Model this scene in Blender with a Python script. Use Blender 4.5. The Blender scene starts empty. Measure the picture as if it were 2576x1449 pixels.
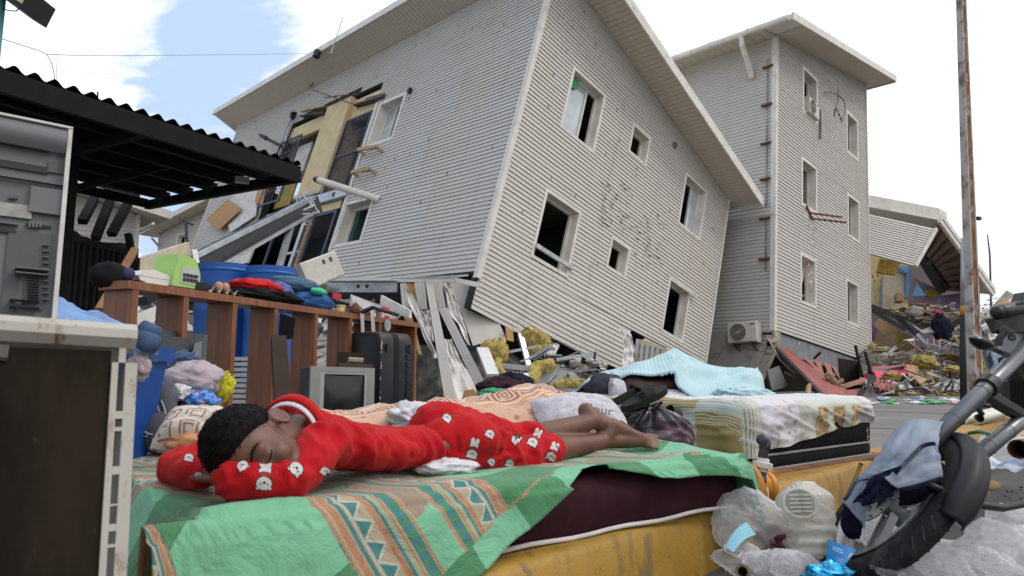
import bpy,math,random
import numpy as np
from mathutils import Vector,Matrix,noise
from mathutils.bvhtree import BVHTree
PI=math.pi
random.seed(7)
SC=bpy.context.scene
COL=SC.collection
# ------------------------------------------------------------------ camera
FPX,CX,CY,HOR,EYE=1717.0,1288.0,724.5,945.0,0.65
TILT=math.atan((HOR-CY)/FPX)
cam_d=bpy.data.cameras.new('camera')
cam_d.sensor_width=36.0
cam_d.lens=36.0*FPX/2576.0
cam_d.clip_start=0.05
cam_d.clip_end=2000
cam_d.dof.use_dof=True
cam_d.dof.focus_distance=4.2
cam_d.dof.aperture_fstop=7.0
cam=bpy.data.objects.new('camera',cam_d)
COL.objects.link(cam)
cam.location=(0,0,EYE)
cam.rotation_euler=(PI/2+TILT,0,0)
SC.camera=cam
# ------------------------------------------------------------------ light
SUN_AZ=math.radians(96)
SUN_EL=math.radians(48)
world=bpy.data.worlds.new('World')
SC.world=world
world.use_nodes=True
SKY_STRENGTH=0.13
SUN_STRENGTH=1.5
SC.view_settings.view_transform='Standard'
SC.view_settings.look='None'
SC.view_settings.gamma=1.0
SC.view_settings.use_curve_mapping=False
SC.view_settings.exposure=-0.35
def build_world():
 nt=world.node_tree
 nt.nodes.clear()
 N=nt.nodes.new
 out=N('ShaderNodeOutputWorld')
 bg=N('ShaderNodeBackground')
 sky=N('ShaderNodeTexSky')
 sky.sky_type='NISHITA'
 sky.sun_disc=False
 sky.sun_elevation=SUN_EL
 sky.sun_rotation=SUN_AZ
 sky.air_density=1.0
 sky.dust_density=1.2
 sky.ozone_density=1.3
 tc=N('ShaderNodeTexCoord')
 sep=N('ShaderNodeSeparateXYZ')
 nt.links.new(tc.outputs['Generated'],sep.inputs[0])
 def math_(op,a,b=None,clamp=False):
  m=N('ShaderNodeMath');m.operation=op;m.use_clamp=clamp
  for i,x in enumerate((a,b)):
   if x is None:continue
   if isinstance(x,(int,float)):m.inputs[i].default_value=x
   else:nt.links.new(x,m.inputs[i])
  return m.outputs[0]
 # project the direction on a cloud deck so clouds flatten towards the horizon
 den=math_('ADD',math_('MAXIMUM',sep.outputs[2],0.0),0.16)
 u=math_('DIVIDE',sep.outputs[0],den)
 v=math_('DIVIDE',sep.outputs[1],den)
 cmb=N('ShaderNodeCombineXYZ')
 nt.links.new(u,cmb.inputs[0]);nt.links.new(v,cmb.inputs[1])
 n1=N('ShaderNodeTexNoise');n1.inputs['Scale'].default_value=1.7
 n1.inputs['Detail'].default_value=7;n1.inputs['Roughness'].default_value=0.56
 n1.inputs['Distortion'].default_value=0.25
 mp=N('ShaderNodeMapping');mp.inputs['Location'].default_value=(3.3,1.45,0.4)
 mp.inputs['Scale'].default_value=(0.75,1.1,1)
 nt.links.new(cmb.outputs[0],mp.inputs[0]);nt.links.new(mp.outputs[0],n1.inputs[0])
 # cloud cover thickens to the right of the view and all round behind it
 ang=math_('DIVIDE',sep.outputs[0],math_('ADD',math_('ABSOLUTE',sep.outputs[1]),0.02))
 cover=N('ShaderNodeMapRange');cover.interpolation_type='SMOOTHSTEP'
 cover.inputs['From Min'].default_value=-0.50;cover.inputs['From Max'].default_value=0.05
 cover.inputs['To Min'].default_value=0.0;cover.inputs['To Max'].default_value=0.42
 nt.links.new(ang,cover.inputs[0])
 s=math_('ADD',n1.outputs[0],cover.outputs[0])
 mask=N('ShaderNodeMapRange');mask.interpolation_type='SMOOTHSTEP'
 mask.inputs['From Min'].default_value=0.48;mask.inputs['From Max'].default_value=0.565
 nt.links.new(s,mask.inputs[0])
 n2=N('ShaderNodeTexNoise');n2.inputs['Scale'].default_value=2.6;n2.inputs['Detail'].default_value=5
 nt.links.new(mp.outputs[0],n2.inputs[0])
 cc=N('ShaderNodeMapRange')
 cc.inputs['From Min'].default_value=0.3;cc.inputs['From Max'].default_value=0.7
 cc.inputs['To Min'].default_value=10.5;cc.inputs['To Max'].default_value=12.0
 nt.links.new(n2.outputs[0],cc.inputs[0])
 ccol=N('ShaderNodeMix');ccol.data_type='RGBA';ccol.blend_type='MULTIPLY'
 ccol.inputs[0].default_value=1.0
 ccol.inputs[6].default_value=(1.0,1.0,1.02,1)
 el=math_('MULTIPLY_ADD',math_('MAXIMUM',sep.outputs[2],0.0),0.75);el.node.inputs[2].default_value=0.82
 nt.links.new(math_('MULTIPLY',cc.outputs[0],el),ccol.inputs[7])
 # thin veil so the blue stays pale as in the photograph
 veil=N('ShaderNodeMix');veil.data_type='RGBA'
 veil.inputs[0].default_value=0.85
 veil.inputs[7].default_value=(6.3,8.2,10.8,1)
 nt.links.new(sky.outputs[0],veil.inputs[6])
 mix=N('ShaderNodeMix');mix.data_type='RGBA'
 nt.links.new(mask.outputs[0],mix.inputs[0])
 nt.links.new(veil.outputs[2],mix.inputs[6])
 nt.links.new(ccol.outputs[2],mix.inputs[7])
 nt.links.new(mix.outputs[2],bg.inputs[0])
 bg.inputs[1].default_value=SKY_STRENGTH
 nt.links.new(bg.outputs[0],out.inputs[0])
build_world()
sun_d=bpy.data.lights.new('sun','SUN')
sun_d.energy=SUN_STRENGTH
sun_d.angle=math.radians(14)
sun_d.color=(1.0,0.945,0.86)
sun=bpy.data.objects.new('sun',sun_d)
COL.objects.link(sun)
_sd=Vector((math.sin(SUN_AZ)*math.cos(SUN_EL),math.cos(SUN_AZ)*math.cos(SUN_EL),math.sin(SUN_EL)))
sun.rotation_euler=(-_sd).to_track_quat('-Z','Y').to_euler()
# ------------------------------------------------------------------ measuring helpers
def ray(px,py):
 u=(px-CX)/FPX;v=(CY-py)/FPX
 return Vector((u,math.cos(TILT)-v*math.sin(TILT),math.sin(TILT)+v*math.cos(TILT)))
def P(px,py,d):
 r=ray(px,py)
 return Vector((0,0,EYE))+r*(d/r.y)
def Z(px,py,z):
 r=ray(px,py)
 return Vector((0,0,EYE))+r*((z-EYE)/r.z)
def on_plane(px,py,o,n):
 r=ray(px,py);c=Vector((0,0,EYE))
 return c+r*((o-c).dot(n)/r.dot(n))
def V(*a):return Vector(a)
def lerp(a,b,t):return a+(b-a)*t
def smooth(a,b,x):
 t=min(1,max(0,(x-a)/(b-a)))if a!=b else float(x>a)
 return t*t*(3-2*t)
def nz(p,s=1.0,o=0.0):return noise.noise(Vector((p[0]*s+o,p[1]*s-o*1.7,p[2]*s+o*.3)))
def fbm(p,s=1.0,o=0.0,k=3):
 a,r=1.0,0.0
 for i in range(k):
  r+=a*nz(p,s*2**i,o+11.3*i);a*=.5
 return r
# ------------------------------------------------------------------ materials
def lin(h):
 h=h.lstrip('#');o=[]
 for i in(0,2,4):
  c=int(h[i:i+2],16)/255
  o.append(c/12.92 if c<=.04045 else((c+.055)/1.055)**2.4)
 return tuple(o)
def C3(c):return lin(c)if isinstance(c,str)else tuple(c)
class E:
 """tiny expression wrapper round math nodes"""
 nt=None
 def __init__(s,k):s.k=k
 @staticmethod
 def op(o,*a,clamp=False):
  m=E.nt.nodes.new('ShaderNodeMath');m.operation=o;m.use_clamp=clamp
  for i,x in enumerate(a):
   if isinstance(x,E):x=x.k
   if isinstance(x,(int,float)):m.inputs[i].default_value=x
   else:E.nt.links.new(x,m.inputs[i])
  return E(m.outputs[0])
 def __add__(s,o):return E.op('ADD',s,o)
 __radd__=__add__
 def __sub__(s,o):return E.op('SUBTRACT',s,o)
 def __rsub__(s,o):return E.op('SUBTRACT',o,s)
 def __mul__(s,o):return E.op('MULTIPLY',s,o)
 __rmul__=__mul__
 def __truediv__(s,o):return E.op('DIVIDE',s,o)
 def __lt__(s,o):return E.op('LESS_THAN',s,o)
 def __gt__(s,o):return E.op('GREATER_THAN',s,o)
 def fract(s):return E.op('FRACT',s)
 def floor(s):return E.op('FLOOR',s)
 def abs(s):return E.op('ABSOLUTE',s)
 def sin(s):return E.op('SINE',s)
 def mod(s,m):return E.op('FLOORED_MODULO',s,m)
 def max(s,o):return E.op('MAXIMUM',s,o)
 def min(s,o):return E.op('MINIMUM',s,o)
 def within(s,a,b):return(s>a)*(s<b)
def ecol(c):return C3(c)+(1,)
def emix(f,a,b):
 m=E.nt.nodes.new('ShaderNodeMix');m.data_type='RGBA';m.clamp_factor=True
 f=f.k if isinstance(f,E)else f
 if isinstance(f,(int,float)):m.inputs[0].default_value=f
 else:E.nt.links.new(f,m.inputs[0])
 for i,x in((6,a),(7,b)):
  if isinstance(x,(tuple,str)):m.inputs[i].default_value=ecol(x)
  else:E.nt.links.new(x,m.inputs[i])
 return m.outputs[2]
def enoise(scale,detail=4,rough=.55,co=None,dist=0.0,stretch=None):
 t=E.nt.nodes.new('ShaderNodeTexNoise')
 t.inputs['Scale'].default_value=scale;t.inputs['Detail'].default_value=detail
 t.inputs['Roughness'].default_value=rough;t.inputs['Distortion'].default_value=dist
 if co is None:co=ecoord('Object')
 if stretch:
  mp=E.nt.nodes.new('ShaderNodeMapping');mp.inputs['Scale'].default_value=stretch
  E.nt.links.new(co,mp.inputs[0]);co=mp.outputs[0]
 E.nt.links.new(co,t.inputs[0])
 return E(t.outputs[0])
def ecoord(k='Object'):
 t=E.nt.nodes.new('ShaderNodeTexCoord');return t.outputs[k]
def exyz(co):
 s=E.nt.nodes.new('ShaderNodeSeparateXYZ');E.nt.links.new(co,s.inputs[0])
 return E(s.outputs[0]),E(s.outputs[1]),E(s.outputs[2])
def ramp01(e,a,b):
 m=E.nt.nodes.new('ShaderNodeMapRange');m.interpolation_type='SMOOTHSTEP'
 m.inputs['From Min'].default_value=a;m.inputs['From Max'].default_value=b
 E.nt.links.new(e.k,m.inputs[0]);return E(m.outputs[0])
def newmat(name):
 m=bpy.data.materials.new(name);m.use_nodes=True
 E.nt=m.node_tree
 return m,m.node_tree.nodes['Principled BSDF']
MC={}
def mat(name,col,rough=.65,metal=0.0,var=.12,scale=9.0,bump=0.0,bscale=60.0,dirt=None,spec=.4,
  sheen=0.0,rnd=0.0,stretch=None,coat=0.0,alpha=None):
 """plain surface: base colour with noise variation, optional dirt = (colour, amount, scale, threshold)"""
 if name in MC:return MC[name]
 m,b=newmat(name);c=C3(col)
 n=enoise(scale,5,stretch=stretch)
 lo=tuple(max(0,x*(1-var))for x in c);hi=tuple(min(.95,x*(1+var))for x in c)
 cs=emix(ramp01(n,.3,.7),lo,hi)
 if rnd:
  oi=m.node_tree.nodes.new('ShaderNodeObjectInfo')
  r=E(oi.outputs['Random'])
  cs=emix(r*rnd,cs,tuple(x*.55 for x in c))
 if dirt:
  dc,am,ds,th=dirt
  dn=enoise(ds,6,.62)
  cs=emix(ramp01(dn,th,th+.18)*am,cs,C3(dc))
 m.node_tree.links.new(cs,b.inputs['Base Color'])
 b.inputs['Roughness'].default_value=rough
 b.inputs['Metallic'].default_value=metal
 b.inputs['Specular IOR Level'].default_value=spec if max(c)>.06 or metal or spec!=.4 or rough<.5 else .14
 if sheen:b.inputs['Sheen Weight'].default_value=sheen;b.inputs['Sheen Roughness'].default_value=.5
 if coat:b.inputs['Coat Weight'].default_value=coat
 if alpha is not None:b.inputs['Alpha'].default_value=alpha
 if bump:
  bn=enoise(bscale,3)
  bp=m.node_tree.nodes.new('ShaderNodeBump');bp.inputs['Strength'].default_value=bump
  bp.inputs['Distance'].default_value=.01
  m.node_tree.links.new(bn.k,bp.inputs['Height']);m.node_tree.links.new(bp.outputs[0],b.inputs['Normal'])
 MC[name]=m
 return m
def set_bump(m,b,e,strength=.3,dist=.01):
 bp=m.node_tree.nodes.new('ShaderNodeBump');bp.inputs['Strength'].default_value=strength
 bp.inputs['Distance'].default_value=dist
 m.node_tree.links.new(e.k,bp.inputs['Height']);m.node_tree.links.new(bp.outputs[0],b.inputs['Normal'])
# ------------------------------------------------------------------ mesh helpers
def wm(o):
 if o.parent:return wm(o.parent)@ o.matrix_parent_inverse @ o.matrix_basis
 return o.matrix_basis.copy()
class MB:
 def __init__(s):s.v=[];s.f=[];s.uv=None;s.mi=[]
 def add(s,vs,fs,mi=0):
  n=len(s.v);s.v+=[Vector(x)for x in vs]
  s.f+=[tuple(i+n for i in f)for f in fs];s.mi+=[mi]*len(fs);return s
 def obox(s,o,ax,ay,az,mi=0):
  o,ax,ay,az=Vector(o),Vector(ax),Vector(ay),Vector(az)
  vs=[o+ax*i+ay*j+az*k for k in(0,1)for j in(0,1)for i in(0,1)]
  fs=[(0,2,3,1),(4,5,7,6),(0,1,5,4),(2,6,7,3),(0,4,6,2),(1,3,7,5)]
  if ax.cross(ay).dot(az)<0:fs=[f[::-1]for f in fs]
  return s.add(vs,fs,mi)
 def cbox(s,c,ax,ay,az,mi=0):
  c,ax,ay,az=Vector(c),Vector(ax),Vector(ay),Vector(az)
  return s.obox(c-(ax+ay+az)/2,ax,ay,az,mi)
 def box(s,c,size,mi=0):
  return s.cbox(c,(size[0],0,0),(0,size[1],0),(0,0,size[2]),mi)
 def bar(s,a,b,w,h,up=(0,0,1),mi=0):
  a,b=Vector(a),Vector(b);d=(b-a);t=d.normalized();u=Vector(up)
  x=t.cross(u)
  if x.length<1e-4:x=t.orthogonal()
  x.normalize();z=x.cross(t)
  return s.obox(a-x*w/2-z*h/2,d,x*w,z*h,mi)
 def bbar(s,a,b,w,h,bev,up=(0,0,1),mi=0):
  """bar with chamfered long edges"""
  a,b=Vector(a),Vector(b);t=(b-a).normalized();x=t.cross(Vector(up))
  if x.length<1e-4:x=t.orthogonal()
  x.normalize();z=x.cross(t);w /= 2;h /= 2
  pr=[(-w+bev,-h),(w-bev,-h),(w,-h+bev),(w,h-bev),(w-bev,h),(-w+bev,h),(-w,h-bev),(-w,-h+bev)]
  return s.prism([a+x*p+z*q for p,q in pr],b-a,mi)
 def prism(s,poly,d,mi=0):
  n=len(poly);d=Vector(d);vs=[Vector(p)for p in poly]+[Vector(p)+d for p in poly]
  fs=[tuple(range(n))[::-1],tuple(range(n,2*n))]+[(i,(i+1)%n,n+(i+1)%n,n+i)for i in range(n)]
  nn=Vector()
  for i in range(n):nn+=Vector(poly[i]).cross(Vector(poly[(i+1)%n]))
  if nn.dot(d)<0:fs=[f[::-1]for f in fs]
  return s.add(vs,fs,mi)
 def tube(s,pts,r,n=8,caps=True,mi=0,flat=None):
  pts=[Vector(p)for p in pts];k=len(pts)
  rs=[r]*k if isinstance(r,(int,float))else list(r)
  base=len(s.v);prev=None
  for i in range(k):
   t=(pts[min(i+1,k-1)]-pts[max(i-1,0)])
   t=t.normalized()if t.length>1e-9 else Vector((0,0,1))
   if prev is None:x=t.orthogonal().normalized()
   else:
    x=prev-t*prev.dot(t);x=x.normalized()if x.length>1e-6 else t.orthogonal().normalized()
   prev=x;y=t.cross(x)
   for j in range(n):
    q=2*PI*j/n
    s.v.append(pts[i]+(x*math.cos(q)+y*math.sin(q))*rs[i])
  for i in range(k-1):
   for j in range(n):
    a=base+i*n+j;b=base+i*n+(j+1)%n
    s.f.append((a,b,b+n,a+n));s.mi.append(mi)
  if caps:
   s.f.append(tuple(base+j for j in range(n))[::-1]);s.mi.append(mi)
   s.f.append(tuple(base+(k-1)*n+j for j in range(n)));s.mi.append(mi)
  return s
 def lathe(s,o,axis,prof,n=24,mi=0,arc=None):
  """prof: list of (radius, height along axis)"""
  o,t=Vector(o),Vector(axis).normalized();x=t.orthogonal().normalized();y=t.cross(x)
  base=len(s.v);k=len(prof)
  for r,h in prof:
   for j in range(n):
    q=2*PI*j/n
    s.v.append(o+t*h+(x*math.cos(q)+y*math.sin(q))*r)
  for i in range(k-1):
   for j in range(n):
    a=base+i*n+j;b=base+i*n+(j+1)%n
    s.f.append((a,b,b+n,a+n));s.mi.append(mi)
  return s
 def grid(s,fn,nu,nv,mi=0,uv=None):
  base=len(s.v)
  for i in range(nu+1):
   for j in range(nv+1):
    s.v.append(Vector(fn(i/nu,j/nv)))
  for i in range(nu):
   for j in range(nv):
    a=base+i*(nv+1)+j
    s.f.append((a,a+nv+1,a+nv+2,a+1));s.mi.append(mi)
  if uv:
   s.uv=s.uv or{}
   for i in range(nu+1):
    for j in range(nv+1):s.uv[base+i*(nv+1)+j]=uv(i/nu,j/nv)
  return s
 def ball(s,c,r,nu=10,nv=7,mi=0,fn=None):
  """ellipsoid; r scalar, 3-vector or list of three axis vectors"""
  c=Vector(c)
  if isinstance(r,(int,float)):r=(Vector((r,0,0)),Vector((0,r,0)),Vector((0,0,r)))
  elif isinstance(r[0],(int,float)):r=(Vector((r[0],0,0)),Vector((0,r[1],0)),Vector((0,0,r[2])))
  base=len(s.v)
  def pt(a,b):
   d=Vector((math.sin(b)*math.cos(a),math.sin(b)*math.sin(a),math.cos(b)))
   k=1+(fn(d)if fn else 0)
   return c+(r[0]*d.x+r[1]*d.y+r[2]*d.z)*k
  s.v.append(pt(0,0))
  for j in range(1,nv):
   for i in range(nu):s.v.append(pt(2*PI*i/nu,PI*j/nv))
  s.v.append(pt(0,PI));e=len(s.v)-1
  flip=r[0].cross(r[1]).dot(r[2])<0
  def F(*q):s.f.append(q[::-1]if flip else q);s.mi.append(mi)
  for i in range(nu):
   k=(i+1)%nu
   F(base,base+1+i,base+1+k)
   for j in range(nv-2):
    a=base+1+j*nu
    F(a+i,a+nu+i,a+nu+k,a+k)
   a=base+1+(nv-2)*nu
   F(a+i,e,a+k)
  return s
 def mesh(s,name,mats,smooth=False,off=None):
  me=bpy.data.meshes.new(name)
  o=off or Vector()
  me.from_pydata([tuple(v-o)for v in s.v],[],s.f)
  for m in(mats if isinstance(mats,(list,tuple))else[mats]):me.materials.append(m)
  if isinstance(mats,(list,tuple))and len(mats)>1:me.polygons.foreach_set('material_index',s.mi)
  if smooth:me.polygons.foreach_set('use_smooth',[True]*len(me.polygons))
  if s.uv:
   l=me.uv_layers.new(name='UVMap')
   idx=np.empty(len(me.loops),dtype=np.int32);me.loops.foreach_get('vertex_index',idx)
   arr=np.array([s.uv.get(i,(0,0))for i in range(len(s.v))],dtype=np.float32)
   l.data.foreach_set('uv',arr[idx].ravel())
  me.validate();me.update()
  return me
 def build(s,name,mats,parent=None,smooth=False,local=False,sharp=None):
  """one mesh object whose origin sits at the base of its shape"""
  lo=[min(v[i]for v in s.v)for i in range(3)];hi=[max(v[i]for v in s.v)for i in range(3)]
  off=Vector(((lo[0]+hi[0])/2,(lo[1]+hi[1])/2,lo[2]))
  me=s.mesh(name,mats,smooth,off)
  o=bpy.data.objects.new(name,me);COL.objects.link(o)
  if parent:
   o.parent=parent
   if not local:o.matrix_parent_inverse=wm(parent).inverted()
  o.location=off
  if sharp is not None:
   try:me.set_sharp_from_angle(angle=math.radians(sharp))
   except Exception:pass
  return o
def tag(o,label=None,cat=None,group=None,kind=None):
 if label:o['label']=label
 if cat:o['category']=cat
 if group:o['group']=group
 if kind:o['kind']=kind
 return o
def thing(name,label,cat,loc=(0,0,0),group=None,M=None):
 o=bpy.data.objects.new(name,None);COL.objects.link(o)
 o.empty_display_size=.1
 if M is not None:o.matrix_basis=M
 else:o.location=loc
 return tag(o,label,cat,group)
def inst(me,name,parent,loc,M=None):
 """another object on shared mesh data, in the parent's local frame"""
 o=bpy.data.objects.new(name,me);COL.objects.link(o);o.parent=parent
 if M is not None:o.matrix_basis=M
 else:o.location=loc
 return o
def frame(o,x,y,z):
 return Matrix(((x[0],y[0],z[0],o[0]),(x[1],y[1],z[1],o[1]),(x[2],y[2],z[2],o[2]),(0,0,0,1)))
def ortho(z,x):
 z=Vector(z).normalized();x=Vector(x);x=(x-z*x.dot(z)).normalized()
 return x,z.cross(x),z
def remeshed(mb,name,mats,voxel=.008,smooth_it=3,parent=None,disp=None):
 """fuse overlapping volumes into one continuous skin"""
 me=mb.mesh('tmp',mats)
 o=bpy.data.objects.new('tmp',me);COL.objects.link(o)
 r=o.modifiers.new('r','REMESH');r.mode='VOXEL';r.voxel_size=voxel;r.use_smooth_shade=True
 s=o.modifiers.new('s','SMOOTH');s.factor=.5;s.iterations=smooth_it
 dg=bpy.context.evaluated_depsgraph_get()
 me2=bpy.data.meshes.new_from_object(o.evaluated_get(dg))
 bpy.data.objects.remove(o);bpy.data.meshes.remove(me)
 n=len(me2.vertices);co=np.empty(n*3,np.float32);me2.vertices.foreach_get('co',co);co=co.reshape(-1,3)
 if disp:
  nr=np.empty(n*3,np.float32);me2.vertices.foreach_get('normal',nr);nr=nr.reshape(-1,3)
  d=np.array([disp(Vector(c),Vector(k))for c,k in zip(co.tolist(),nr.tolist())],np.float32)
  co=co+nr*d[:,None]
 off=np.array([(co[:,0].min()+co[:,0].max())/2,(co[:,1].min()+co[:,1].max())/2,co[:,2].min()])
 me2.vertices.foreach_set('co',(co-off).astype(np.float32).ravel());me2.name=name
 me2.materials.clear()
 for m in(mats if isinstance(mats,(list,tuple))else[mats]):me2.materials.append(m)
 me2.polygons.foreach_set('use_smooth',[True]*len(me2.polygons));me2.update()
 ob=bpy.data.objects.new(name,me2);COL.objects.link(ob)
 if parent:
  ob.parent=parent;ob.matrix_parent_inverse=wm(parent).inverted()
 ob.location=Vector(off.tolist())
 return ob
def bvh_of(o):
 M=wm(o);me=o.data
 return BVHTree.FromPolygons([M @ v.co for v in me.vertices],[tuple(p.vertices)for p in me.polygons])
def limb(mb,pts,rs,n=14,mi=0):
 """rounded tapered limb as overlapping tube and balls"""
 mb.tube(pts,rs,n,True,mi)
 for p,r in zip(pts,rs):mb.ball(p,r,12,8,mi)
 return mb
def text_mesh(s,size,name,m,M,parent=None,extrude=.0006,local=False):
 cu=bpy.data.curves.new('t','FONT');cu.body=s;cu.size=size;cu.extrude=extrude;cu.align_x='CENTER';cu.resolution_u=2
 o=bpy.data.objects.new('t',cu);COL.objects.link(o)
 dg=bpy.context.evaluated_depsgraph_get()
 me=bpy.data.meshes.new_from_object(o.evaluated_get(dg))
 bpy.data.objects.remove(o);bpy.data.curves.remove(cu)
 me.name=name;me.materials.clear();me.materials.append(m)
 ob=bpy.data.objects.new(name,me);COL.objects.link(ob)
 if parent:
  ob.parent=parent
  if not local:ob.matrix_parent_inverse=wm(parent).inverted()
 ob.matrix_basis=M
 return ob
# ================================================================== ground
U=Vector((.714,.70,0)).normalized()
W=Vector((-.70,.714,0)).normalized()
CURB_O=Vector((.79,2.55,0));CURB_D=(Vector((3.6,5.6,0))-Vector((.79,2.56,0))).normalized()
CURB_N=Vector((CURB_D.y,-CURB_D.x,0))
PAVE=.193
def mat_asphalt():
 m,b=newmat('asphalt')
 n=enoise(2.2,6,.6);g=enoise(160,2,.6)
 c=emix(ramp01(n,.3,.7),(.052,.049,.046),(.085,.08,.074))
 c=emix(ramp01(g,.5,.72)*.45,c,(.15,.14,.13))
 m.node_tree.links.new(c,b.inputs['Base Color']);b.inputs['Roughness'].default_value=.9
 set_bump(m,b,g,.6,.006);return m
def mat_pave():
 m,b=newmat('pavement_concrete')
 n=enoise(.9,6,.6);g=enoise(90,3,.6);st=enoise(5,5,.7)
 c=emix(ramp01(n,.3,.7),(.125,.118,.108),(.185,.175,.16))
 c=emix(ramp01(st,.55,.75)*.5,c,(.075,.07,.064))
 c=emix(ramp01(g,.55,.75)*.3,c,(.26,.245,.225))
 m.node_tree.links.new(c,b.inputs['Base Color']);b.inputs['Roughness'].default_value=.88
 set_bump(m,b,g,.35,.004);return m
M_ASPH,M_PAVE=mat_asphalt(),mat_pave()
far=240
mb=MB()
def gz(x,y):return 0
N_=30
mb.add([(-far,-30,0),(far,-30,0),(far,far*2,0),(-far,far*2,0)],[(0,1,2,3)])
tag(mb.build('road',M_ASPH),kind='structure')
# pavement slab: everything on the far side of the kerb
mb=MB()
a=CURB_O-CURB_D*6-CURB_N*.16;b=CURB_O+CURB_D*80-CURB_N*.16
mb.add([a+V(0,0,PAVE),b+V(0,0,PAVE),b-CURB_N*130+V(0,0,PAVE),a-CURB_N*130+V(0,0,PAVE)],[(0,1,2,3)])
tag(mb.build('pavement',M_PAVE),kind='structure')
def mat_curb():
 m,b=newmat('yellow_kerb_paint')
 n=enoise(3,6,.65);s=enoise(14,6,.7,stretch=(1,1,.3));g=enoise(120,3)
 c=emix(ramp01(n,.3,.7),(.27,.145,.012),(.35,.20,.022))
 c=emix(ramp01(s,.50,.66)*.75,c,(.12,.088,.04))
 c=emix(ramp01(enoise(26,5,.75),.60,.68)*.8,c,(.09,.075,.055))
 m.node_tree.links.new(c,b.inputs['Base Color']);b.inputs['Roughness'].default_value=.6
 set_bump(m,b,E.op('ADD',g,s),.35,.006);return m
M_CURB=mat_curb()
t0,n_seg=-3.2,0
for i,(a0,a1)in enumerate([(-3.4,-1.6),(-1.592,.262),(.275,1.9),(1.908,3.9),(3.908,6.0),(6.008,9.0),(9.008,14)]):
 mb=MB();w_,h_=.17,PAVE+.002
 nseg=14
 def cs(t):
  p=CURB_O+CURB_D*t
  j=fbm((t*3,i,0),1.3)*.004
  pr=[(-w_,0),(-w_,h_),(-.035,h_+.001),(-.016,h_-.006),(-.004,h_-.022),(.010+j,h_*.5),(.022,.0)]
  return[p+CURB_N*q+V(0,0,z+fbm((t*5,q*9,i),1.2)*.004*(z>.1))for q,z in pr]
 mb.grid(lambda u,v:cs(lerp(a0,a1,u))[min(6,int(v*6+.5))],nseg,6)
 mb.add(cs(a0),[(0,1,2,3,4,5,6)]);mb.add(cs(a1),[(6,5,4,3,2,1,0)])
 tag(mb.build('kerb',M_CURB,sharp=40),kind='structure')
# paving joints of the pavement (thin recessed dark lines read as shallow grooves)
M_JOINT=mat('joint_dirt',(.05,.046,.042),.95)
for k in range(7):
 a=CURB_O+CURB_D*(-2+k*3.1)-CURB_N*.2+V(0,0,PAVE+.002)
 mb=MB();mb.bar(a,a-CURB_N*26,.016,.003)
 tag(mb.build('pavement_joint',M_JOINT),kind='structure')
# ================================================================== buildings
def mat_siding(name,c,warm,rough=.55):
 m,b=newmat(name)
 n=enoise(.55,5,.6);s=enoise(2.2,6,.7,stretch=(1,1,.18));g=enoise(9,4)
 oi=m.node_tree.nodes.new('ShaderNodeObjectInfo');r=E(oi.outputs['Random'])
 cs=emix(ramp01(n,.3,.72),c,warm)
 cs=emix(r*.22,cs,tuple(x*.78 for x in warm))
 cs=emix(ramp01(s,.52,.78)*.40,cs,(.20,.165,.125))
 cs=emix(ramp01(g,.62,.74)*.18,cs,(.13,.11,.09))
 m.node_tree.links.new(cs,b.inputs['Base Color']);b.inputs['Roughness'].default_value=rough
 b.inputs['Specular IOR Level'].default_value=.35
 set_bump(m,b,enoise(3.5,2,stretch=(1,1,.4)),.12,.02)
 return m
M_SIDE=mat_siding('vinyl_siding',(.515,.505,.485),(.52,.48,.425))
M_SIDE2=mat_siding('vinyl_siding_far',(.47,.46,.445),(.465,.435,.39))
M_TRIM=mat('white_trim',(.62,.595,.54),.5,var=.08,scale=3,dirt=((.33,.27,.2),.45,5,.52))
M_SOFF=mat('cream_soffit',(.56,.50,.41),.55,var=.07,scale=2,dirt=((.3,.24,.17),.35,3,.52))
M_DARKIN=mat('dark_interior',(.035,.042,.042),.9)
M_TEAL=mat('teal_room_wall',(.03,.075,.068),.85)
M_GLASS=None
def mk_glass():
 m,b=newmat('window_glass')
 b.inputs['Base Color'].default_value=(.25,.3,.32,1);b.inputs['Roughness'].default_value=.06
 b.inputs['Metallic'].default_value=.0;b.inputs['Specular IOR Level'].default_value=1.0
 b.inputs['Coat Weight'].default_value=1.0;b.inputs['Coat Roughness'].default_value=.03
 n=enoise(1.7,3)
 m.node_tree.links.new(emix(ramp01(n,.35,.65),(.30,.37,.40),(.46,.54,.58)),b.inputs['Base Color'])
 return m
M_GLASS=mk_glass()
M_SILVER=mat('galvanised_steel',(.42,.44,.46),.38,.75,var=.18,scale=5,dirt=((.2,.2,.19),.5,7,.55))
M_RUST=mat('rust',(.17,.07,.03),.85,var=.35,scale=14)
M_CREAM=mat('cream_plaster',(.56,.44,.25),.75,var=.1,scale=3,dirt=((.3,.22,.12),.4,4,.55))
M_NAVY=mat('navy_door_steel',(.035,.042,.075),.5)
M_OSB=mat('chipboard',(.42,.24,.105),.8,var=.3,scale=45)
M_PAPER=mat('white_membrane',(.60,.575,.55),.8,var=.12,scale=6,bump=.3,bscale=20,dirt=((.3,.25,.21),.55,4,.52))
M_YEL=mat('glass_wool',(.36,.27,.085),.95,var=.35,scale=16,bump=1.0,bscale=55)
M_DKGREY=mat('dark_grey_metal',(.05,.052,.055),.55,.3)
M_BLACK=mat('black_plastic',(.012,.012,.013),.45)
M_CABLE=mat('cable_black',(.015,.015,.016),.6)
M_WOODLT=mat('pale_wood',(.36,.235,.135),.75,var=.25,scale=4,stretch=(1,1,6))
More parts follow.
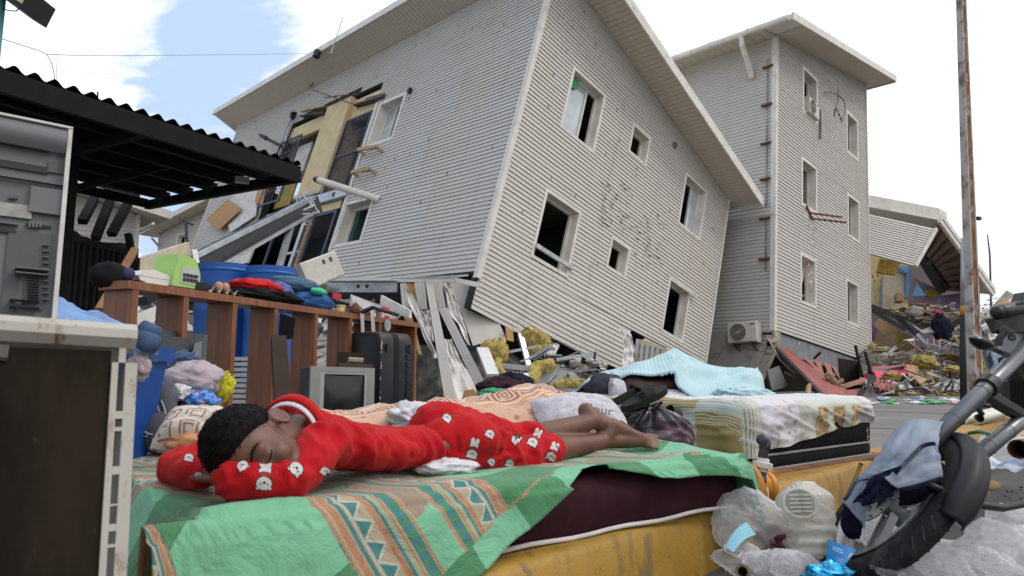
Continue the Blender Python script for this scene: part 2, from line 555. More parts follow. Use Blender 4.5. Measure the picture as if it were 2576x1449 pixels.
class Face:
 """a wall plane of a building frame: u along the wall, v up, n outward (all local)"""
 def __init__(s,o,u,n,bld):s.o,s.u,s.n,s.b=Vector(o),Vector(u),Vector(n),bld
 def p(s,u,v,d=0):return s.o+s.u*u+V(0,0,v)+s.n*d
 def px(s,x,y):
  M=s.b.matrix_basis;R=M.to_3x3()
  w=on_plane(x,y,M @ s.o,R @ s.n)
  q=M.inverted()@ w-s.o
  return q.dot(s.u),q.z
def rect(face,*pts):
 q=[face.px(*p)for p in pts]
 us=sorted(a for a,b in q);vs=sorted(b for a,b in q)
 h=len(q)//2
 return sum(us[:h])/h,sum(us[h:])/(len(us)-h),sum(vs[:h])/h,sum(vs[h:])/(len(vs)-h)
BOARDS={}
def flush_boards(parent,limit=296):
 """the boards that show largest become objects, the remainder one joined part"""
 L=sorted(BOARDS.pop(parent.name,[]),key=lambda t:-t[0])
 for ln,mb,m in L[:limit]:mb.build('siding_board',m,parent,local=True)
 if len(L)>limit:
  j=MB()
  for ln,mb,m in L[limit:]:j.add(mb.v,mb.f)
  tag(j.build('siding_board',L[0][2],parent,local=True),kind='stuff')
def siding(face,v0,v1,h,u0f,u1f,holes,m,parent,sag=None,ragged=None,prd=.024):
 """clapboards: every course is an object; holes = (u0,u1,v0,v1)"""
 k=0;v=v0
 while v<v1-.01:
  a,b=v,min(v+h,v1);mid=(a+b)/2
  L0,L1=u0f(a),u0f(b);R0,R1=u1f(a),u1f(b)
  cut=sorted((max(c[0],min(L0,L1)),min(c[1],max(R0,R1)))for c in holes if c[2]<mid<c[3]and c[0]<max(R0,R1)and c[1]>min(L0,L1))
  segs=[];s0,s1=L0,L1
  for c0,c1 in cut:
   if c0>min(s0,s1)+.02:segs.append((s0,s1,c0,c0))
   s0=s1=max(c1,s0)
  if min(R0,R1)>max(s0,s1)-.3 and max(R0,R1)>min(s0,s1)+.03:segs.append((s0,s1,R0,R1))
  for(l0,l1,r0,r1)in segs:
   mb=MB()
   if ragged:l0,l1,r0,r1=ragged(l0,l1,r0,r1,k)
   n=max(1,min(7,int((r0-l0)/.9)))
   for i in range(n):
    t0,t1=i/n,(i+1)/n
    A0,A1=lerp(l0,r0,t0),lerp(l0,r0,t1);B0,B1=lerp(l1,r1,t0),lerp(l1,r1,t1)
    sg=sag or(lambda u,v:(0,0))
    def q(u,vv,d):
     dv,dn=sg(u,vv);w=nz((u*.6,vv*3,k),1,3)*.004+nz((u*.8,vv*.9,2),1,7)*.012;dv+=nz((u*.45,vv*.6,9),1,2)*.010
     return face.p(u,vv+dv,d+dn+w)
    mb.add([q(A0,a,prd),q(A1,a,prd),q(B1,b,.004),q(B0,b,.004),q(A0,a,0),q(A1,a,0)],
                       [(0,1,2,3),(4,5,1,0)]if face.u.cross(V(0,0,1)).dot(face.n)>0 else[(3,2,1,0),(0,1,5,4)])
   if mb.v:BOARDS.setdefault(parent.name,[]).append((r0-l0,mb,m))
  v+=h;k+=1
def wall_cells(face,us,vs,holes,thick,top=None):
 """structural wall behind the boards, as boxes around the openings"""
 us=sorted(set(us+[c for h in holes for c in h[:2]if us[0]<c<us[-1]]));vs=sorted(set(vs+[c for h in holes for c in h[2:]if vs[0]<c<vs[-1]]))
 mb=MB()
 for i in range(len(us)-1):
  for j in range(len(vs)-1):
   um,vm=(us[i]+us[i+1])/2,(vs[j]+vs[j+1])/2
   if any(h[0]<um<h[1]and h[2]<vm<h[3]for h in holes):continue
   t0=t1=vs[j+1]
   if top and j==len(vs)-2:t0,t1=top(us[i]),top(us[i+1])
   A=[face.p(us[i],vs[j],-.004),face.p(us[i+1],vs[j],-.004),face.p(us[i+1],t1,-.004),face.p(us[i],t0,-.004)]
   mb.prism(A,face.n*-thick)
 return mb
def window(face,r,parent,style='open',depth=.24,tw=.07,label=None,sash=None,trim_m=None):
 """trim frame, deep reveal, inner frame, pane"""
 u0,u1,v0,v1=r;tm=trim_m or M_TRIM
 mb=MB()
 def bx(a0,a1,b0,b1,d0,d1):mb.obox(face.p(a0,b0,d0),face.u*(a1-a0),V(0,0,b1-b0),face.n*(d1-d0))
 f=.026
 bx(u0,u0+tw,v0,v1,-depth,f);bx(u1-tw,u1,v0,v1,-depth,f)
 bx(u0+tw,u1-tw,v0,v0+tw,-depth,f-.002);bx(u0+tw,u1-tw,v1-tw,v1,-depth,f-.002)
 fr=mb.build('window',tm,parent,local=True)
 if label:fr['label']=label
 mb=MB();a0,a1,b0,b1=u0+tw,u1-tw,v0+tw,v1-tw;w=.055
 D0,D1=-depth+.03,-depth+.09
 bx(a0,a0+w,b0,b1,D0,D1);bx(a1-w,a1,b0,b1,D0,D1)
 bx(a0+w,a1-w,b0,b0+w,D0,D1);bx(a0+w,a1-w,b1-w,b1,D0,D1)
 fm=mb.build('window_frame',M_TRIM,fr,local=False)if False else None
 o=mb.build('window_frame',M_TRIM,None)
 o.parent=fr;o.location=o.location-fr.location
 def sub(mb_,name,mm,lab=None):
  o=mb_.build(name,mm,None);o.parent=fr;o.location=o.location-fr.location
  if lab:o['label']=lab
  return o
 if style in('pane','half','broken'):
  mb=MB()
  e=a0+w if style!='half' else a0+w
  x1=a1-w if style!='half' else lerp(a0,a1,.62)
  mb.obox(face.p(e,b0+w,D0+.02),face.u*(x1-e),V(0,0,b1-b0-2*w),face.n*.012)
  sub(mb,'pane',M_GLASS)
  if style=='half':
   mb=MB();mb.obox(face.p(x1,b0+w,D0+.01),face.u*.05,V(0,0,b1-b0-2*w),face.n*.05);sub(mb,'sash',M_TRIM)
 if style=='curtain':
  mb=MB();cm=mat('beige_curtain',(.55,.43,.36),.9,var=.1)
  mb.grid(lambda s,t:face.p(lerp(a0+w,lerp(a1-w,lerp(a0,a1,.35),t**1.5),s),lerp(b1-w,b0+w,t),D0+.01+.015*math.sin(s*26+t*3)),24,8)
  sub(mb,'curtain',cm)
 if style in('slide','dark'):
  mb=MB();x=lerp(a0,a1,.55)
  mb.obox(face.p(x,b0+w,D0+.01),face.u*.05,V(0,0,b1-b0-2*w),face.n*.045);sub(mb,'sash',M_TRIM)
  mb=MB();mb.obox(face.p(x+.05,b0+w,D0+.022),face.u*(a1-w-x-.05),V(0,0,b1-b0-2*w),face.n*.012);sub(mb,'pane',M_GLASS if style=='slide' else mat('dark_glass',(.05,.055,.06),.12,spec=.6))
 return fr
def soffit_strip(parent,o,along,across,n_out,length,pitch,width,m,gap=.012):
 """overhang lining made of narrow boards on shared mesh data"""
 mb=MB();mb.obox((0,0,0),along*(pitch-gap),across*width,n_out*.02)
 me=mb.mesh('soffit_board',m)
 for i in range(int(length/pitch)):
  inst(me,'soffit_board',parent,o+along*pitch*i)
def ac_unit(name,label,M,group=None,sc=1.0,broken=False):
 """split air-conditioner condenser: x width .8, y depth (front at -y), z height .55"""
 t=thing(name,label,'air conditioner',M=M,group=group)
 body=mat('ac_white',(.52,.50,.45),.45,var=.06,dirt=((.35,.3,.24),.4,6,.55))
 w,d,h=.8*sc,.3*sc,.55*sc
 mb=MB();mb.bbar((-w/2,0,h/2),(w/2,0,h/2),d,h,.03*sc);mb.build('casing',body,t,local=True)
 if broken=='back':
  for k in range(2):
   mb=MB();mb.box((w*(.1+.2*k),-d/2-.003,h*.75),(w*.07,.006,h*.16));mb.build('louver',M_DKGREY,t,local=True)
  mb=MB();mb.prism([V(-w/2,-d/2-.004,0),V(-w*.1,-d/2-.1,.02),V(0,-d/2-.004,h*.2)],V(0,.004,0));mb.build('torn_plate',body,t,local=True)
  return t
 c=V(-w*.14,-d/2-.002,h*.5);R=h*.42
 mb=MB();mb.lathe(c,(0,-1,0),[(R*1.06,0),(R*1.06,.012),(R,.012),(R,.002)],32);mb.build('fan_ring',body,t,local=True)
 mb=MB();mb.lathe(c,(0,-1,0),[(R,.0025),(.001,.0025)],32);mb.build('fan_recess',M_DKGREY,t,local=True)
 mb=MB()
 for q in range(9):mb.lathe(c+V(0,-.006,0),(0,-1,0),[(R*(.14+.1*q),0),(R*(.14+.1*q)+.005,.004),(R*(.14+.1*q)+.009,0)],28)
 for q in range(14):
  a=2*PI*q/14
  mb.bar(c+V(math.cos(a)*R*.1,-.008,math.sin(a)*R*.1),c+V(math.cos(a+.5)*R,-.008,math.sin(a+.5)*R),.006,.004,(0,1,0))
 mb.build('fan_grille',mat('grille_tan',(.30,.27,.2),.6),t,local=True)
 mb=MB();mb.lathe(c+V(0,-.01,0),(0,-1,0),[(R*.12,0),(R*.1,.01),(.001,.012)],16);mb.build('fan_hub',body,t,local=True)
 mb=MB();mb.box((w*.36,-d/2-.003,h*.86),(w*.15,.004,h*.06));mb.build('badge',mat('badge_red',(.13,.015,.02),.5),t,local=True)
 mb=MB()
 for x in(-w*.3,w*.3):
  mb.bar((x,-d*.55,-.02),(x,d*.9,-.02),.04,.035);mb.bar((x,d*.9,-.02),(x,d*.9,-.2),.035,.035)
  mb.bar((x,-d*.5,-.03),(x,d*.9,-.2),.03,.03)
 mb.bar((-w*.3,-d*.5,-.022),(w*.3,-d*.5,-.022),.03,.02)
 if not broken:mb.build('bracket',M_DKGREY,t,local=True)
 return t
# ------------------------------------------------------------------ the leaning block
DM=12.0
x_,y_,z_=V(.6756,.6856,-.2712),V(-.7038,.7093,.0399),V(.2197,.1639,.9617)
z_=z_.normalized();x_=(x_-z_*x_.dot(z_)).normalized();y_=z_.cross(x_)
OM=P(1200,700,DM)
leaning=thing('apartment_block','grey clapboard apartment block tipped over on its crushed ground floor, with a stairwell torn open','building',M=frame(OM,x_,y_,z_),group='clapboard apartment blocks')
FR=Face((0,0,0),(1,0,0),(0,-1,0),leaning)
FL=Face((0,0,0),(0,1,0),(-1,0,0),leaning)
LR=(FR.px(1836,500)[0]+FR.px(1770,912)[0])/2
LL=FL.px(606,309)[0]
def rake(r):return lerp(FR.px(1475,0)[1],FR.px(1831,501)[1],(r-FR.px(1475,0)[0])/(FR.px(1831,501)[0]-FR.px(1475,0)[0]))
def c8(x,y):return((1800+x*.51760)*.67083,(650+y*.51760)*.67083)
def c7(x,y):return((1900+x*.48309)*.67083,(100+y*.48309)*.67083)
def c3(x,y):return((800+x*.62112)*.67083,(300+y*.62112)*.67083)
WR=dict(
 A=rect(FR,c8(475,97),c8(735,285),c8(625,762),c8(362,605)),
 sl=rect(FR,c8(952,447),c8(1092,545),c8(1043,772),c8(905,675)),
 br=rect(FR,c8(1357,740),c8(1530,855),c8(1455,1240),c8(1320,1140)),
 ru=rect(FR,c8(1490,0),c8(1645,122),c8(1587,490),c8(1423,360)),
 tl=rect(FR,c7(510,298),c7(767,530),c7(672,1000),c7(412,775)),
 su=rect(FR,c7(977,742),c7(1117,865),c7(1075,1092),c7(937,970)))
w1=rect(FL,c3(1000,140),c3(1168,78),c3(1090,358),c3(932,413))
w2=rect(FL,c3(810,740),c3(988,692),c3(888,990),c3(712,1018))
stair=(w2[1]+.08,FL.px(*c3(310,760))[0]+.1,.12,FL.px(*c3(680,180))[1])
stair_hi=(stair[0],FL.px(*c3(425,375))[0]-.1,stair[2],stair[3])
gap_top=stair[3]
trim_u=w2[1]+.03
# structural walls and dark rooms
hR=[h for h in WR.values()]
g_=.03
hRi=[(a+g_,b-g_,c+g_,d-g_)for a,b,c,d in hR]
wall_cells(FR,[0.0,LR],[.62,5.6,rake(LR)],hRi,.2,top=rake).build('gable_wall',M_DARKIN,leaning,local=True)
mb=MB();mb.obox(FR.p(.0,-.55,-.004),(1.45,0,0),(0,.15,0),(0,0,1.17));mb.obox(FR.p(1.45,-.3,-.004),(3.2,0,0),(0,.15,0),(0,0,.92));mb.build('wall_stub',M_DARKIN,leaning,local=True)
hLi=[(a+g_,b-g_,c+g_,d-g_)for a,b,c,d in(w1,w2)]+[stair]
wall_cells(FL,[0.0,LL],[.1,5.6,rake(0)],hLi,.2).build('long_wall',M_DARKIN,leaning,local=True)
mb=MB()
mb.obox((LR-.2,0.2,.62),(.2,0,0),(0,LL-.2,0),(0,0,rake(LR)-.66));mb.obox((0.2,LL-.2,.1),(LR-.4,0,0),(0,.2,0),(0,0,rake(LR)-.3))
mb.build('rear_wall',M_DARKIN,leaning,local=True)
mb=MB()
for zz in(.1,2.45,4.3*.62):pass
mb.obox((.2,.2,.12),(LR-.4,0,0),(0,LL-.4,0),(0,0,.15));mb.obox((.2,.2,2.62),(LR-.4,0,0),(0,LL-.4,0),(0,0,.25))
mb.build('floor_slab',mat('slab_concrete',(.2,.19,.175),.9),leaning,local=True)
mb=MB()
for y0 in(2.6,5.3):
 mb.obox((.25,y0,.3),(LR-.5,0,0),(0,.1,0),(0,0,2.3));mb.obox((.25,y0,2.9),(LR-.5,0,0),(0,.1,0),(0,0,2.3))
mb.obox((3.1,.25,.3),(.1,0,0),(0,5,0),(0,0,2.3));mb.obox((3.1,.25,2.9),(.1,0,0),(0,5,0),(0,0,2.3))
mb.build('partition_wall',M_TEAL,leaning,local=True)
def sagR(u,v):
 low=smooth(1.3,-.6,v)*smooth(.2,2.5,u)*smooth(9,5.2,u)
 dv=-.10*low*math.sin(min(1,u/6)*PI)-.03*low
 bulge=.07*smooth(1.2,.1,v)*math.exp(-((u-3.4)/1.3)**2)
 return dv,bulge
TEAR=4.75
def uR0(v):return 0.02
def uR1(v):
 if v>=.62:return min(LR-.02,max(.05,(rake(0)-v)/max(1e-4,(rake(0)-rake(1)))))
 if v>-.33:return TEAR-.25*(1+math.sin(v*37))*.5
 return 1.42
siding(FR,-.56,rake(0)-.005,.09,uR0,uR1,hRi,M_SIDE,leaning,sag=sagR)
# second batch right of the tear: the courses hang down to the corner trim
siding(FR,.53,.62,.09,lambda v:5.2,lambda v:LR-.02,[],M_SIDE,leaning)
gap_hole=(stair[0]-.02,stair[1],-1,stair[3])
top_gap=[(FL.px(*c3(870,150))[0],FL.px(*c3(560,200))[0],stair[3],stair[3]+.22)]
left_rag=[(stair[1]-.02,FL.px(*c3(290,700))[0]+.3,.2,2.6)]
siding(FL,.14,rake(0)+.0,.09,lambda v:.02,lambda v:LL-.02,hLi+top_gap,M_SIDE,leaning)
flush_boards(leaning)
# corner trims
mb=MB()
mb.obox((-.05,-.05,.0),(.11,0,0),(0,.025,0),(0,0,rake(0)+.1));mb.obox((-.05,-.025,.0),(.025,0,0),(0,.085,0),(0,0,rake(0)+.1))
mb.build('corner_trim',M_TRIM,leaning,local=True)
mb=MB();mb.obox((LR-.03,-.045,.45),(.06,0,0),(0,.05,0),(0,0,rake(LR)-.45));mb.build('corner_trim',M_TRIM,leaning,local=True)
mb=MB();mb.obox((-.045,LL-.05,.1),(.05,0,0),(0,.06,0),(0,0,rake(0)));mb.build('corner_trim',M_TRIM,leaning,local=True)
mb=MB();mb.obox((-.05,stair[0]-.11,1.05),(.05,0,0),(0,.1,0),(0,0,w1[3]-1.02));mb.build('stairwell_trim',M_TRIM,leaning,local=True)
# butt joints and a few loose boards hanging off the lower edge
rg=random.Random(12)
for F_,U1,V0,V1,N_ in((FR,LR,-.4,6.6,46),(FL,LL,.3,7.0,52)):
 mb=MB()
 for i in range(N_):
  u,v=rg.uniform(.4,U1-.4),V0+round(rg.uniform(0,V1-V0)/.09)*.09
  if F_ is FR and(v>rake(u)-.2 or v<.7):continue
  if any(h[0]-.1<u<h[1]+.1 and h[2]-.1<v<h[3]+.1 for h in(hRi if F_ is FR else hLi)):continue
  mb.obox(F_.p(u,v+.004,.012),F_.u*.005,V(0,0,.08),F_.n*(.014+.006*rg.random()))
 tag(mb.build('board_joint',mat('joint_dark',(.10,.09,.08),.9),leaning,local=True),kind='stuff')  # butt joints as thin boxes in one dark colour
for u,v,L,a,d in((4.5,-.28,1.1,-.10,.10),(4.35,-.12,1.0,-.06,.08),(5.3,.40,1.6,-.05,.06),(1.1,-.62,.9,.07,.07),(2.4,-.42,1.3,-.03,.10),(7.0,.50,1.5,-.035,.07)):
 mb=MB();mb.prism([FR.p(u,v,.04),FR.p(u+L,v+a*L,d),FR.p(u+L-.06,v+a*L+.085,d-.01),FR.p(u,v+.085,.03)],V(0,.012,0));mb.build('loose_board',M_SIDE,leaning,local=True)
# windows
window(FR,WR['A'],leaning,'open',label='large empty window with a bent metal stud lying across it')
window(FR,WR['tl'],leaning,'half',label='large window with its glass pane half open')
window(FR,WR['ru'],leaning,'slide');window(FR,WR['su'],leaning,'open');window(FR,WR['sl'],leaning,'open')
wbr=window(FR,WR['br'],leaning,'open',label='crushed window with its head trim torn loose')
window(FL,w1,leaning,'slide',depth=.3,tw=.09);window(FL,w2,leaning,'open',depth=.3,tw=.09)
a=WR['br']
mb=MB();mb.prism([FR.p(a[0]+.35,a[3]-.09,.03),FR.p(a[1]+.16,a[3]-.14,.14),FR.p(a[1]+.15,a[3]-.05,.16),FR.p(a[0]+.3,a[3]-.01,.03)],V(0,.03,.02));mb.build('loose_trim',M_TRIM,leaning,local=True)
a=WR['A']
mb=MB();mb.obox(FR.p(a[0]+.05,a[2]+.22,.03),(1.14,0,-.02),(0,-.05,0),(0,.0,.08));mb.build('bent_stud',M_SILVER,leaning,local=True)
mb=MB();mb.prism([FR.p(WR['tl'][0]+.08,WR['tl'][3]-.1,-.12),FR.p(WR['tl'][0]+.36,WR['tl'][3]-.1,-.12),FR.p(WR['tl'][0]+.4,WR['tl'][3]-.3,-.13),FR.p(WR['tl'][0]+.08,WR['tl'][3]-.42,-.12)],V(0,.02,0));mb.build('rag',mat('green_rag',(.05,.3,.14),.8),leaning,local=True)
vu,vv=FR.px(*c7(1298,922))
mb=MB();mb.lathe(FR.p(vu,vv,.02),(0,-1,0),[(.08,0),(.08,.03),(.055,.03),(.055,-.05),(.001,-.05)],20);mb.build('vent',mat('vent_grey',(.16,.13,.1),.7),leaning,local=True)
# cheese-grater damage in the boards: torn slivers curled out of the siding
rg=random.Random(5);slv=mat('torn_edge',(.05,.05,.05),.8);slw=mat('torn_flap',(.36,.345,.33),.6)
for(cx0,cy0,cx1,cy1,n)in((870,60,1090,440,95),(1110,290,1340,680,85)):
 mb=MB()
 for i in range(n):
  x,y=rg.uniform(cx0,cx1),rg.uniform(cy0,cy1)
  if nz((x*.01,y*.01,1))<-.3:continue
  u,v=FR.px(*c8(x,y));v=round(v/.09)*.09+.055;L=rg.uniform(.03,.13)
  h=rg.uniform(.012,.03);d=rg.uniform(.02,.05)
  mb.add([FR.p(u,v,.02),FR.p(u+L,v+rg.uniform(-.01,.01),.02),FR.p(u+L*.8,v-h,d),FR.p(u+L*.2,v-h*.8,d*.8)],[(0,1,2,3),(3,2,1,0)],i%3==0)
 tag(mb.build('torn_siding',[slv,slw],leaning,local=True),kind='stuff')
# roof slab, fascia and soffits
OV,TH=.78,.17
sl=rake(1)-rake(0)
def rz(r):return rake(0)+sl*r+.03
r0_,r1_,l0_,l1_=-OV,LR+.42,-OV,LL+OV
mb=MB()
A=[V(r0_,l0_,rz(r0_)),V(r1_,l0_,rz(r1_)),V(r1_,l1_,rz(r1_)),V(r0_,l1_,rz(r0_))]
mb.prism(A,V(0,0,TH));mb.build('roof',M_TRIM,leaning,local=True)
mb=MB()
rd=V(1,0,sl)
mb.obox(V(r0_-.03,l0_-.04,rz(r0_)-.03),(.04,0,0),(0,l1_-l0_+.08,0),(0,0,TH+.06));mb.build('fascia',M_TRIM,leaning,local=True)
mb=MB();mb.obox(V(r0_+.02,l0_-.03,rz(r0_+.02)-.05),rd*(r1_-r0_),(0,.04,0),(0,0,TH+.07));mb.build('fascia',M_TRIM,leaning,local=True)
mb=MB();mb.obox(V(r1_-.02,l0_-.02,rz(r1_)-.03),(.04,0,0),(0,l1_-l0_+.08,0),(0,0,TH+.06));mb.build('fascia',M_TRIM,leaning,local=True)
soffit_strip(leaning,V(r0_+.02,l0_+.8,rz(r0_+.02)-.022),V(0,1,0),rd,V(0,0,1),LL+.6,.135,OV,M_SOFF)
soffit_strip(leaning,V(.0,l0_+.015,rz(.0)-.022),rd,V(0,1,0),V(0,0,1),LR+.35,.125,OV-.0,M_SOFF)
# small fittings on the eaves
mb=MB();q=FL.px(1035,231);mb.box(FL.p(q[0],q[1],.05),(.1,.09,.12));mb.build('lamp',M_BLACK,leaning,local=True)
mb=MB();q=FL.px(797,139);c=V(r0_-.12,q[0]*1.0,rz(r0_)+.05);c=leaning.matrix_basis.inverted()@ on_plane(797,137,leaning.matrix_basis @ V(r0_-.06,0,0),leaning.matrix_basis.to_3x3()@ V(1,0,0))
mb.lathe(c-V(0,0,.12),(0,0,1),[(.02,0),(.1,.03),(.1,.24),(.06,.27),(.001,.27)],12);mb.build('floodlight',M_BLACK,leaning,local=True)
mb=MB();c=leaning.matrix_basis.inverted()@ on_plane(784,209,leaning.matrix_basis @ V(-.1,0,0),leaning.matrix_basis.to_3x3()@ V(1,0,0))
mb.tube([c+V(0,math.cos(i/20*2*PI)*.13,math.sin(i/20*2*PI)*.13*(1+.04*math.sin(i)))for i in range(21)],.012,6);mb.build('cable_loop',M_CABLE,leaning,local=True)
ant0=leaning.matrix_basis.inverted()@ P(838,118,15.2);ant1=leaning.matrix_basis.inverted()@ P(862,45,15.2)
mb=MB();mb.tube([ant0-V(0,0,.2),ant0,ant1],.012,5);mb.build('antenna_rod',M_SILVER,leaning,local=True)
# stairwell: columns, grilles, doors, beam
def FLp(x,y,d=0):u,v=FL.px(*c3(x,y));return FL.p(u,v,d)
cl=rect(FL,c3(680,175),c3(790,160),c3(660,690),c3(520,690))
cu0,cu1=FL.px(*c3(785,170))[0],FL.px(*c3(670,200))[0]
cu0,cu1=FL.px(*c3(660,690))[0],FL.px(*c3(530,690))[0]
cv0,cv1=FL.px(*c3(600,690))[1],FL.px(*c3(740,160))[1]
mb=MB();mb.obox(FL.p(cu0,cv0,.1),(0,cu1-cu0,0),(.6,0,0),(0,0,cv1-cv0));mb.build('stair_pier',M_CREAM,leaning,local=True)
mb=MB();mb.obox(FL.p(cu0-.02,cv0-.1,.12),(0,cu1-cu0+.1,0),(.7,0,0),(0,0,.1));mb.build('pier_base',mat('grey_plaster',(.4,.38,.34),.8),leaning,local=True)
# cream lintel panels either side of the pier
gu0,gu1=stair[0],cu0
gv0,gv1=FL.px(*c3(735,690))[1],FL.px(*c3(870,225))[1]
mb=MB();mb.obox(FL.p(gu0+.02,gv1,-.06),(0,gu1-gu0+.1,0),(.1,0,0),(0,0,cv1-gv1-.05));mb.build('lintel_panel',M_CREAM,leaning,local=True)
mb=MB();mb.obox(FL.p(cu1-.1,cv1-.55,-.05),(0,stair[1]-cu1+.1,0),(.1,0,0),(0,0,.5));mb.build('lintel_panel',M_CREAM,leaning,local=True)
def grille(u0,u1,v0,v1,d,nm='security_door',nb=9,mids=(.5,),lab=None):
 mb=MB();w=.06
 def bx(a0,a1,b0,b1,e=.04):mb.obox(FL.p(a0,b0,d),(0,a1-a0,0),(-e,0,0),(0,0,b1-b0))
 bx(u0,u0+w,v0,v1);bx(u1-w,u1,v0,v1);bx(u0+w,u1-w,v0,v0+w);bx(u0+w,u1-w,v1-w,v1)
 for t in mids:bx(u0+w,u1-w,lerp(v0,v1,t)-w/2,lerp(v0,v1,t)+w/2)
 fr=mb.build(nm,M_NAVY,leaning,local=True)
 if lab:fr['label']=lab
 def sb(mb):
  o=mb.build('door_bar',M_NAVY,None);o.parent=fr;o.location=o.location-fr.location
 for i in range(1,nb):
  mb=MB();mb.obox(FL.p(lerp(u0+w,u1-w,i/nb)-.009,v0+w,d+.012),(0,.018,0),(-.016,0,0),(0,0,v1-v0-2*w));sb(mb)
 for t in(.2,.28,.7,.78):
  mb=MB();mb.obox(FL.p(u0+w,lerp(v0,v1,t),d+.0135),(0,u1-u0-2*w,0),(-.014,0,0),(0,0,.02));sb(mb)
 return fr
grille(gu0+.06,gu1-.04,gv0,gv1,.0,lab='navy barred security door right of the cream pier')
# door leaf swung out, left of the pier
lg=rect(FL,c3(425,380),c3(550,365),c3(440,755),c3(310,760))
# swung leaf: hinged on its right side, built a little out of the wall
grille(lg[0]+.1,lg[1],lg[2],lg[3],.12,nb=5,lab='navy gate leaf swung open left of the cream pier')
mb=MB();mb.obox(FL.p(lg[0]+.3,lg[2]+.1,-.25),(0,1.0,0),(.05,0,0),(0,0,1.1));mb.build('insulation_panel',M_YEL,leaning,local=True)
mb=MB();mb.obox(FL.p(lg[0]+.3,lg[2]+1.25,-.3),(0,1.0,0),(.05,0,0),(0,0,1.0));mb.build('pale_panel',M_PAPER,leaning,local=True)
# mid beam, white box beam with web holes
bv=FL.px(*c3(735,710))[1]
mb=MB();mb.obox(FL.p(stair[0]-.1,bv-.1,-.02),(0,cu0-stair[0]+.75,0),(-.12,0,0),(0,0,.26));mb.build('floor_beam',M_SILVER,leaning,local=True)
mb=MB();mb.lathe(FL.p(stair[0]+.55,bv+.03,.104),(-1,0,0),[(.07,0),(.07,.004),(.001,.004)],16);mb.build('web_hole',M_BLACK,leaning,local=True)
# lower storey: door frames, cream panel, mullion
d2=rect(FL,c3(610,820),c3(745,795),c3(560,1180),c3(660,1040))
v2t=FL.px(*c3(680,810))[1]
du0,du1=FL.px(*c3(745,795))[0],FL.px(*c3(608,825))[0]
mb=MB()
for uu in(du0+.02,du1-.08):mb.obox(FL.p(uu,.2,-.05),(0,.09,0),(-.05,0,0),(0,0,v2t-.2))
mb.obox(FL.p(du0+.02,v2t,-.05),(0,du1-du0-.02,0),(-.05,0,0),(0,0,.09));mb.build('door_frame',M_NAVY,leaning,local=True)
mb=MB();mb.obox(FL.p(du0-.05,v2t+.1,-.06),(0,du1-du0+.1,0),(-.05,0,0),(0,0,bv-v2t-.22));mb.build('lintel_panel',M_CREAM,leaning,local=True)
e0,e1=FL.px(*c3(470,870))[0],FL.px(*c3(370,900))[0];ev=FL.px(*c3(420,885))[1]
mb=MB()
for uu in(e0,e1-.09):mb.obox(FL.p(uu,.2,-.05),(0,.09,0),(-.05,0,0),(0,0,ev-.2))
mb.obox(FL.p(e0,ev,-.05),(0,e1-e0,0),(-.05,0,0),(0,0,.09));mb.build('door_frame',M_NAVY,leaning,local=True)
for uu,ww,mm in((du1+.02,.06,M_WOODLT),(du1+.28,.16,M_SILVER),(e0-.16,.1,M_WOODLT)):
 mb=MB();mb.obox(FL.p(uu,.2,-.02),(0,ww,0),(-.08,0,0),(0,0,bv-.35));mb.build('stair_stud',mm,leaning,local=True)
mb=MB();mb.obox(FL.p(du1+.05,1.2,-.05),(0,e0-du1-.1,0),(-.05,0,0),(0,0,.07));mb.build('stair_stud',M_SILVER,leaning,local=True)
# dark back of the stairwell
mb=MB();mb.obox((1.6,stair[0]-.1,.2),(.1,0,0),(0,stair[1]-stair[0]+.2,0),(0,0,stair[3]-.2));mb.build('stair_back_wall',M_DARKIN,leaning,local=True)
# torn sheathing round the stairwell head
rg=random.Random(11)
for(xa,ya,xb,yb,mm,th)in((540,195,690,165,M_OSB,10),(860,150,1045,95,M_OSB,8),(935,120,1050,90,M_SILVER,14),(535,225,685,205,M_DKGREY,14),(860,160,1040,110,M_DKGREY,12)):
 A,B=FLp(xa,ya,.02),FLp(xb,yb,.03)
 mb=MB();mb.bar(A,B,.03,th*.012,(1,0,0));mb.build('torn_sheathing',mm,leaning,local=True)
for(a,b)in(((655,95),(885,170)),((735,145),(850,110))):
 mb=MB();mb.bar(FLp(*a,.35),FLp(*b,.18),.025,.025);mb.build('bent_rebar',M_RUST,leaning,local=True)
# wall brackets of wood, soil pipe
for(x0,y0,x1,y1)in((915,450,1025,435),(878,585,985,568)):
 A,B=FLp(x0,y0,.02),FLp(x1,y1,.02);o_=V(-.2,0,.02)
 mb=MB();mb.bar(A+o_,B+o_,.05,.09);mb.bar(A,A+o_*1.1,.05,.06);mb.bar(B,B+o_*1.1,.05,.06);mb.build('wood_bracket',M_WOODLT,leaning,local=True)
q0,q1=FLp(1005,722,.0),FLp(835,712,.95)
mb=MB();mb.tube([q0,lerp(q0,q1,.5),q1],.085,14);mb.build('soil_pipe',M_TRIM,leaning,local=True)
mb=MB();mb.tube([q1,q1+(q1-q0).normalized()*.12],[.09,.05],14);mb.build('pipe_end',M_BLACK,leaning,local=True)
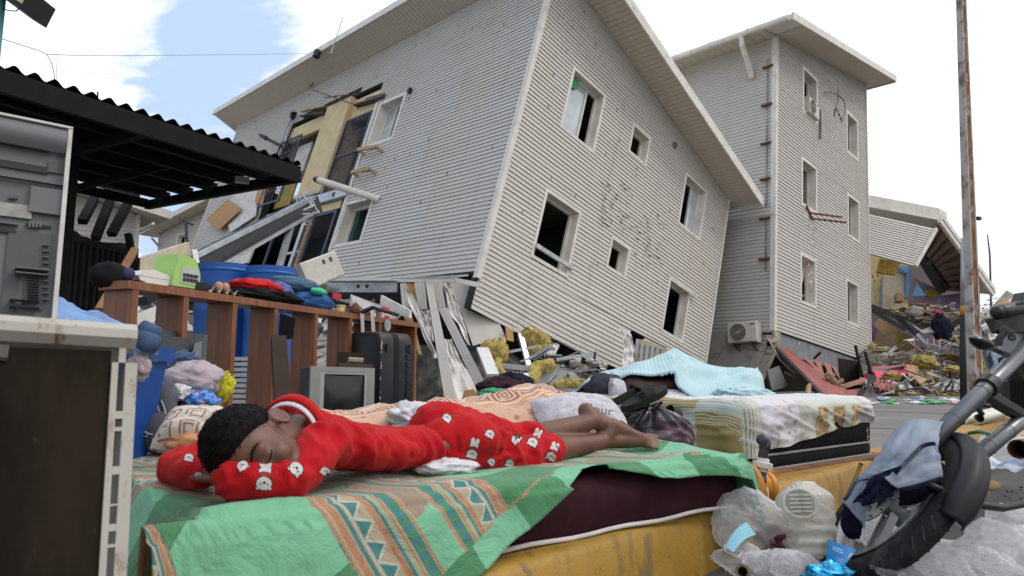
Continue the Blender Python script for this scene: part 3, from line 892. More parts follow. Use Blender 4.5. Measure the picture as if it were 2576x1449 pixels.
# hanging wires on the pier
for k in range(5):
 s=FLp(610+k*10,290,.72);pts=[s+V(-.02*math.sin(i*.8+k),.12*math.sin(i*.5+k*2)*i/9,-.2*i)for i in range(9)]
 mb=MB();mb.tube(pts,.008,4);mb.build('wire',M_CABLE,leaning,local=True)
mb=MB();c=FLp(612,290,.72)
for k in range(6):mb.tube([c+V(-.05+.02*k,math.cos(i*.55)*.1,math.sin(i*.55)*(.09+.01*k))for i in range(12)],.01,4)
mb.build('wire_bundle',M_CABLE,leaning,local=True)
for(x,y)in((380,385),):
 A=FLp(x+40,y+20,.02);B=FLp(x,y,.35);mb=MB();mb.tube([A,B],.05,8);mb.tube([B,B+(B-A)*.4],[.08,.05],8);mb.build('wall_lamp',M_DKGREY,leaning,local=True)
# left of the stairwell: chipboard and torn white sheets over the boards
def quad_panel(name,pts,th,mm,parent=leaning):
 mb=MB();mb.prism(pts,V(-th,0,0));return mb.build(name,mm,parent,local=True)
quad_panel('torn_membrane',[FLp(*p)+V(-.03*i,0,0)for i,p in enumerate(((60,790),(150,680),(290,640),(275,830),(130,930)))],.03,M_PAPER)
quad_panel('chipboard_sheet',[FLp(*p,.18)for p in((-10,860),(120,735),(205,795),(70,920))],.025,M_OSB)
quad_panel('chipboard_sheet',[FLp(*p,.12)for p in((300,640),(345,640),(320,765),(275,750))],.025,M_OSB)
quad_panel('window_reveal',[FLp(*p,.06)for p in((200,985),(300,930),(230,1110),(140,1130))],.05,M_TRIM)
# ------------------------------------------------------------------ the tower block
OT=17.9
x_,y_,z_=V(.7019,.705,-.1019),V(-.7077,.7064,.012),V(.0804,.0636,.9947)
z_=z_.normalized();x_=(x_-z_*x_.dot(z_)).normalized();y_=z_.cross(x_)
OTW=P(1946,832,OT)
tower=thing('apartment_block','tall narrow grey clapboard block still standing behind the tipped one, three rows of windows','building',M=frame(OTW,x_,y_,z_),group='clapboard apartment blocks')
TR=Face((0,0,0),(1,0,0),(0,-1,0),tower)
TL=Face((0,0,0),(0,1,0),(-1,0,0),tower)
def cA(x,y):return((2880+x*.41420)*.67083,(100+y*.41420)*.67083)
def cB(x,y):return((2880+x*.41420)*.67083,(850+y*.41420)*.67083)
def cC(x,y):return((2500+x*.41404)*.67083,(100+y*.41404)*.67083)
def cD(x,y):return((2600+x*.37975)*.67083,(800+y*.37975)*.67083)
TLR=TR.px(*cB(923,1000))[0]
TLL=9.0
t_e=TL.px(*cC(1020,78))[1]
t_top1=TR.px(*cA(912,560))[1]
def trk(r):return t_e+(t_top1-t_e)*r/TLR
wt=[]
for a,b,c,d in((cA(310,352),cA(448,490),cA(440,885),cA(308,768)),(cB(287,225),cB(432,305),cB(432,750),cB(287,688)),(cA(705,750),cA(812,862),cA(808,1222),cA(705,1125)),(cB(702,460),cB(815,525),cB(818,917),cB(705,870))):
 wt.append(rect(TR,a,b,c,d))
m1=TR.px(*cA(297,1170));m2=TR.px(*cA(438,1278));hh=wt[0][3]-wt[0][2];hv=(m1[1]+m2[1])/2
wt.append((m1[0],m2[0],hv-hh,hv))
m1=TR.px(*cB(702,70));m2=TR.px(*cB(815,155));hv=(m1[1]+m2[1])/2
wt.append((wt[2][0],wt[2][1],hv,hv+hh))
hT=[(a+g_,b-g_,c+g_,d-g_)for a,b,c,d in wt]
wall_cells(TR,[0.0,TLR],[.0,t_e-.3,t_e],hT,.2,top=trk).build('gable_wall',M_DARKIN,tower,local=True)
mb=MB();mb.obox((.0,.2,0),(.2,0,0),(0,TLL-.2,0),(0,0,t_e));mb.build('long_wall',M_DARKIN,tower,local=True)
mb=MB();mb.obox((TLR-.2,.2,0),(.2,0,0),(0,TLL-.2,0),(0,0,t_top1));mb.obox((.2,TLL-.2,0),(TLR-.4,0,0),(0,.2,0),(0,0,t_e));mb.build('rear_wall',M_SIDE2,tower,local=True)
mb=MB()
for zz in(.02,hv*.0+2.9,5.75):mb.obox((.2,.2,zz),(TLR-.4,0,0),(0,TLL-.4,0),(0,0,.2))
mb.build('floor_slab',mat('slab_concrete','aaaaaa'),tower,local=True)
def uT1(v):
 if v<=t_e:return TLR-.02
 return TLR-.02
def uT0(v):return .02 if v<=t_e else max(.02,(v-t_e)/(t_top1-t_e)*TLR)
siding(TR,.03,t_top1,.1,uT0,uT1,hT,M_SIDE2,tower)
def sagT(u,v):return(-.05*math.exp(-((v-TL.px(1880,545)[1])/.12)**2)*smooth(3.2,.3,u),.05*math.exp(-((v-TL.px(1880,545)[1])/.1)**2))
siding(TL,.03,t_e,.1,lambda v:.02,lambda v:TLL-.02,[],M_SIDE2,tower,sag=sagT)
flush_boards(tower)
mb=MB();mb.obox((-.05,-.05,.0),(.13,0,0),(0,.025,0),(0,0,t_e));mb.obox((-.05,-.025,.0),(.025,0,0),(0,.12,0),(0,0,t_e));mb.build('corner_trim',M_TRIM,tower,local=True)
mb=MB();mb.obox((TLR-.03,-.045,.0),(.06,0,0),(0,.05,0),(0,0,t_top1));mb.build('corner_trim',M_TRIM,tower,local=True)
for w,s in zip(wt,('open','curtain','dark','dark','dark','dark')):window(TR,w,tower,s,depth=.3,tw=.09)
# roof
sl2=(t_top1-t_e)/TLR;rd=V(1,0,sl2);ov=.8
mb=MB();mb.prism([V(-ov,-ov,trk(-ov)+.03),V(TLR+.75,-ov,trk(TLR+.75)+.03),V(TLR+.75,TLL+.3,trk(TLR+.75)+.03),V(-ov,TLL+.3,trk(-ov)+.03)],V(0,0,.14));mb.build('roof',M_TRIM,tower,local=True)
mb=MB();mb.obox(V(-ov,-ov-.04,trk(-ov)-.0),rd*(TLR+.75+ov),(0,.05,0),(0,0,.22));mb.build('fascia',M_TRIM,tower,local=True)
mb=MB();mb.obox(V(TLR+.73,-ov,trk(TLR+.75)-.02),(.05,0,0),(0,TLL+ov,0),(0,0,.24));mb.build('fascia',M_TRIM,tower,local=True)
mb=MB();mb.tube([V(-ov-.06,-ov+.05,trk(-ov)+.06),V(-ov-.06,TLL+.3,trk(-ov)+.06)],.085,10);mb.build('gutter',M_TRIM,tower,local=True)
mbk=MB();mbk.lathe((0,0,0),(0,1,0),[(.1,0),(.1,.05)],12);mek=mbk.mesh('gutter_clip',M_TRIM)
for k in range(6):inst(mek,'gutter_clip',tower,V(-ov-.06,.4+k*1.15,trk(-ov)+.06))
soffit_strip(tower,V(-ov,0.0,trk(-ov)-.004),V(0,1,0),rd,V(0,0,1),TLL,.25,ov,M_SOFF)
soffit_strip(tower,V(-.02,-ov,trk(-.02)-.004),rd,V(0,1,0),V(0,0,1),TLR+.7,.25,ov,M_SOFF)
a=tower.matrix_basis.inverted()@ P(1913,70,17.6)
u0=.72
mb=MB();mb.tube([V(-ov-.06,u0-.1,trk(-ov)+.02),V(-ov+.02,u0-.1,trk(-ov)-.25),V(-.12,u0-.05,trk(-ov)-.78),V(-.1,u0-.05,trk(-ov)-.95)],.075,10);mb.build('downpipe',M_TRIM,tower,local=True)
mbk=MB();mbk.box((0,0,0),(.08,.3,.05));mbk.tube([(-.05,-.12,.0),(-.09,0,-.03),(-.05,.12,0)],.02,5);mek=mbk.mesh('pipe_clip',M_RUST)
for(x,y)in(cC(925,370),cC(915,715),cC(908,1062),cC(903,1385),cD(715,55),cD(710,455)):
 u,v=TL.px(x,y);inst(mek,'pipe_clip',tower,TL.p(u,v,.06))
mb=MB();u,v=TL.px(*cC(920,300));mb.obox(TL.p(u-.03,v-6.2,.018),(0,.06,0),(-.006,0,0),(0,0,6.2));mb.build('pipe_stain',mat('pipe_stain',(.21,.2,.195),.8,var=.4,scale=3),tower,local=True)
# grey concrete base beam and broken corner under the boards
M_BASE=mat('grey_base_paint',(.20,.205,.225),.7,var=.15,scale=4,dirt=((.12,.11,.1),.5,5,.5))
M_PLAST=mat('beige_plaster',(.40,.365,.325),.85,var=.08,scale=2,bump=.2,bscale=30,dirt=((.2,.18,.16),.6,3,.55))
mb=MB();mb.obox((.02,.03,-.52),(TLR*.86,0,0),(0,.5,0),(0,0,.52));mb.build('base_beam',M_BASE,tower,local=True)
mb=MB();mb.obox((TLR*.86,.03,-.6),(TLR*.14,0,0),(0,.5,0),(0,0,.6));mb.build('base_pillar',mat('white_plaster',(.6,.59,.57),.8),tower,local=True)
def TLp(x,y,d=0):u,v=TL.px(x,y);return TL.p(u,v,d)
pl=[TLp(*cD(-200,1178),.02),TLp(*cD(810,1160),.02),TLp(*cD(800,1330),.02),TLp(*cD(640,1700),.05),TLp(*cD(-200,1900),.05)]
mb=MB();mb.prism(pl,V(.25,0,0));mb.build('plaster_wall',M_PLAST,tower,local=True)
mb=MB()
for pts in(((150,1420),(260,1425),(300,1320)),((190,1400),(265,1385)),((660,1500),(700,1400),(780,1370)),((420,1320),(480,1330),(660,1365),(760,1375))):
 q=[TLp(*cD(*p),.028)for p in pts]
 for A,B in zip(q[:-1],q[1:]):mb.bar(A,B,.006,.03,(1,0,0))
mb.build('crack',M_BLACK,tower,local=True)
mbk=MB();mbk.box((0,0,0),(.07,.30,.135));mek=mbk.mesh('block',mat('broken_block',(.36,.33,.29),.9,var=.2,bump=.4))
rg=random.Random(3)
for i in range(9):
 A=TLp(*cD(745+rg.uniform(-25,45),1180+i*22),.03)
 inst(mek,'block',tower,A,Matrix.Translation(A)@ Matrix.Rotation(rg.uniform(-.15,.15),4,'X'))
# wire coil beside the top window, rusty brackets below the middle one, wash streaks
mb=MB();q=[TR.p(*TR.px(*cA(*p)),.08+.04*i)for i,p in enumerate(((480,600),(520,600),(590,630),(635,690),(630,790),(585,885),(560,840),(510,760),(480,840),(470,790),(490,720),(480,610)))]
mb.tube(q,.018,5);q=[TR.p(*TR.px(*cA(*p)),.06)for p in((455,760),(458,900),(456,1025))];mb.tube(q,.03,5);mb.build('cable_tangle',mat('cable_grey',(.12,.12,.11),.7),tower,local=True)
w=wt[4]
mb=MB()
for k in range(2):
 A=TR.p(w[0]+.55+.3*k,w[2]-.1-.1*k,.03);mb.bar(A,A+V(.5,-.75,-.12+.02*k),.045,.045)
mb.bar(TR.p(w[0]+.3,w[2]+.05,.05),TR.p(w[0]+.75,w[2]-.25,.04),.04,.05);mb.build('rusty_bracket',M_RUST,tower,local=True)
mb=MB();rg=random.Random(8)
wash=mat('white_wash_streak',(.60,.62,.63),.6,var=.15)
for k in range(34):
 u=rg.choice((w[0]+.35,w[0]+.65,w[1]-.1))+rg.gauss(0,.1);v=w[2]-.2-abs(rg.gauss(0,.9))-(0 if k<16 else rg.uniform(1.3,4))
 if k>15:u-=rg.uniform(0,.9)
 v=round(v/.1)*.1+.03+.025;L=.03+(.02 if k<16 else .0)
 mb.obox(TR.p(u,v,.0125),(rg.uniform(.05,.2)if k<16 else .05,0,0),(0,.001,-.0),(0,-.011,.066))
mb.build('wash_streak',wash,tower,local=True)
# air conditioners
Rt=tower.matrix_basis
acM=Rt @ frame(TLp(1884,866,.24),V(0,-1,0),V(1,0,0),V(0,0,1))
acM=acM @ Matrix.Rotation(-.05,4,'Y')
ac_unit('air_conditioner','white outdoor air conditioner unit on brackets low on the tall block, cables hanging',acM,'outdoor air conditioner units',1.0)
w=wt[0]
acM=Rt @ frame(TR.p(w[0]+.62,w[2]+.06,-.02),V(1,0,0),V(0,1,0),V(0,0,1))
ac_unit('air_conditioner','white air conditioner unit sitting in the topmost window of the tall block',acM,'outdoor air conditioner units',.95,True)
acM=frame(P(822,702,11.2),V(.45,.55,.42),V(-.75,.55,.2),V(-.2,-.35,.9));xx,yy,zz=ortho(V(-.35,-.25,.9),V(.62,.5,.4))
acM=frame(P(818,712,11.0),xx,yy,zz)
ac_unit('air_conditioner','battered beige air conditioner fallen at the foot of the stairwell',acM,'outdoor air conditioner units',.8,'back')
mb=MB()
for k in range(4):
 q=[P(1928+6*k,850+3*k,17.2),P(1950,872-8*k,16.9),P(1962,838+6*k,16.9),P(1938,862,16.8),P(1962,905,16.7),P(1998,930+k*3,16.6),P(2002,950,16.6),P(1975,955-k*6,16.6)]
 mb.tube(q[:3+k+1]if k<3 else q,.022,6)
tag(mb.build('cable_bundle',mat('cable_cream',(.42,.35,.27),.7)),'cream insulated pipes dangling beside the low air conditioner','cable')
# ------------------------------------------------------------------ distant houses on the left
def small_house(label,o,xdir,ydir,lx,ly,h,slope,win,nm='apartment_block',ph=.18):
 x_=V(*xdir,0).normalized();y_=V(-x_.y,x_.x,0);t=thing(nm,label,'building',M=frame(o,x_,y_,V(0,0,1)),group='clapboard apartment blocks')
 FX=Face((0,0,0),(1,0,0),(0,-1,0),t);FY=Face((0,0,0),(0,1,0),(-1,0,0),t)
 def tp(x):return h+slope*x
 wall_cells(FX,[0.0,lx],[-4.0,h-.6,h],[(a+.05,b-.05,c+.05,d-.05)for a,b,c,d in win],.2,top=tp).build('gable_wall',M_DARKIN,t,local=True)
 mb=MB();mb.obox((0,.2,-4),(.2,0,0),(0,ly-.2,0),(0,0,h+4));mb.build('long_wall',M_DARKIN,t,local=True);mb=MB();mb.obox((lx-.2,.2,-4),(.2,0,0),(0,ly-.2,0),(0,0,tp(lx)+4));mb.build('long_wall',M_DARKIN,t,local=True)
 mx=max(h,tp(lx))
 siding(FX,-3.9,mx,ph,lambda v:.02 if v<tp(0)or slope<0 else(v-h)/slope,lambda v:lx-.02 if v<tp(lx)or slope>0 else(v-h)/slope,[(a+.05,b-.05,c+.05,d-.05)for a,b,c,d in win],M_SIDE2,t,prd=.03)
 siding(FY,-3.9,h,ph,lambda v:.02,lambda v:ly-.02,[],M_SIDE2,t,prd=.03)
 flush_boards(t)
 for w in win:window(FX,w,t,'slide',.25,.12)
 mb=MB();mb.prism([V(-.9,-.9,tp(-.9)+.03),V(lx+.9,-.9,tp(lx+.9)+.03),V(lx+.9,ly+.9,tp(lx+.9)+.03),V(-.9,ly+.9,tp(-.9)+.03)],V(0,0,.22));mb.build('roof',M_SOFF,t,local=True)
 mb=MB();mb.obox(V(-.9,-.95,tp(-.9)-.02),V(lx+1.8,0,slope*(lx+1.8)),(0,.06,0),(0,0,.32));mb.build('fascia',M_TRIM,t,local=True)
 mb=MB();mb.obox((-.05,-.05,-4),(.15,0,0),(0,.03,0),(0,0,h+4));mb.build('corner_trim',M_TRIM,t,local=True)
 mb=MB();mb.obox((lx-.1,-.05,-4),(.15,0,0),(0,.03,0),(0,0,tp(lx)+4));mb.build('corner_trim',M_TRIM,t,local=True)
 return t
# house partly hidden by the canopy: right-hand wall end near px 345, eave tip near 390,556
hb=P(345,600,26);gx=9.0
h1=small_house('clapboard block with a deep eave seen under the dark canopy',hb-U*9.0,(U.x,U.y),None,9.0,8.0,2.55,-.18,[(5.3,6.9,-.55,1.15)])
mb=MB();q=[P(386,562,25.6),P(370,572,26),P(346,580,26)];mb.tube(q,.06,8)
tag(mb.build('drainpipe',M_TRIM),'slanting drainpipe under the eave tip of the block behind the canopy','drainpipe')
h2=small_house('most distant clapboard block, low and small between canopy and tipped block',P(398,640,42),(.80,-.6),None,9,6,1.3,.13,[(2.2,3.4,-.35,1.0)])
mb=MB();q=[P(381,598,41),P(398,618,42)];mb.tube(q,.07,6);tag(mb.build('drainpipe',M_TRIM),'slanting drainpipe at the corner of the most distant block','drainpipe')
mb=MB();mb.tube([P(467,545,13),P(470,600,13),P(478,700,13)],.03,6);mb.tube([P(450,549,13),P(486,566,13)],.022,6)
tag(mb.build('aerial_mast',M_DKGREY),'thin dark aerial mast with a crossbar against the sky','antenna')
# ================================================================== helpers for debris
def sheet(name,pts,th,m,parent=None,label=None,cat=None,group=None,smooth=False,nrm=None):
 q=[P(*p)for p in pts]
 n=Vector()
 for i in range(len(q)):n+=q[i].cross(q[(i+1)%len(q)])
 n=nrm or n.normalized()
 if n.y<0:n=-n
 mb=MB();mb.prism(q,n*th)
 o=mb.build(name,m,parent)
 return tag(o,label,cat,group)
def beam(name,a,b,w,h,m,parent=None,label=None,cat=None,group=None,up=(0,0,1),channel=False):
 A,B=P(*a),P(*b);mb=MB()
 if channel:
  t=(B-A).normalized();x=t.cross(Vector(up)).normalized();z=x.cross(t)
  mb.bar(A,B,.006,h,up);mb.bar(A+z*h/2-x*w/2,B+z*h/2-x*w/2,w,.006,up);mb.bar(A-z*h/2-x*w/2,B-z*h/2-x*w/2,w,.006,up)
 else:mb.bar(A,B,w,h,up)
 return tag(mb.build(name,m,parent),label,cat,group)
def strips(name,label,cat,quad,k,m,group=None,th=.012,gap=.12,horiz=False,jit=0.0):
 """a torn piece of cladding: quad of 4 (px,py,d) corners tl,tr,br,bl made of k parallel boards"""
 q=[P(*p)for p in quad];tl,tr,br,bl=q
 n=(tr-tl).cross(bl-tl).normalized()
 if n.y>0:n=-n
 t=thing(name,label,cat,lerp(bl,br,.5),group)
 rg=random.Random(len(label)+k)
 for i in range(k):
  a,b=i/k,(i+1)/k;c=lerp(a,b,1-gap)
  if horiz:A=[lerp(tl,bl,a),lerp(tr,br,a),lerp(tr,br,b),lerp(tl,bl,b)];d=[0,0,.018,.018]
  else:A=[lerp(tl,tr,a),lerp(tl,tr,b),lerp(bl,br,b),lerp(bl,br,a)];d=[.0,.02,.02,.0]
  e=rg.uniform(-jit,jit)
  A=[p+n*dd for p,dd in zip(A,d)]
  if not horiz:A[2]=A[2]+(A[2]-A[1]).normalized()*e;A[3]=A[3]+(A[3]-A[0]).normalized()*e
  mb=MB();mb.prism(A,-n*th);mb.build('siding_board',m,t)
 return t
def lump(name,c,r,m,seed=0,label=None,cat=None,group=None,amp=.35,freq=2.5,nu=26,nv=16,parent=None,rot=None,smooth=True,ridged=False):
 mb=MB();c=Vector(c)
 def fn(d):
  n=fbm(d,freq,seed*3.1,4)
  if ridged:n=(1-abs(n)*2.2)*.5
  return n*amp
 ax=r
 if rot is not None:
  R=rot;ax=(R @ V(r[0],0,0),R @ V(0,r[1],0),R @ V(0,0,r[2]))
 mb.ball(c,ax,nu,nv,fn=fn)
 o=mb.build(name,m,parent,smooth=smooth)
 return tag(o,label,cat,group)
def wool(name,pts,rs,seed,label,group='lumps of yellow glass wool'):
 """ragged roll of insulation along a path"""
 mb=MB();q=[P(*p)for p in pts];n=26;k=18
 def path(t):
  f=t*(len(q)-1);i=min(int(f),len(q)-2);return lerp(q[i],q[i+1],f-i),lerp(rs[i],rs[i+1],f-i)
 def fn(u,v):
  c,r=path(u);t=(path(min(1,u+.02))[0]-path(max(0,u-.02))[0]).normalized()
  x=t.cross(V(0,1,.2)).normalized();y=x.cross(t);a=2*PI*v
  r*=.5*(1+.45*fbm((u*6,math.cos(a)*1.5,math.sin(a)*1.5+seed),1.1,seed,4))*(min(1,u*9+.25)*min(1,(1-u)*9+.25))
  return c+x*math.cos(a)*r+y*math.sin(a)*r*.75
 mb.grid(fn,n,k)
 return tag(mb.build(name,M_YEL,smooth=True),label,'insulation',group)
def rubble(name,n,area,zf,mats,seed,smin=.08,smax=.5,label=None):
 """heap of small broken pieces nobody could count"""
 rg=random.Random(seed);mb=MB()
 for i in range(n):
  x,y=area(rg);z=zf(x,y);c=V(x,y,z+rg.uniform(-.05,.12))
  k=rg.random();L=rg.uniform(smin,smax)
  d=V(rg.gauss(0,1),rg.gauss(0,1),rg.gauss(0,.35)).normalized();e=d.cross(V(rg.gauss(0,.4),rg.gauss(0,.4),1)).normalized();f_=d.cross(e)
  mi=rg.randrange(len(mats))
  if k<.4:mb.cbox(c,d*L*2.2,e*.05,f_*.03,mi)
  elif k<.8:
   w=L*rg.uniform(.4,.9)
   mb.prism([c-d*L*.5-e*w*.5,c+d*L*.5-e*w*rg.uniform(.2,.6),c+d*L*rg.uniform(.3,.6)+e*w*.5,c-d*L*.4+e*w*.5],f_*.02,mi)
  else:mb.ball(c,(d*L*.3,e*L*.22,f_*L*.2),6,4,mi,fn=lambda q:nz(q,2.3,i)*.5)
 return tag(mb.build(name,mats),kind='stuff')
M_CONC=mat('broken_concrete',(.30,.285,.26),.92,var=.2,scale=6,bump=.5)
M_DUST=mat('dusty_brown_board',(.20,.155,.115),.9,var=.25)
M_GREYP=mat('grey_green_panel',(.27,.29,.285),.6,var=.12,dirt=((.16,.14,.12),.5,5,.55))
M_WHITEP=mat('white_metal_strip',(.62,.62,.62),.5,var=.08)
# ================================================================== under the tipped block
Mi=leaning.matrix_basis
def under(rr,ll):return Mi @ V(rr,ll,0)
mb=MB()
def mound(u,v):
 r=lerp(-1.2,LR+.3,u);l=lerp(-1.0,LL,v);p=under(r,l)
 top=p.z-.9
 e=smooth(0,.12,u)*smooth(0,.10,v)
 z=PAVE-.1+max(0,min(1.75,top))*e*(.75+.5*fbm((p.x,p.y,0),.8,4,3))
 return V(p.x,p.y,min(z,max(PAVE,p.z-.35)))
mb.grid(mound,46,60);tag(mb.build('rubble',mat('rubble_dark',(.10,.095,.085),.95,var=.5,scale=5,bump=1,bscale=20)),kind='stuff')
def area_main(rg):
 r=rg.uniform(-.3,LR);l=rg.uniform(-.9,.9)if rg.random()<.75 else rg.uniform(.5,7)
 if rg.random()<.35:r=rg.uniform(-1.2,.4);l=rg.uniform(-.5,9)
 p=under(r,l);q_=CX+FPX*p.x/p.y
 if q_<1300:p=under(rg.uniform(1.5,LR),rg.uniform(-.5,.9))
 return p.x,p.y
def zf_main(x,y):
 rel=V(x,y,0)-OM;r=rel.dot(U);
 return PAVE+random.Random(int(x*971+y*331)).uniform(0,1)*max(.12,.95-.12*max(0,r))
rubble('rubble',520,area_main,zf_main,[M_SILVER,M_GREYP,M_PAPER,M_DUST,M_CONC,M_DKGREY,M_WHITEP],21,.1,.5)
def c9(x,y,d):return((1500+x*.34503)*.67083,(1000+y*.34503)*.67083,d)
def c5b(x,y,d):return((1450+x*.48298)*.67083,(1000+y*.48298)*.67083,d)
G1='torn strips of upright grey cladding'
strips('cladding_strip','short torn upright cladding piece left of the brown chipboard patch, two boards','cladding',[c9(0,185,11.7),c9(62,180,11.7),c9(110,490,11.5),c9(30,500,11.5)],2,M_SIDE,G1)
strips('cladding_strip','short upright cladding piece of three boards under the white gutter','cladding',[c9(155,175,11.75),c9(270,170,11.75),c9(300,465,11.55),c9(205,470,11.55)],3,M_SIDE,G1)
strips('cladding_strip','longest upright cladding strip, falling from the white gutter to the ground beside the suitcase','cladding',[c9(275,150,11.6),c9(350,165,11.6),c9(615,1470,9.9),c9(490,1470,9.9)],3,M_SIDE,G1)
strips('cladding_strip','small upright cladding piece of two boards hanging above the slanting strip','cladding',[c9(352,170,11.7),c9(450,165,11.7),c9(500,445,11.5),c9(420,450,11.5)],2,M_SIDE,G1)
strips('cladding_strip','slanting cladding strip bent outwards to the lower right','cladding',[c9(415,455,11.4),c9(510,450,11.4),c9(945,1310,10.2),c9(865,1380,10.2)],3,M_SIDE,G1)
strips('cladding_strip','wide fan of upright cladding boards tucked under the corner of the tipped block','cladding',[c9(545,180,12.25),c9(872,190,12.5),c9(1165,812,12.4),c9(795,862,12.0)],9,M_SIDE,G1,jit=.03)
# sheathing, membrane
G2='torn white building membrane'
sheet('chipboard',[c9(60,180,11.85),c9(160,178,11.85),c9(185,400,11.8),c9(100,330,11.8)],.03,M_OSB,None,'orange chipboard patch showing at the top between torn cladding pieces','chipboard','broken chipboard')
sheet('chipboard',[c9(20,490,11.8),c9(120,485,11.8),c9(240,960,11.2),c9(205,950,11.2)],.03,M_OSB,None,'long chipboard piece behind the end of the wooden shelf','chipboard','broken chipboard')
sheet('chipboard',[c9(470,175,12.0),c9(545,180,12.0),c9(530,300,12.0),c9(480,260,12.0)],.03,M_OSB,None,'small chipboard patch above the white membrane triangle','chipboard','broken chipboard')
sheet('chipboard',[c9(1150,640,12.3),c9(1225,690,12.4),c9(1240,815,12.4),c9(1165,800,12.3)],.03,M_OSB,None,'chipboard end showing at the right edge of the fan of cladding','chipboard','broken chipboard')
sheet('chipboard',[c9(700,1345,9.6),c9(800,1330,9.6),c9(835,1380,9.6),c9(780,1470,9.6),c9(660,1470,9.6)],.05,M_OSB,None,'rounded chipboard offcut standing on the ground behind the dark clothes','chipboard','broken chipboard')
def torn(pts_l,pts_r,label,seed=0,m=None):
 """ragged hanging sheet between two edge polylines of (px,py,d)"""
 L=[P(*p)for p in pts_l];R=[P(*p)for p in pts_r]
 def ev(q,t):
  f=t*(len(q)-1);i=min(int(f),len(q)-2);return lerp(q[i],q[i+1],f-i)
 mb=MB()
 mb.grid(lambda u,v:lerp(ev(L,u),ev(R,u),v)+V(0,-.10*fbm((u*4,v*3,seed),1.2,seed),.03*fbm((u*6,v*6,seed),1,seed+3)),22,12)
 n=len(mb.v);off=V(0,.012,0);mb2=MB();mb2.add(mb.v,mb.f);mb2.add([p+off for p in mb.v],[f[::-1]for f in mb.f])
 return tag(mb2.build('membrane',m or M_PAPER,smooth=True),label,'membrane',G2)
torn([c9(65,200,11.7),c9(90,380,11.55),c9(210,640,11.2),c9(340,930,10.9),c9(370,990,10.8)],[c9(100,260,11.7),c9(180,380,11.55),c9(270,640,11.25),c9(380,900,10.9),c9(395,995,10.8)],'narrow white membrane strip twisting down behind the shelf end',1)
torn([c9(190,470,11.8),c9(240,640,11.6),c9(330,800,11.3)],[c9(320,470,11.8),c9(350,640,11.6),c9(370,820,11.3)],'dirty white membrane left of the longest cladding strip',2)
torn([c9(445,180,11.95),c9(500,300,11.9),c9(520,480,11.8),c9(640,640,11.7),c9(740,850,11.5)],[c9(545,200,12.1),c9(610,330,12.0),c9(660,520,11.9),c9(720,680,11.8),c9(770,860,11.5)],'tall white membrane left of the fan of cladding',3)
torn([c9(470,780,11.2),c9(510,1000,10.9),c9(560,1300,10.4),c9(620,1470,10.1)],[c9(560,800,11.3),c9(650,1000,11.0),c9(800,1250,10.6),c9(860,1470,10.3)],'large rust-stained white membrane between the two long cladding strips',4)
torn([c9(1560,985,12.4),c9(1600,880,12.5),c9(1700,830,12.6)],[c9(1620,1040,12.3),c9(1690,960,12.4),c9(1739,850,12.6)],'curled white membrane flap hanging under the torn siding edge',5)
torn([c5b(1800,470,13.6),c5b(1840,600,13.5),c5b(1825,770,13.3)],[c5b(1895,520,13.7),c5b(1925,640,13.6),c5b(1920,770,13.4)],'upright white membrane panel beside the yellow studs',6)
torn([c5b(1530,690,12.9),c5b(1560,740,12.8)],[c5b(1610,720,13.0),c5b(1615,750,12.9)],'small torn membrane flap low under the siding',7)
torn([c5b(1640,730,13.1),c5b(1660,800,13.0)],[c5b(1720,760,13.2),c5b(1700,810,13.1)],'torn membrane scrap just left of the pale blue blanket',8)
torn([c5b(1040,440,12.5),c5b(1160,500,12.6),c5b(1300,590,12.8)],[c5b(1060,470,12.5),c5b(1150,530,12.6),c5b(1290,620,12.8)],'long white torn membrane along the lower edge of the siding',9)
# gutter trim and steel beams
gt=thing('gutter_trim','long white gutter trim with a kink, across the foot of the left wall','trim',P(*c9(275,150,11.6)))
for a,b in(((-760,150,12.4),(275,142,11.75)),((275,142,11.75),(600,150,11.7)),((600,150,11.7),(860,200,11.75))):
 mb=MB();mb.bar(P(*c9(*a)),P(*c9(*b)),.06,.085);mb.build('trim_length',M_TRIM,gt)
bm=thing('steel_channel','galvanised steel channel with two oval holes above the clothes on the shelf','steel beam',P(920,722,11.9))
mb=MB();A,B=P(822,722,12.3),P(1000,722,11.9);mb.bar(A,B,.05,.20);mb.bar(A+V(0,-.06,.1),B+V(0,-.06,.1),.1,.012);mb.bar(A+V(0,-.06,-.1),B+V(0,-.06,-.1),.1,.012);mb.build('channel',M_SILVER,bm)
for x in(901,923):
 mb=MB();mb.lathe(P(x,720,11.82),(0,-1,0),[(.035,0),(.001,.002)],12);mb.build('web_hole',M_BLACK,bm)
sheet('steel_plate',[(742,706,12.2),(822,716,12.0),(822,742,12.0),(750,722,12.2)],.02,M_DUST,None,'bent brownish plate running into the left end of the steel channel','plate')
sheet('torn_board',[c9(-100,130,11.5),c9(740,80,11.5),c9(745,100,11.45),c9(500,132,11.5)],.02,M_GREYP,None,'loose dark-edged siding board peeling off above the white gutter','board')
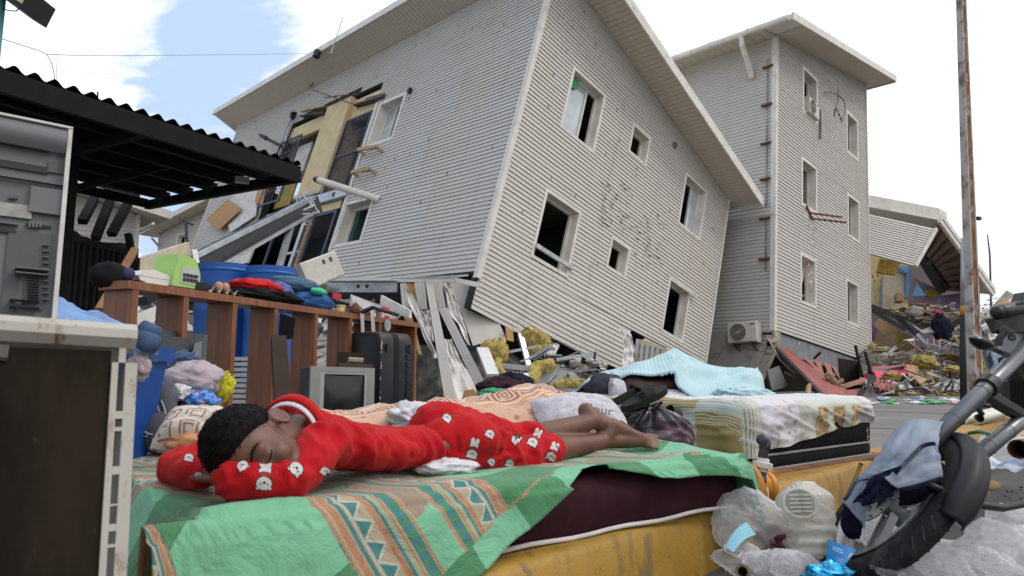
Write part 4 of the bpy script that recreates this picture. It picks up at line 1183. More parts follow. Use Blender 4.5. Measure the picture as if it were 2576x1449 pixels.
# insulation and studs, explicit pieces
wool('glass_wool',[c9(860,960,11.6),c9(960,930,11.5),c9(1080,950,11.5),c9(1160,960,11.6)],[.10,.42,.48,.25],1,'round yellow glass wool lump below the fan of cladding')
wool('glass_wool',[c9(1320,700,12.6),c9(1400,780,12.6),c9(1520,800,12.6),c9(1640,850,12.7)],[.3,.42,.35,.12],2,'yellow glass wool stuffed behind the torn siding edge')
wool('glass_wool',[c9(1390,930,12.5),c9(1500,900,12.5),c9(1600,870,12.6)],[.2,.22,.15],6,'lower slice of yellow glass wool under the siding edge')
wool('glass_wool',[c9(1240,1150,10.2),c9(1290,1260,10.1),c9(1420,1250,10.1),c9(1470,1110,10.3),c9(1580,1070,10.4),c9(1690,1080,10.5)],[.12,.2,.2,.2,.22,.16],3,'curved yellow glass wool roll with a foil patch lying on the metal studs')
wool('glass_wool',[c9(1040,1040,11.2),c9(1060,1120,10.9),c9(1180,1240,10.6)],[.22,.16,.08],4,'thin yellow and brown glass wool tail beside the white strip')
wool('glass_wool',[c5b(1290,930,9.8),c5b(1420,905,9.8),c5b(1560,915,9.8)],[.12,.17,.13],5,'flat yellow glass wool slab inside a steel channel near the sleeper under the blanket')
sheet('foil_patch',[c9(1265,1150,9.95),c9(1400,1155,9.95),c9(1420,1230,9.9),c9(1330,1250,9.9)],.01,mat('crumpled_foil',(.6,.6,.6),.25,.9,bump=1,bscale=25),None,'silver foil patch on the curved glass wool roll','foil')
G3='bent galvanised studs in the rubble'
beam('white_strip',c9(895,890,11.3),c9(1010,1180,10.7),.2,.05,M_WHITEP,None,'white painted metal strip leaning below the yellow lump','metal strip')
for(a,b,w,h,lab)in(
 ((1280,730,12.5),(1370,1080,12.2),.1,.05,'upright stud right of the fan of cladding'),
 ((1370,890,12.0),(1480,870,12.0),.09,.04,'short level stud crossing the glass wool'),
 ((1620,860,12.3),(1400,1000,11.8),.12,.05,'sloping stud below the siding edge'),
 ((1060,1070,11.2),(1430,1110,11.2),.1,.08,'long flat stud behind the curved glass wool'),
 ((1160,930,11.6),(1320,900,11.6),.08,.04,'bright short stud right of the round glass wool lump'),
 ((1500,1400,9.7),(1739,1090,10.6),.16,.06,'broad stud rising to the right of the curved glass wool'),
 ((1310,1030,11.5),(1450,980,11.5),.2,.02,'crumpled steel plate above the curved glass wool'),
 ((1800,1160,11.0),(2000,1360,10.0),.12,.06,'stud sloping down towards the sleeper, right one of a pair'),
 ((1700,1330,9.8),(1820,1150,10.9),.12,.06,'stud sloping up to the right, left one of a pair'),
 ((1500,1450,9.6),(2050,1270,9.9),.1,.05,'long low stud ending near the pale blue blanket'),
 ((1650,1350,9.7),(2090,1350,9.6),.1,.05,'level channel under the flat glass wool slab'),
 ((1700,1010,12.0),(2100,950,12.4),.12,.05,'dark long stud under the siding, furthest back')):
 beam('steel_stud',c9(*a),c9(*b),w,h,M_SILVER,None,lab,'steel stud',G3,channel=True)
# yellow studs bay
bay=thing('stud_bay','open wall bay of steel studs packed with yellow wool, right of the membrane panel','wall bay',P(*c5b(2020,740,13.8)),None)
for i in range(6):
 x=1935+i*40;mb=MB();mb.bar(P(*c5b(x+14,565+i*14,13.9)),P(*c5b(x-6,790,13.6)),.06,.04);mb.build('stud',M_SILVER,bay)
 mb=MB();q0,q1=P(*c5b(x+34,585+i*14,14.05)),P(*c5b(x+14,790,13.75))
 mb.tube([lerp(q0,q1,k/6)+V(.03*math.sin(k*2+i),0,0)for k in range(7)],[.10,.12,.11,.13,.11,.12,.1],8);mb.build('glass_wool',M_YEL,bay,smooth=True)
# broken slabs behind the shelf
G4='broken pale wall slabs behind the shelf'
for pts,lab in((((882,740,10.6),(960,768,10.4),(1005,790,10.3),(990,805,10.3),(900,800,10.4),(880,770,10.6)),'broken pale slab above the end of the shelf'),
                 (((958,742,10.8),(1030,780,10.6),(1030,800,10.6),(955,775,10.8)),'smaller pale slab lying against the larger one'),
                 (((340,790,7.6),(470,740,8.4),(480,756,8.4),(350,830,7.6)),'pale siding slab seen through the first opening of the shelf, upper one'),
                 (((330,850,7.2),(470,790,8.0),(475,815,8.0),(340,880,7.2)),'pale siding slab seen through the first opening of the shelf, middle one'),
                 (((330,895,6.9),(430,850,7.4),(440,885,7.4),(345,925,6.9)),'pale siding slab seen through the first opening of the shelf, lowest one'),
                 (((730,830,8.6),(850,810,9.0),(852,860,8.8),(735,880,8.4)),'grey slab seen between the middle boards of the shelf'),
                 (((720,890,8.0),(850,870,8.4),(850,915,8.2),(725,930,8.0)),'lower grey slab seen between the middle boards of the shelf')):
 sheet('wall_slab',pts,.07,M_GREYP if 'grey' in lab else M_PAPER,None,lab,'slab',G4)
def area_l(rg):
 t=rg.uniform(0,1);p=P(lerp(300,860,t),900,lerp(6.6,10.5,rg.random()));return p.x,p.y
def zf_l(x,y):return PAVE+random.Random(int(x*771+y*131)).uniform(0,1)*lerp(.5,1.5,smooth(6.5,10.5,y))
rubble('rubble',420,area_l,zf_l,[M_SILVER,M_GREYP,M_PAPER,M_DUST,M_CONC,M_SIDE,M_DKGREY],33,.12,.5)
def area_l2(rg):
 p=P(rg.uniform(790,985),900,rg.uniform(10.6,12.4));return p.x,p.y
rubble('rubble',150,area_l2,lambda x,y:PAVE+random.Random(int(x*771+y*131)).uniform(0,1)*1.6,[M_SILVER,M_GREYP,M_DUST,M_CONC,M_DKGREY],34,.12,.5)
mb=MB()
mb.grid(lambda u,v:(lambda p:V(p.x,p.y,PAVE-.05+max(0,(1.25+.7*fbm((p.x,p.y,0),1.1,8))*smooth(0,.5,v)*smooth(0,.1,u)*smooth(1,.85,u))))(P(lerp(230,900,u),900,lerp(8.0,13,v))),50,30)
tag(mb.build('rubble',MC['rubble_dark']),kind='stuff')
# ------------------------------------------------------------------ fallen gallery on the left
gal=thing('fallen_gallery','collapsed steel gallery slanting from the stairwell down to the left','gallery',P(560,640,10))
def gb(nm,a,b,w,h,m,ch=False):
 o=beam(nm,a,b,w,h,m,gal,channel=ch)
gb('edge_beam',(345,742,8.8),(790,515,12.0),.28,.30,M_DKGREY)
mb=MB();A,B=P(345,742,8.62),P(790,515,11.82)
mb.bar(A+V(0,0,.13),B+V(0,0,.13),.05,.07);mb.build('rail',M_SILVER,gal)
gb('handrail',(470,660,9.6),(780,498,11.9),.05,.06,M_SILVER)
gb('handrail',(500,700,9.4),(800,530,11.7),.05,.05,M_SILVER)
gb('cream_fascia',(340,678,8.6),(475,632,9.6),.06,.26,mat('cream_panel',(.50,.43,.32),.7))
gb('deck_edge',(340,700,8.55),(500,650,9.6),.08,.10,M_SILVER)
gb('deck_plank',(330,722,8.3),(520,672,9.3),.14,.04,M_GREYP);gb('deck_plank',(330,745,8.1),(520,700,9.1),.16,.05,M_SIDE)
gb('post',(488,632,9.4),(498,690,9.2),.07,.07,M_SILVER)
gb('cross_tie',(735,560,11.4),(700,680,10.8),.10,.06,M_SILVER)
rg=random.Random(4)
for k in range(7):
 q=[P(740+rg.uniform(0,50),500+rg.uniform(-8,14),11.7),P(770+rg.uniform(-40,40),520+rg.uniform(-10,20),11.6),P(720+rg.uniform(-60,90),545+rg.uniform(-20,30),11.5)]
 mb=MB();mb.tube(q,.02,5);mb.build('bent_rod',M_SILVER,gal)
# ------------------------------------------------------------------ dark canopy
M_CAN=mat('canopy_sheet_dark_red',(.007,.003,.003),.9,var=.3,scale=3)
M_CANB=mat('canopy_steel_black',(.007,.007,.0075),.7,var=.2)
n1,n0=P(752,440,6.5),P(0,204,4.42)
dn=(n1-n0).normalized();n0=n0-dn*2.2
f1=P(370,512,7.9)
acr=f1-n1
can=thing('canopy','dark corrugated lean-to canopy on black steel posts at the left','canopy',V(n1.x-1,n1.y-1,PAVE))
L=(n1-n0).length
mb=MB();pitch=.126
up=V(0,0,1)
mb.grid(lambda u,v:n0+dn*(L*u)+acr*(v*1.02-.01)+up*(.11+.022*math.cos(2*PI*L*u/pitch)),int(L/pitch*8),6)
k=len(mb.v);mb2=MB();mb2.add(mb.v,mb.f);mb2.add([p-up*.004 for p in mb.v],[f[::-1]for f in mb.f])
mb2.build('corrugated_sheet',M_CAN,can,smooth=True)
mb=MB();mb.bar(n0,n1,.05,.16);mb.build('edge_beam',M_CANB,can)
mb=MB();mb.bar(n0+acr,n1+acr,.05,.10);mb.build('edge_beam',M_CANB,can)
for k in range(1,6):
 mb=MB();mb.bar(n0+acr*k/6+up*.03,n1+acr*k/6+up*.03,.06,.09);mb.build('purlin',M_CANB,can)
for s in(0.0,1.5,3.0,4.4):
 p=n1-dn*s
 mb=MB();mb.bar(p-up*.02,p+acr-up*.02,.06,.10);mb.build('rafter',M_CANB,can)
pa=n1-dn*1.5
for p,z in((P(178,420,5.9),None),(n0+acr*.9+dn*2.2,None),(n1+acr*.98-dn*3.2,None)):
 mb=MB();mb.bar(V(p.x,p.y,PAVE),V(p.x,p.y,n1.z+.1),.09,.09,(0,1,0));mb.build('post',M_CANB,can)
for(a,b)in(((238,500,7.9),(207,558,7.5)),((277,505,8.0),(240,600,7.6)),((322,512,8.1),(280,590,7.7))):
 beam('strut',a,b,.09,.07,M_CANB,can)
beam('brace',(185,475,6.0),(470,405,6.6),.05,.06,M_CANB,can)
mb=MB();mb.cbox(P(609,453,6.75),V(.12,.06,0),V(-.03,.06,0),V(0,0,.06));mb.build('ceiling_lamp',mat('lamp_lens',(.45,.42,.33),.4),can)
for(x,y)in((33,189),(245,246),(425,318),(520,368),(95,205),(640,412)):
 d=lerp(4.42,6.5,x/752);p=P(x,y,d);mb=MB();mb.tube([p-up*.05,p+up*.05],.006,5);mb.build('roof_bolt',M_CANB,can)
# fence and tarp under the canopy
fen=thing('railing','black steel railing with upright bars under the canopy','fence',P(250,760,5.9))
fa,fb=P(170,597,5.6),P(342,640,6.6)
mb=MB();mb.bar(fa,fb,.05,.06);mb.build('rail',M_CANB,fen)
fz=.62
mb=MB();mb.bar(V(fa.x,fa.y,fz+.1),V(fb.x,fb.y,fz+.1),.04,.05);mb.build('rail',M_CANB,fen)
for i in range(12):
 p=lerp(fa,fb,(i+.3)/12);mb=MB();mb.bar(V(p.x,p.y,fz),p,.05 if i%4 else .07,.035,(0,1,0));mb.build('bar',M_CANB,fen)
for t in(0.02,1.0):
 p=lerp(fa,fb,t);mb=MB();mb.bar(V(p.x,p.y,PAVE),V(p.x,p.y,fa.z),.06,.06,(0,1,0));mb.build('post',M_CANB,fen)
m_t=mat('dark_green_tarp',(.045,.05,.038),.85,var=.3,scale=4)
mb=MB();a,b,c,d=P(160,565,6.6),P(330,608,7.0),P(318,655,6.9),P(160,640,6.5)
mb.grid(lambda u,v:lerp(lerp(a,b,u),lerp(d,c,u),v)+V(.0,-.12*math.sin(u*9+v*2)*v-.06*fbm((u*4,v*4,1)),.04*fbm((u*5,v*3,2))-.08*math.sin(u*PI)*(1-v)),30,14)
tag(mb.build('tarpaulin',m_t,smooth=True),'sagging dark green tarpaulin hung above the black railing','tarpaulin')
sheet('dark_fill_panel',[(120,600,7.6),(345,655,8.6),(340,800,8.4),(120,830,7.4)],.05,mat('dark_fill_board',(.028,.027,.026),.9),None,'near-black board filling the dark space behind the black railing','partition')  # added board; its near-black colour stands for the dark under the canopy
mb=MB();mb.bbar(P(250,782,3.6),P(339,628,4.6),.05,.035,.008);tag(mb.build('wooden_pole',mat('brown_pole',(.20,.095,.035),.6,var=.25,scale=3),smooth=False),'brown wooden stick leaning between the railing and the shelf','stick')
beam('black_post',(322,588,6.2),(336,660,6.2),.05,.05,M_CANB,None,'short broken black post end leaning by the railing','post')
# top-left corner: wall edge, floodlight, wires
mb=MB();mb.cbox(P(-20,30,3.2),V(.05,0,0),V(0,.1,0),V(0,0,.9));tag(mb.build('teal_post',mat('teal_paint',(.07,.27,.30),.6)),'teal painted post at the top left edge','post')
fl=thing('floodlight','black floodlight with a cream face on the teal post','lamp',P(30,8,3.2))
mb=MB();mb.prism([P(-8,-30,3.2),P(74,-30,3.2),P(48,20,3.2),P(12,-2,3.2)],V(0,.2,0));mb.build('housing',M_BLACK,fl)
mb=MB();mb.prism([P(36,-30,3.18),P(66,-30,3.18),P(50,6,3.18),P(36,-4,3.18)],V(0,.015,0));mb.build('face',M_CREAM,fl)
mb=MB();mb.tube([P(5,20,3.2),P(22,27,3.2),P(40,28,3.2),P(50,20,3.2)],.003,5);mb.build('lead',M_CABLE,fl)
wm_=mat('wire_grey',(.30,.34,.40),.6)
for pts,lab,r in(([(0,96,8),(50,112,8),(100,128,8),(118,137,8),(130,158,8),(137,190,8),(138,224,8)],'grey overhead wire dropping on to the canopy',.006),
                 ([(118,136,8),(180,139,9),(300,140,11),(620,137,16),(800,134,20)],'faint long overhead wire running right from the wire joint',.006),
                 ([(146,139,8),(142,170,8),(141,224,8)],'thin second wire drop beside the first',.003),
                 ([(0,168,9),(80,176,10),(300,186,12)],'faintest overhead wire low above the canopy',.003)):
 mb=MB();mb.tube([P(*p)for p in pts],r,5);tag(mb.build('overhead_wire',wm_,smooth=True),lab,'wire','overhead wires')
# ================================================================== red gate at the foot of the tower
def cG(x,y,d):return((2800+x*.27603)*.67083,(1250+y*.27603)*.67083,d)
M_RED=mat('faded_red_sheet',(.27,.075,.062),.6,var=.14,scale=3,dirt=((.10,.03,.03),.6,9,.58))
M_REDF=mat('red_fabric_sheet',(.30,.03,.035),.7)
gate=thing('roller_gate','crumpled dull red metal gate fallen from under the tall block','gate',P(*cG(1300,880,14.6)))
def gsheet(pts,th=.02,nm='gate_sheet',m=None):
 q=[P(*cG(*p))for p in pts];mb=MB();mb.prism(q,V(.0,th,0));return mb.build(nm,m or M_RED,gate)
# main sheet as a gently curved ribbed surface
tl,tr,br,bl=P(*cG(405,185,17.0)),P(*cG(560,215,17.6)),P(*cG(1600,900,14.9)),P(*cG(1075,860,14.2))
mid_t=P(*cG(1210,715,16.0))
mb=MB()
def gs(u,v):
 a=lerp(tl,bl,u);t_=lerp(lerp(tr,mid_t,u),lerp(mid_t,br,u),u)
 p=lerp(a,t_,v);return p+V(0,-.03*math.cos(v*2*PI*6)-.05*fbm((u*3,v*3,4)),.02*fbm((u*6,v*3,1)))
mb.grid(gs,24,36);k=[p+V(0,.02,0)for p in mb.v];m2=MB();m2.add(mb.v,mb.f);m2.add(k,[f[::-1]for f in mb.f]);m2.build('gate_sheet',M_RED,gate,smooth=True)
mb=MB();mb.bar(tl+V(-.03,-.02,-.05),bl+V(-.03,-.02,-.05),.08,.10);mb.build('gate_edge',M_BLACK,gate)
for pts in(((770,335,17),(880,380,17.1),(1180,680,16.4),(1100,640,16.3)),((915,345,17.2),(1000,375,17.3),(1062,590,16.8),(1005,545,16.8)),((1045,395,17.3),(1135,420,17.4),(1180,560,17),(1112,548,17)),((1145,430,17.5),(1232,480,17.6),(1272,625,17.1),(1250,600,17.1)),
   ((1270,700,15.8),(1610,598,16.4),(1625,650,16.3),(1330,757,15.7)),((1340,775,15.4),(1625,738,15.8),(1575,895,15.2),(1420,850,15.2))):
 gsheet(pts)
mb=MB();o_,ax,ay=P(*cG(1685,770,15.4)),P(*cG(2030,810,15.6))-P(*cG(1685,770,15.4)),P(*cG(1800,640,16.6))-P(*cG(1720,800,15.4))
mb.grid(lambda u,v:o_+ax*u+ay*v*(1-.5*u)+V(0,0,.10*fbm((u*5,v*5,3),1,2)+.05*abs(math.sin(u*17))),22,12)
m2=MB();m2.add(mb.v,mb.f);m2.add([p-V(0,0,.02)for p in mb.v],[f[::-1]for f in mb.f]);m2.build('crumpled_sheet',M_RED,gate)
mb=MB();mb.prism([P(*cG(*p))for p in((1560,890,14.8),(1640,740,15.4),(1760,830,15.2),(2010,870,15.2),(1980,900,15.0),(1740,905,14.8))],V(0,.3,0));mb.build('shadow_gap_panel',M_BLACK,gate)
sheet('dark_fill_panel',[cG(150,150,19.5),cG(1750,420,22),cG(1750,900,22),cG(150,860,19.5)],.1,mat('dark_fill_board','aaaaaa'),None,'near-black panel standing for the shade inside the crushed garage under the tall block','partition')  # shade of the garage interior put into a near-black back panel
sheet('leaning_board',[cG(280,500,15.6),cG(440,440,15.9),cG(560,720,15.6),cG(350,780,15.2)],.05,M_DKGREY,None,'dark flat board leaning inside the crushed garage','board')
sheet('pale_plank',[cG(845,678,13.4),cG(882,682,13.4),cG(868,880,13.2),cG(815,880,13.2),cG(822,720,13.3)],.05,M_WOODLT,None,'pale split plank standing in the dark garage gap','plank')
# plush bear
tb=thing('teddy_bear','small brown plush toy bear slumped among the red sheets','plush toy',P(*cG(1200,740,15.6)))
mp=mat('plush_brown',(.24,.145,.07),1.0,var=.2,scale=30,sheen=.5)
mb=MB();c=P(*cG(1120,590,15.7));s=15.7/FPX*.27603*.67083
def tbp(x,y,dd=0):return P(*cG(x,y,15.7+dd))
mb.ball(tbp(1120,585),62*s);mb.ball(tbp(1185,565),24*s);mb.ball(tbp(1075,575),22*s)
mb.tube([tbp(1130,610),tbp(1170,650),tbp(1230,690)],[50*s,56*s,40*s],12);mb.tube([tbp(1220,690),tbp(1270,660),tbp(1290,640)],[30*s,26*s,30*s],10)
mb.tube([tbp(1230,700),tbp(1290,725),tbp(1325,730)],[32*s,28*s,30*s],10);mb.ball(tbp(1290,640),30*s);mb.ball(tbp(1320,730),30*s);mb.ball(tbp(1100,610,-.08),26*s)
mb.build('body',mp,tb,smooth=True)
mb=MB();mb.ball(tbp(1095,612,-.16),8*s);mb.ball(tbp(1098,575,-.2),6*s);mb.ball(tbp(1130,572,-.2),6*s);mb.build('eyes',M_BLACK,tb)
# black posts and chair
for(a,b,lab)in(((1478,170,16),(1572,592,15.6),'thin black post leaning at the tower corner, left one'),((1612,262,16),(1690,545,15.6),'thin black post leaning at the tower corner, right one')):
 mb=MB();mb.tube([P(*cG(*a)),P(*cG(*b))],.035,8);tag(mb.build('black_post',M_CANB),lab,'post','leaning black posts')
ch=thing('broken_chair','broken black chair in front of the red sheets','chair',P(*cG(1680,720,15.4)))
mb=MB();mb.prism([P(*cG(*p))for p in((1625,545,15.5),(1740,575,15.5),(1730,690,15.4),(1640,700,15.4))],V(.05,.08,0));mb.build('backrest',M_BLACK,ch)
for(a,b)in(((1640,690,15.4),(1610,745,15.2)),((1720,690,15.4),(1735,750,15.2))):
 mb=MB();mb.tube([P(*cG(*a)),P(*cG(*b))],.03,6);mb.build('leg',M_BLACK,ch)
mb=MB();mb.tube([P(*cG(920,340,16.6)),P(*cG(1000,262,16.3))],.03,6);tag(mb.build('black_rod',M_CANB),'short black rod sticking up above the red gate','rod')
# ================================================================== collapsed block on the right
def cR(x,y,d):return((3200+x*.59369)*.67083,(700+y*.59369)*.67083,d)
col=thing('collapsed_house','collapsed house with its rooms torn open and half a roof left, behind the lamp post','building',P(*cR(420,1340,25)),None)
def rs(nm,pts,th,m,lab=None,parent=col):
 o=sheet(nm,[cR(*p)for p in pts],th,m,parent,lab);return o
M_RUNDER=mat('roof_board_brown',(.21,.105,.06),.8,var=.2)
M_CREAMW=mat('cream_room_wall',(.52,.42,.21),.8,var=.1,dirt=((.3,.22,.14),.4,3,.55))
M_PURP=mat('purple_room_wall',(.20,.12,.21),.8,var=.12,dirt=((.1,.07,.1),.4,3,.55))
M_BLUEP=mat('blue_panel',(.12,.27,.48),.6)
M_CARD=mat('cardboard',(.36,.23,.125),.85,var=.12)
M_PINK=mat('hot_pink',(.55,.03,.10),.6)
# roof
rs('roof',[(60,120,26),(545,212,26),(592,238,26.5),(560,252,27),(520,268,27),(60,168,26.5)],.5,M_TRIM)
F1,F2,B2,B1=P(*cR(548,215,26)),P(*cR(884,682,28)),P(*cR(560,655,33)),P(*cR(430,438,33))
mb=MB();nrm=(F2-F1).cross(B1-F1).normalized();nrm=nrm if nrm.z>0 else-nrm
mb.prism([F1,F2,B2,B1],nrm*.12);mb.build('roof',M_RUNDER,col)
mb=MB();mb.bar(F1+V(0,0,.1),F2+V(0,0,.1),.12,.42);mb.build('fascia',M_TRIM,col)
mb=MB();q0=lerp(F2,B2,0);mb.prism([P(*cR(768,500,27.3)),P(*cR(884,682,27.9)),P(*cR(772,662,28.2))],V(0,.1,0));mb.build('soffit',M_SOFF,col)
for i in range(9):
 t=(i+.4)/9;mb=MB();a,b=lerp(F1,F2,t),lerp(B1,B2,t);mb.bar(a-nrm*.06,b-nrm*.06,.16,.07,nrm);mb.build('rafter',mat('rafter_dark',(.10,.06,.04),.8),col)
for(a,b,w)in(((425,435,29),(560,655,31),.3),((470,480,29),(590,640,31),.25)):
 beam('truss',cR(*a),cR(*b),w,w,M_DKGREY,col)
# leaning gable cladding
tl,tr,br,bl=[P(*cR(*p))for p in((60,165,26),(520,268,25.6),(388,503,24.6),(60,412,25))]
for i in range(17):
 a,b=i/17,(i+.9)/17;n_=V(0,-.03,0)
 mb=MB();mb.prism([lerp(tl,bl,a),lerp(tr,br,a),lerp(tr,br,b)+n_,lerp(tl,bl,b)+n_],V(0,.02,0));mb.build('siding_board',M_SIDE2,col)
mb=MB();mb.prism([tl+V(0,.03,0),tr+V(0,.03,0),br+V(0,.03,0),bl+V(0,.03,0)],V(0,.08,0));mb.build('gable_backing',M_PAPER,col)
mb=MB();mb.bar(tr+V(0,-.05,0),br+V(0,-.05,0),.08,.12);mb.build('corner_trim',M_TRIM,col)
# rooms
rs('room_wall',[(60,400,29),(345,470,29),(345,800,28.5),(60,790,28.5)],.15,M_CREAMW)
rs('room_wall',[(190,545,28.7),(340,545,28.7),(310,780,28.4),(180,770,28.4)],.05,mat('cream_panel','aaaaaa'))
rs('blue_frame',[(275,500,28.6),(372,515,28.6),(360,600,28.5),(345,705,28.4),(328,700,28.4),(338,545,28.5),(280,540,28.6)],.08,M_BLUEP)
rs('blue_panel',[(372,690,28.2),(405,608,28.4),(455,688,28.2)],.05,M_BLUEP)
rs('back_wall',[(60,380,36),(800,600,36),(800,1200,36),(60,1200,36)],.2,mat('dim_back_wall',(.16,.13,.12),.9))
rs('rail_strip',[(180,600,28.4),(188,600,28.4),(172,750,28.3),(165,750,28.3)],.04,M_BLUEP)
rs('room_wall',[(345,560,32),(560,660,32),(560,760,31.5),(345,740,31)],.15,mat('mauve_wall',(.30,.22,.25),.85))
rs('room_wall',[(455,655,31.5),(538,655,31.5),(538,695,31.4),(455,692,31.4)],.05,mat('ochre_board',(.42,.25,.04),.8))
rs('room_wall',[(545,690,31),(785,655,30),(785,900,29),(545,880,30)],.15,M_PURP)
rs('wall_post',[(768,655,29.5),(785,655,29.5),(790,850,29),(772,850,29)],.15,M_CARD)
rs('room_wall',[(60,740,28),(160,860,28),(130,1000,27.5),(60,1100,27.5)],.15,M_PURP)
rs('room_wall',[(340,830,29),(620,930,28.5),(622,1135,28),(280,1135,28)],.15,M_PURP)
rs('room_wall',[(145,930,27.5),(285,910,27.5),(275,1130,27),(145,1130,27)],.1,mat('beige_board',(.42,.31,.20),.8,var=.1))
rs('card_sheet',[(125,870,27),(165,830,27.2),(290,905,27),(190,942,26.8)],.04,M_CARD)
rs('insulation_sheet',[(280,905,26.8),(370,945,26.8),(380,1070,26.6),(275,1070,26.6)],.15,M_YEL)
rs('insulation_sheet',[(170,455,26),(300,478,26),(270,555,25.8),(150,540,25.9)],.12,mat('ochre_wool',(.42,.27,.05),.95,var=.3,bump=.6))
rs('card_box',[(278,670,27.8),(325,665,27.8),(322,722,27.7),(280,720,27.7)],.3,M_CARD)
for p in((470,960),(510,950),(545,980),(385,950)):rs('wall_stud',[(p[0]-3,p[1],28),(p[0]+4,p[1],28),(p[0]+5,p[1]+120,27.8),(p[0]-4,p[1]+115,27.8)],.04,M_TRIM)
for i,(x,y)in enumerate(((130,590),(158,640),(132,690),(118,560),(150,555))):rs('wall_print',[(x,y,28.38),(x+9,y-4,28.38),(x+10,y+18,28.38),(x+2,y+20,28.38)],.01,M_BLUEP if i<3 else M_PINK)
# sagging floor with its load
fl0=[P(*cR(*p))for p in((110,755,26),(300,830,25.6),(430,905,25.4),(560,925,26),(690,850,27))]
for a,b in zip(fl0[:-1],fl0[1:]):
 mb=MB();mb.bar(a,b,.35,.16);mb.build('floor_edge',M_DKGREY,col)
for a,b,w in(((120,780,25.6),(330,905,25),.16),((270,820,25.5),(400,935,25),.14),((400,930,25),(535,1075,24.8),.12),((160,1115,25),(270,1015,25),.1),((600,920,25.5),(690,1040,25.2),.16),((430,1140,24.6),(620,1135,24.8),.14),((600,1140,24.6),(640,1190,24.4),.12),((590,920,26),(690,870,26.5),.1),((640,1110,26),(690,1060,26.2),.12)):
 beam('twisted_beam',cR(*a),cR(*b),w,w,M_SILVER if w<.13 else M_DKGREY,col)
rs('floor_sheet',[(330,840,25.4),(430,905,25),(550,860,25.4),(545,915,25),(440,925,24.8)],.06,M_GREYP)
def area_fl(rg):
 p=P(*cR(rg.uniform(300,690),800,rg.uniform(25.3,27)));return p.x,p.y
def zf_fl(x,y):
 px=CX+FPX*x/y*1.0;t=(px-P(*cR(300,0,1)).x);xr=(px/.67083-3200)/.59369
 yy=lerp(770,880,smooth(300,450,xr))-130*smooth(380,460,xr)*random.Random(int(x*99)).uniform(0,1);yy=lerp(yy,830,smooth(600,690,xr))
 return P(*cR(xr,yy,y)).z
rubble('rubble',170,area_fl,zf_fl,[M_PAPER,M_DUST,M_CARD,M_GREYP,M_YEL,M_CONC,M_REDF,M_DKGREY],55,.15,.5)
lump('white_sack',P(*cR(385,790,25.2)),(.32,.25,.2),M_CONC,4,'pale sack lying on the sagging floor of the collapsed house','sack')
lump('red_cloth',P(*cR(540,820,25.2)),(.18,.15,.22),M_REDF,5,'small red cloth on the sagging floor of the collapsed house','cloth')
lump('dark_cloth',P(*cR(560,890,25)),(.35,.25,.5),mat('navy_cloth',(.012,.014,.03),.9),6,'dark garment hanging over the edge of the sagging floor','cloth')
rg=random.Random(9);bu=thing('bush','distant green bush behind the wreckage beside the motorcycle','bush',P(*cR(925,980,45)))
mb=MB();c=P(*cR(925,905,45))
for i in range(1500):
 d=V(rg.gauss(0,1),rg.gauss(0,1),rg.gauss(0,1)).normalized()*(rg.random()**.35);p=c+V(d.x*2.0,d.y*1.6,d.z*2.1)*(1+.3*nz(d,2,1))
 x=V(rg.gauss(0,1),rg.gauss(0,1),rg.gauss(0,1)).normalized();y=x.orthogonal().normalized();mb.add([p-x*.13,p+y*.06,p+x*.13,p-y*.06],[(0,1,2,3)])
tag(mb.build('foliage',mat('far_leaves',(.09,.12,.03),.9,var=.5,scale=2),bu),kind='stuff')
mb=MB();mb.tube([c-V(0,0,4),c-V(0,0,.5)],[.12,.06],7);mb.build('stem',MC['dark_wood_leg']if 'dark_wood_leg' in MC else M_RUST,bu)
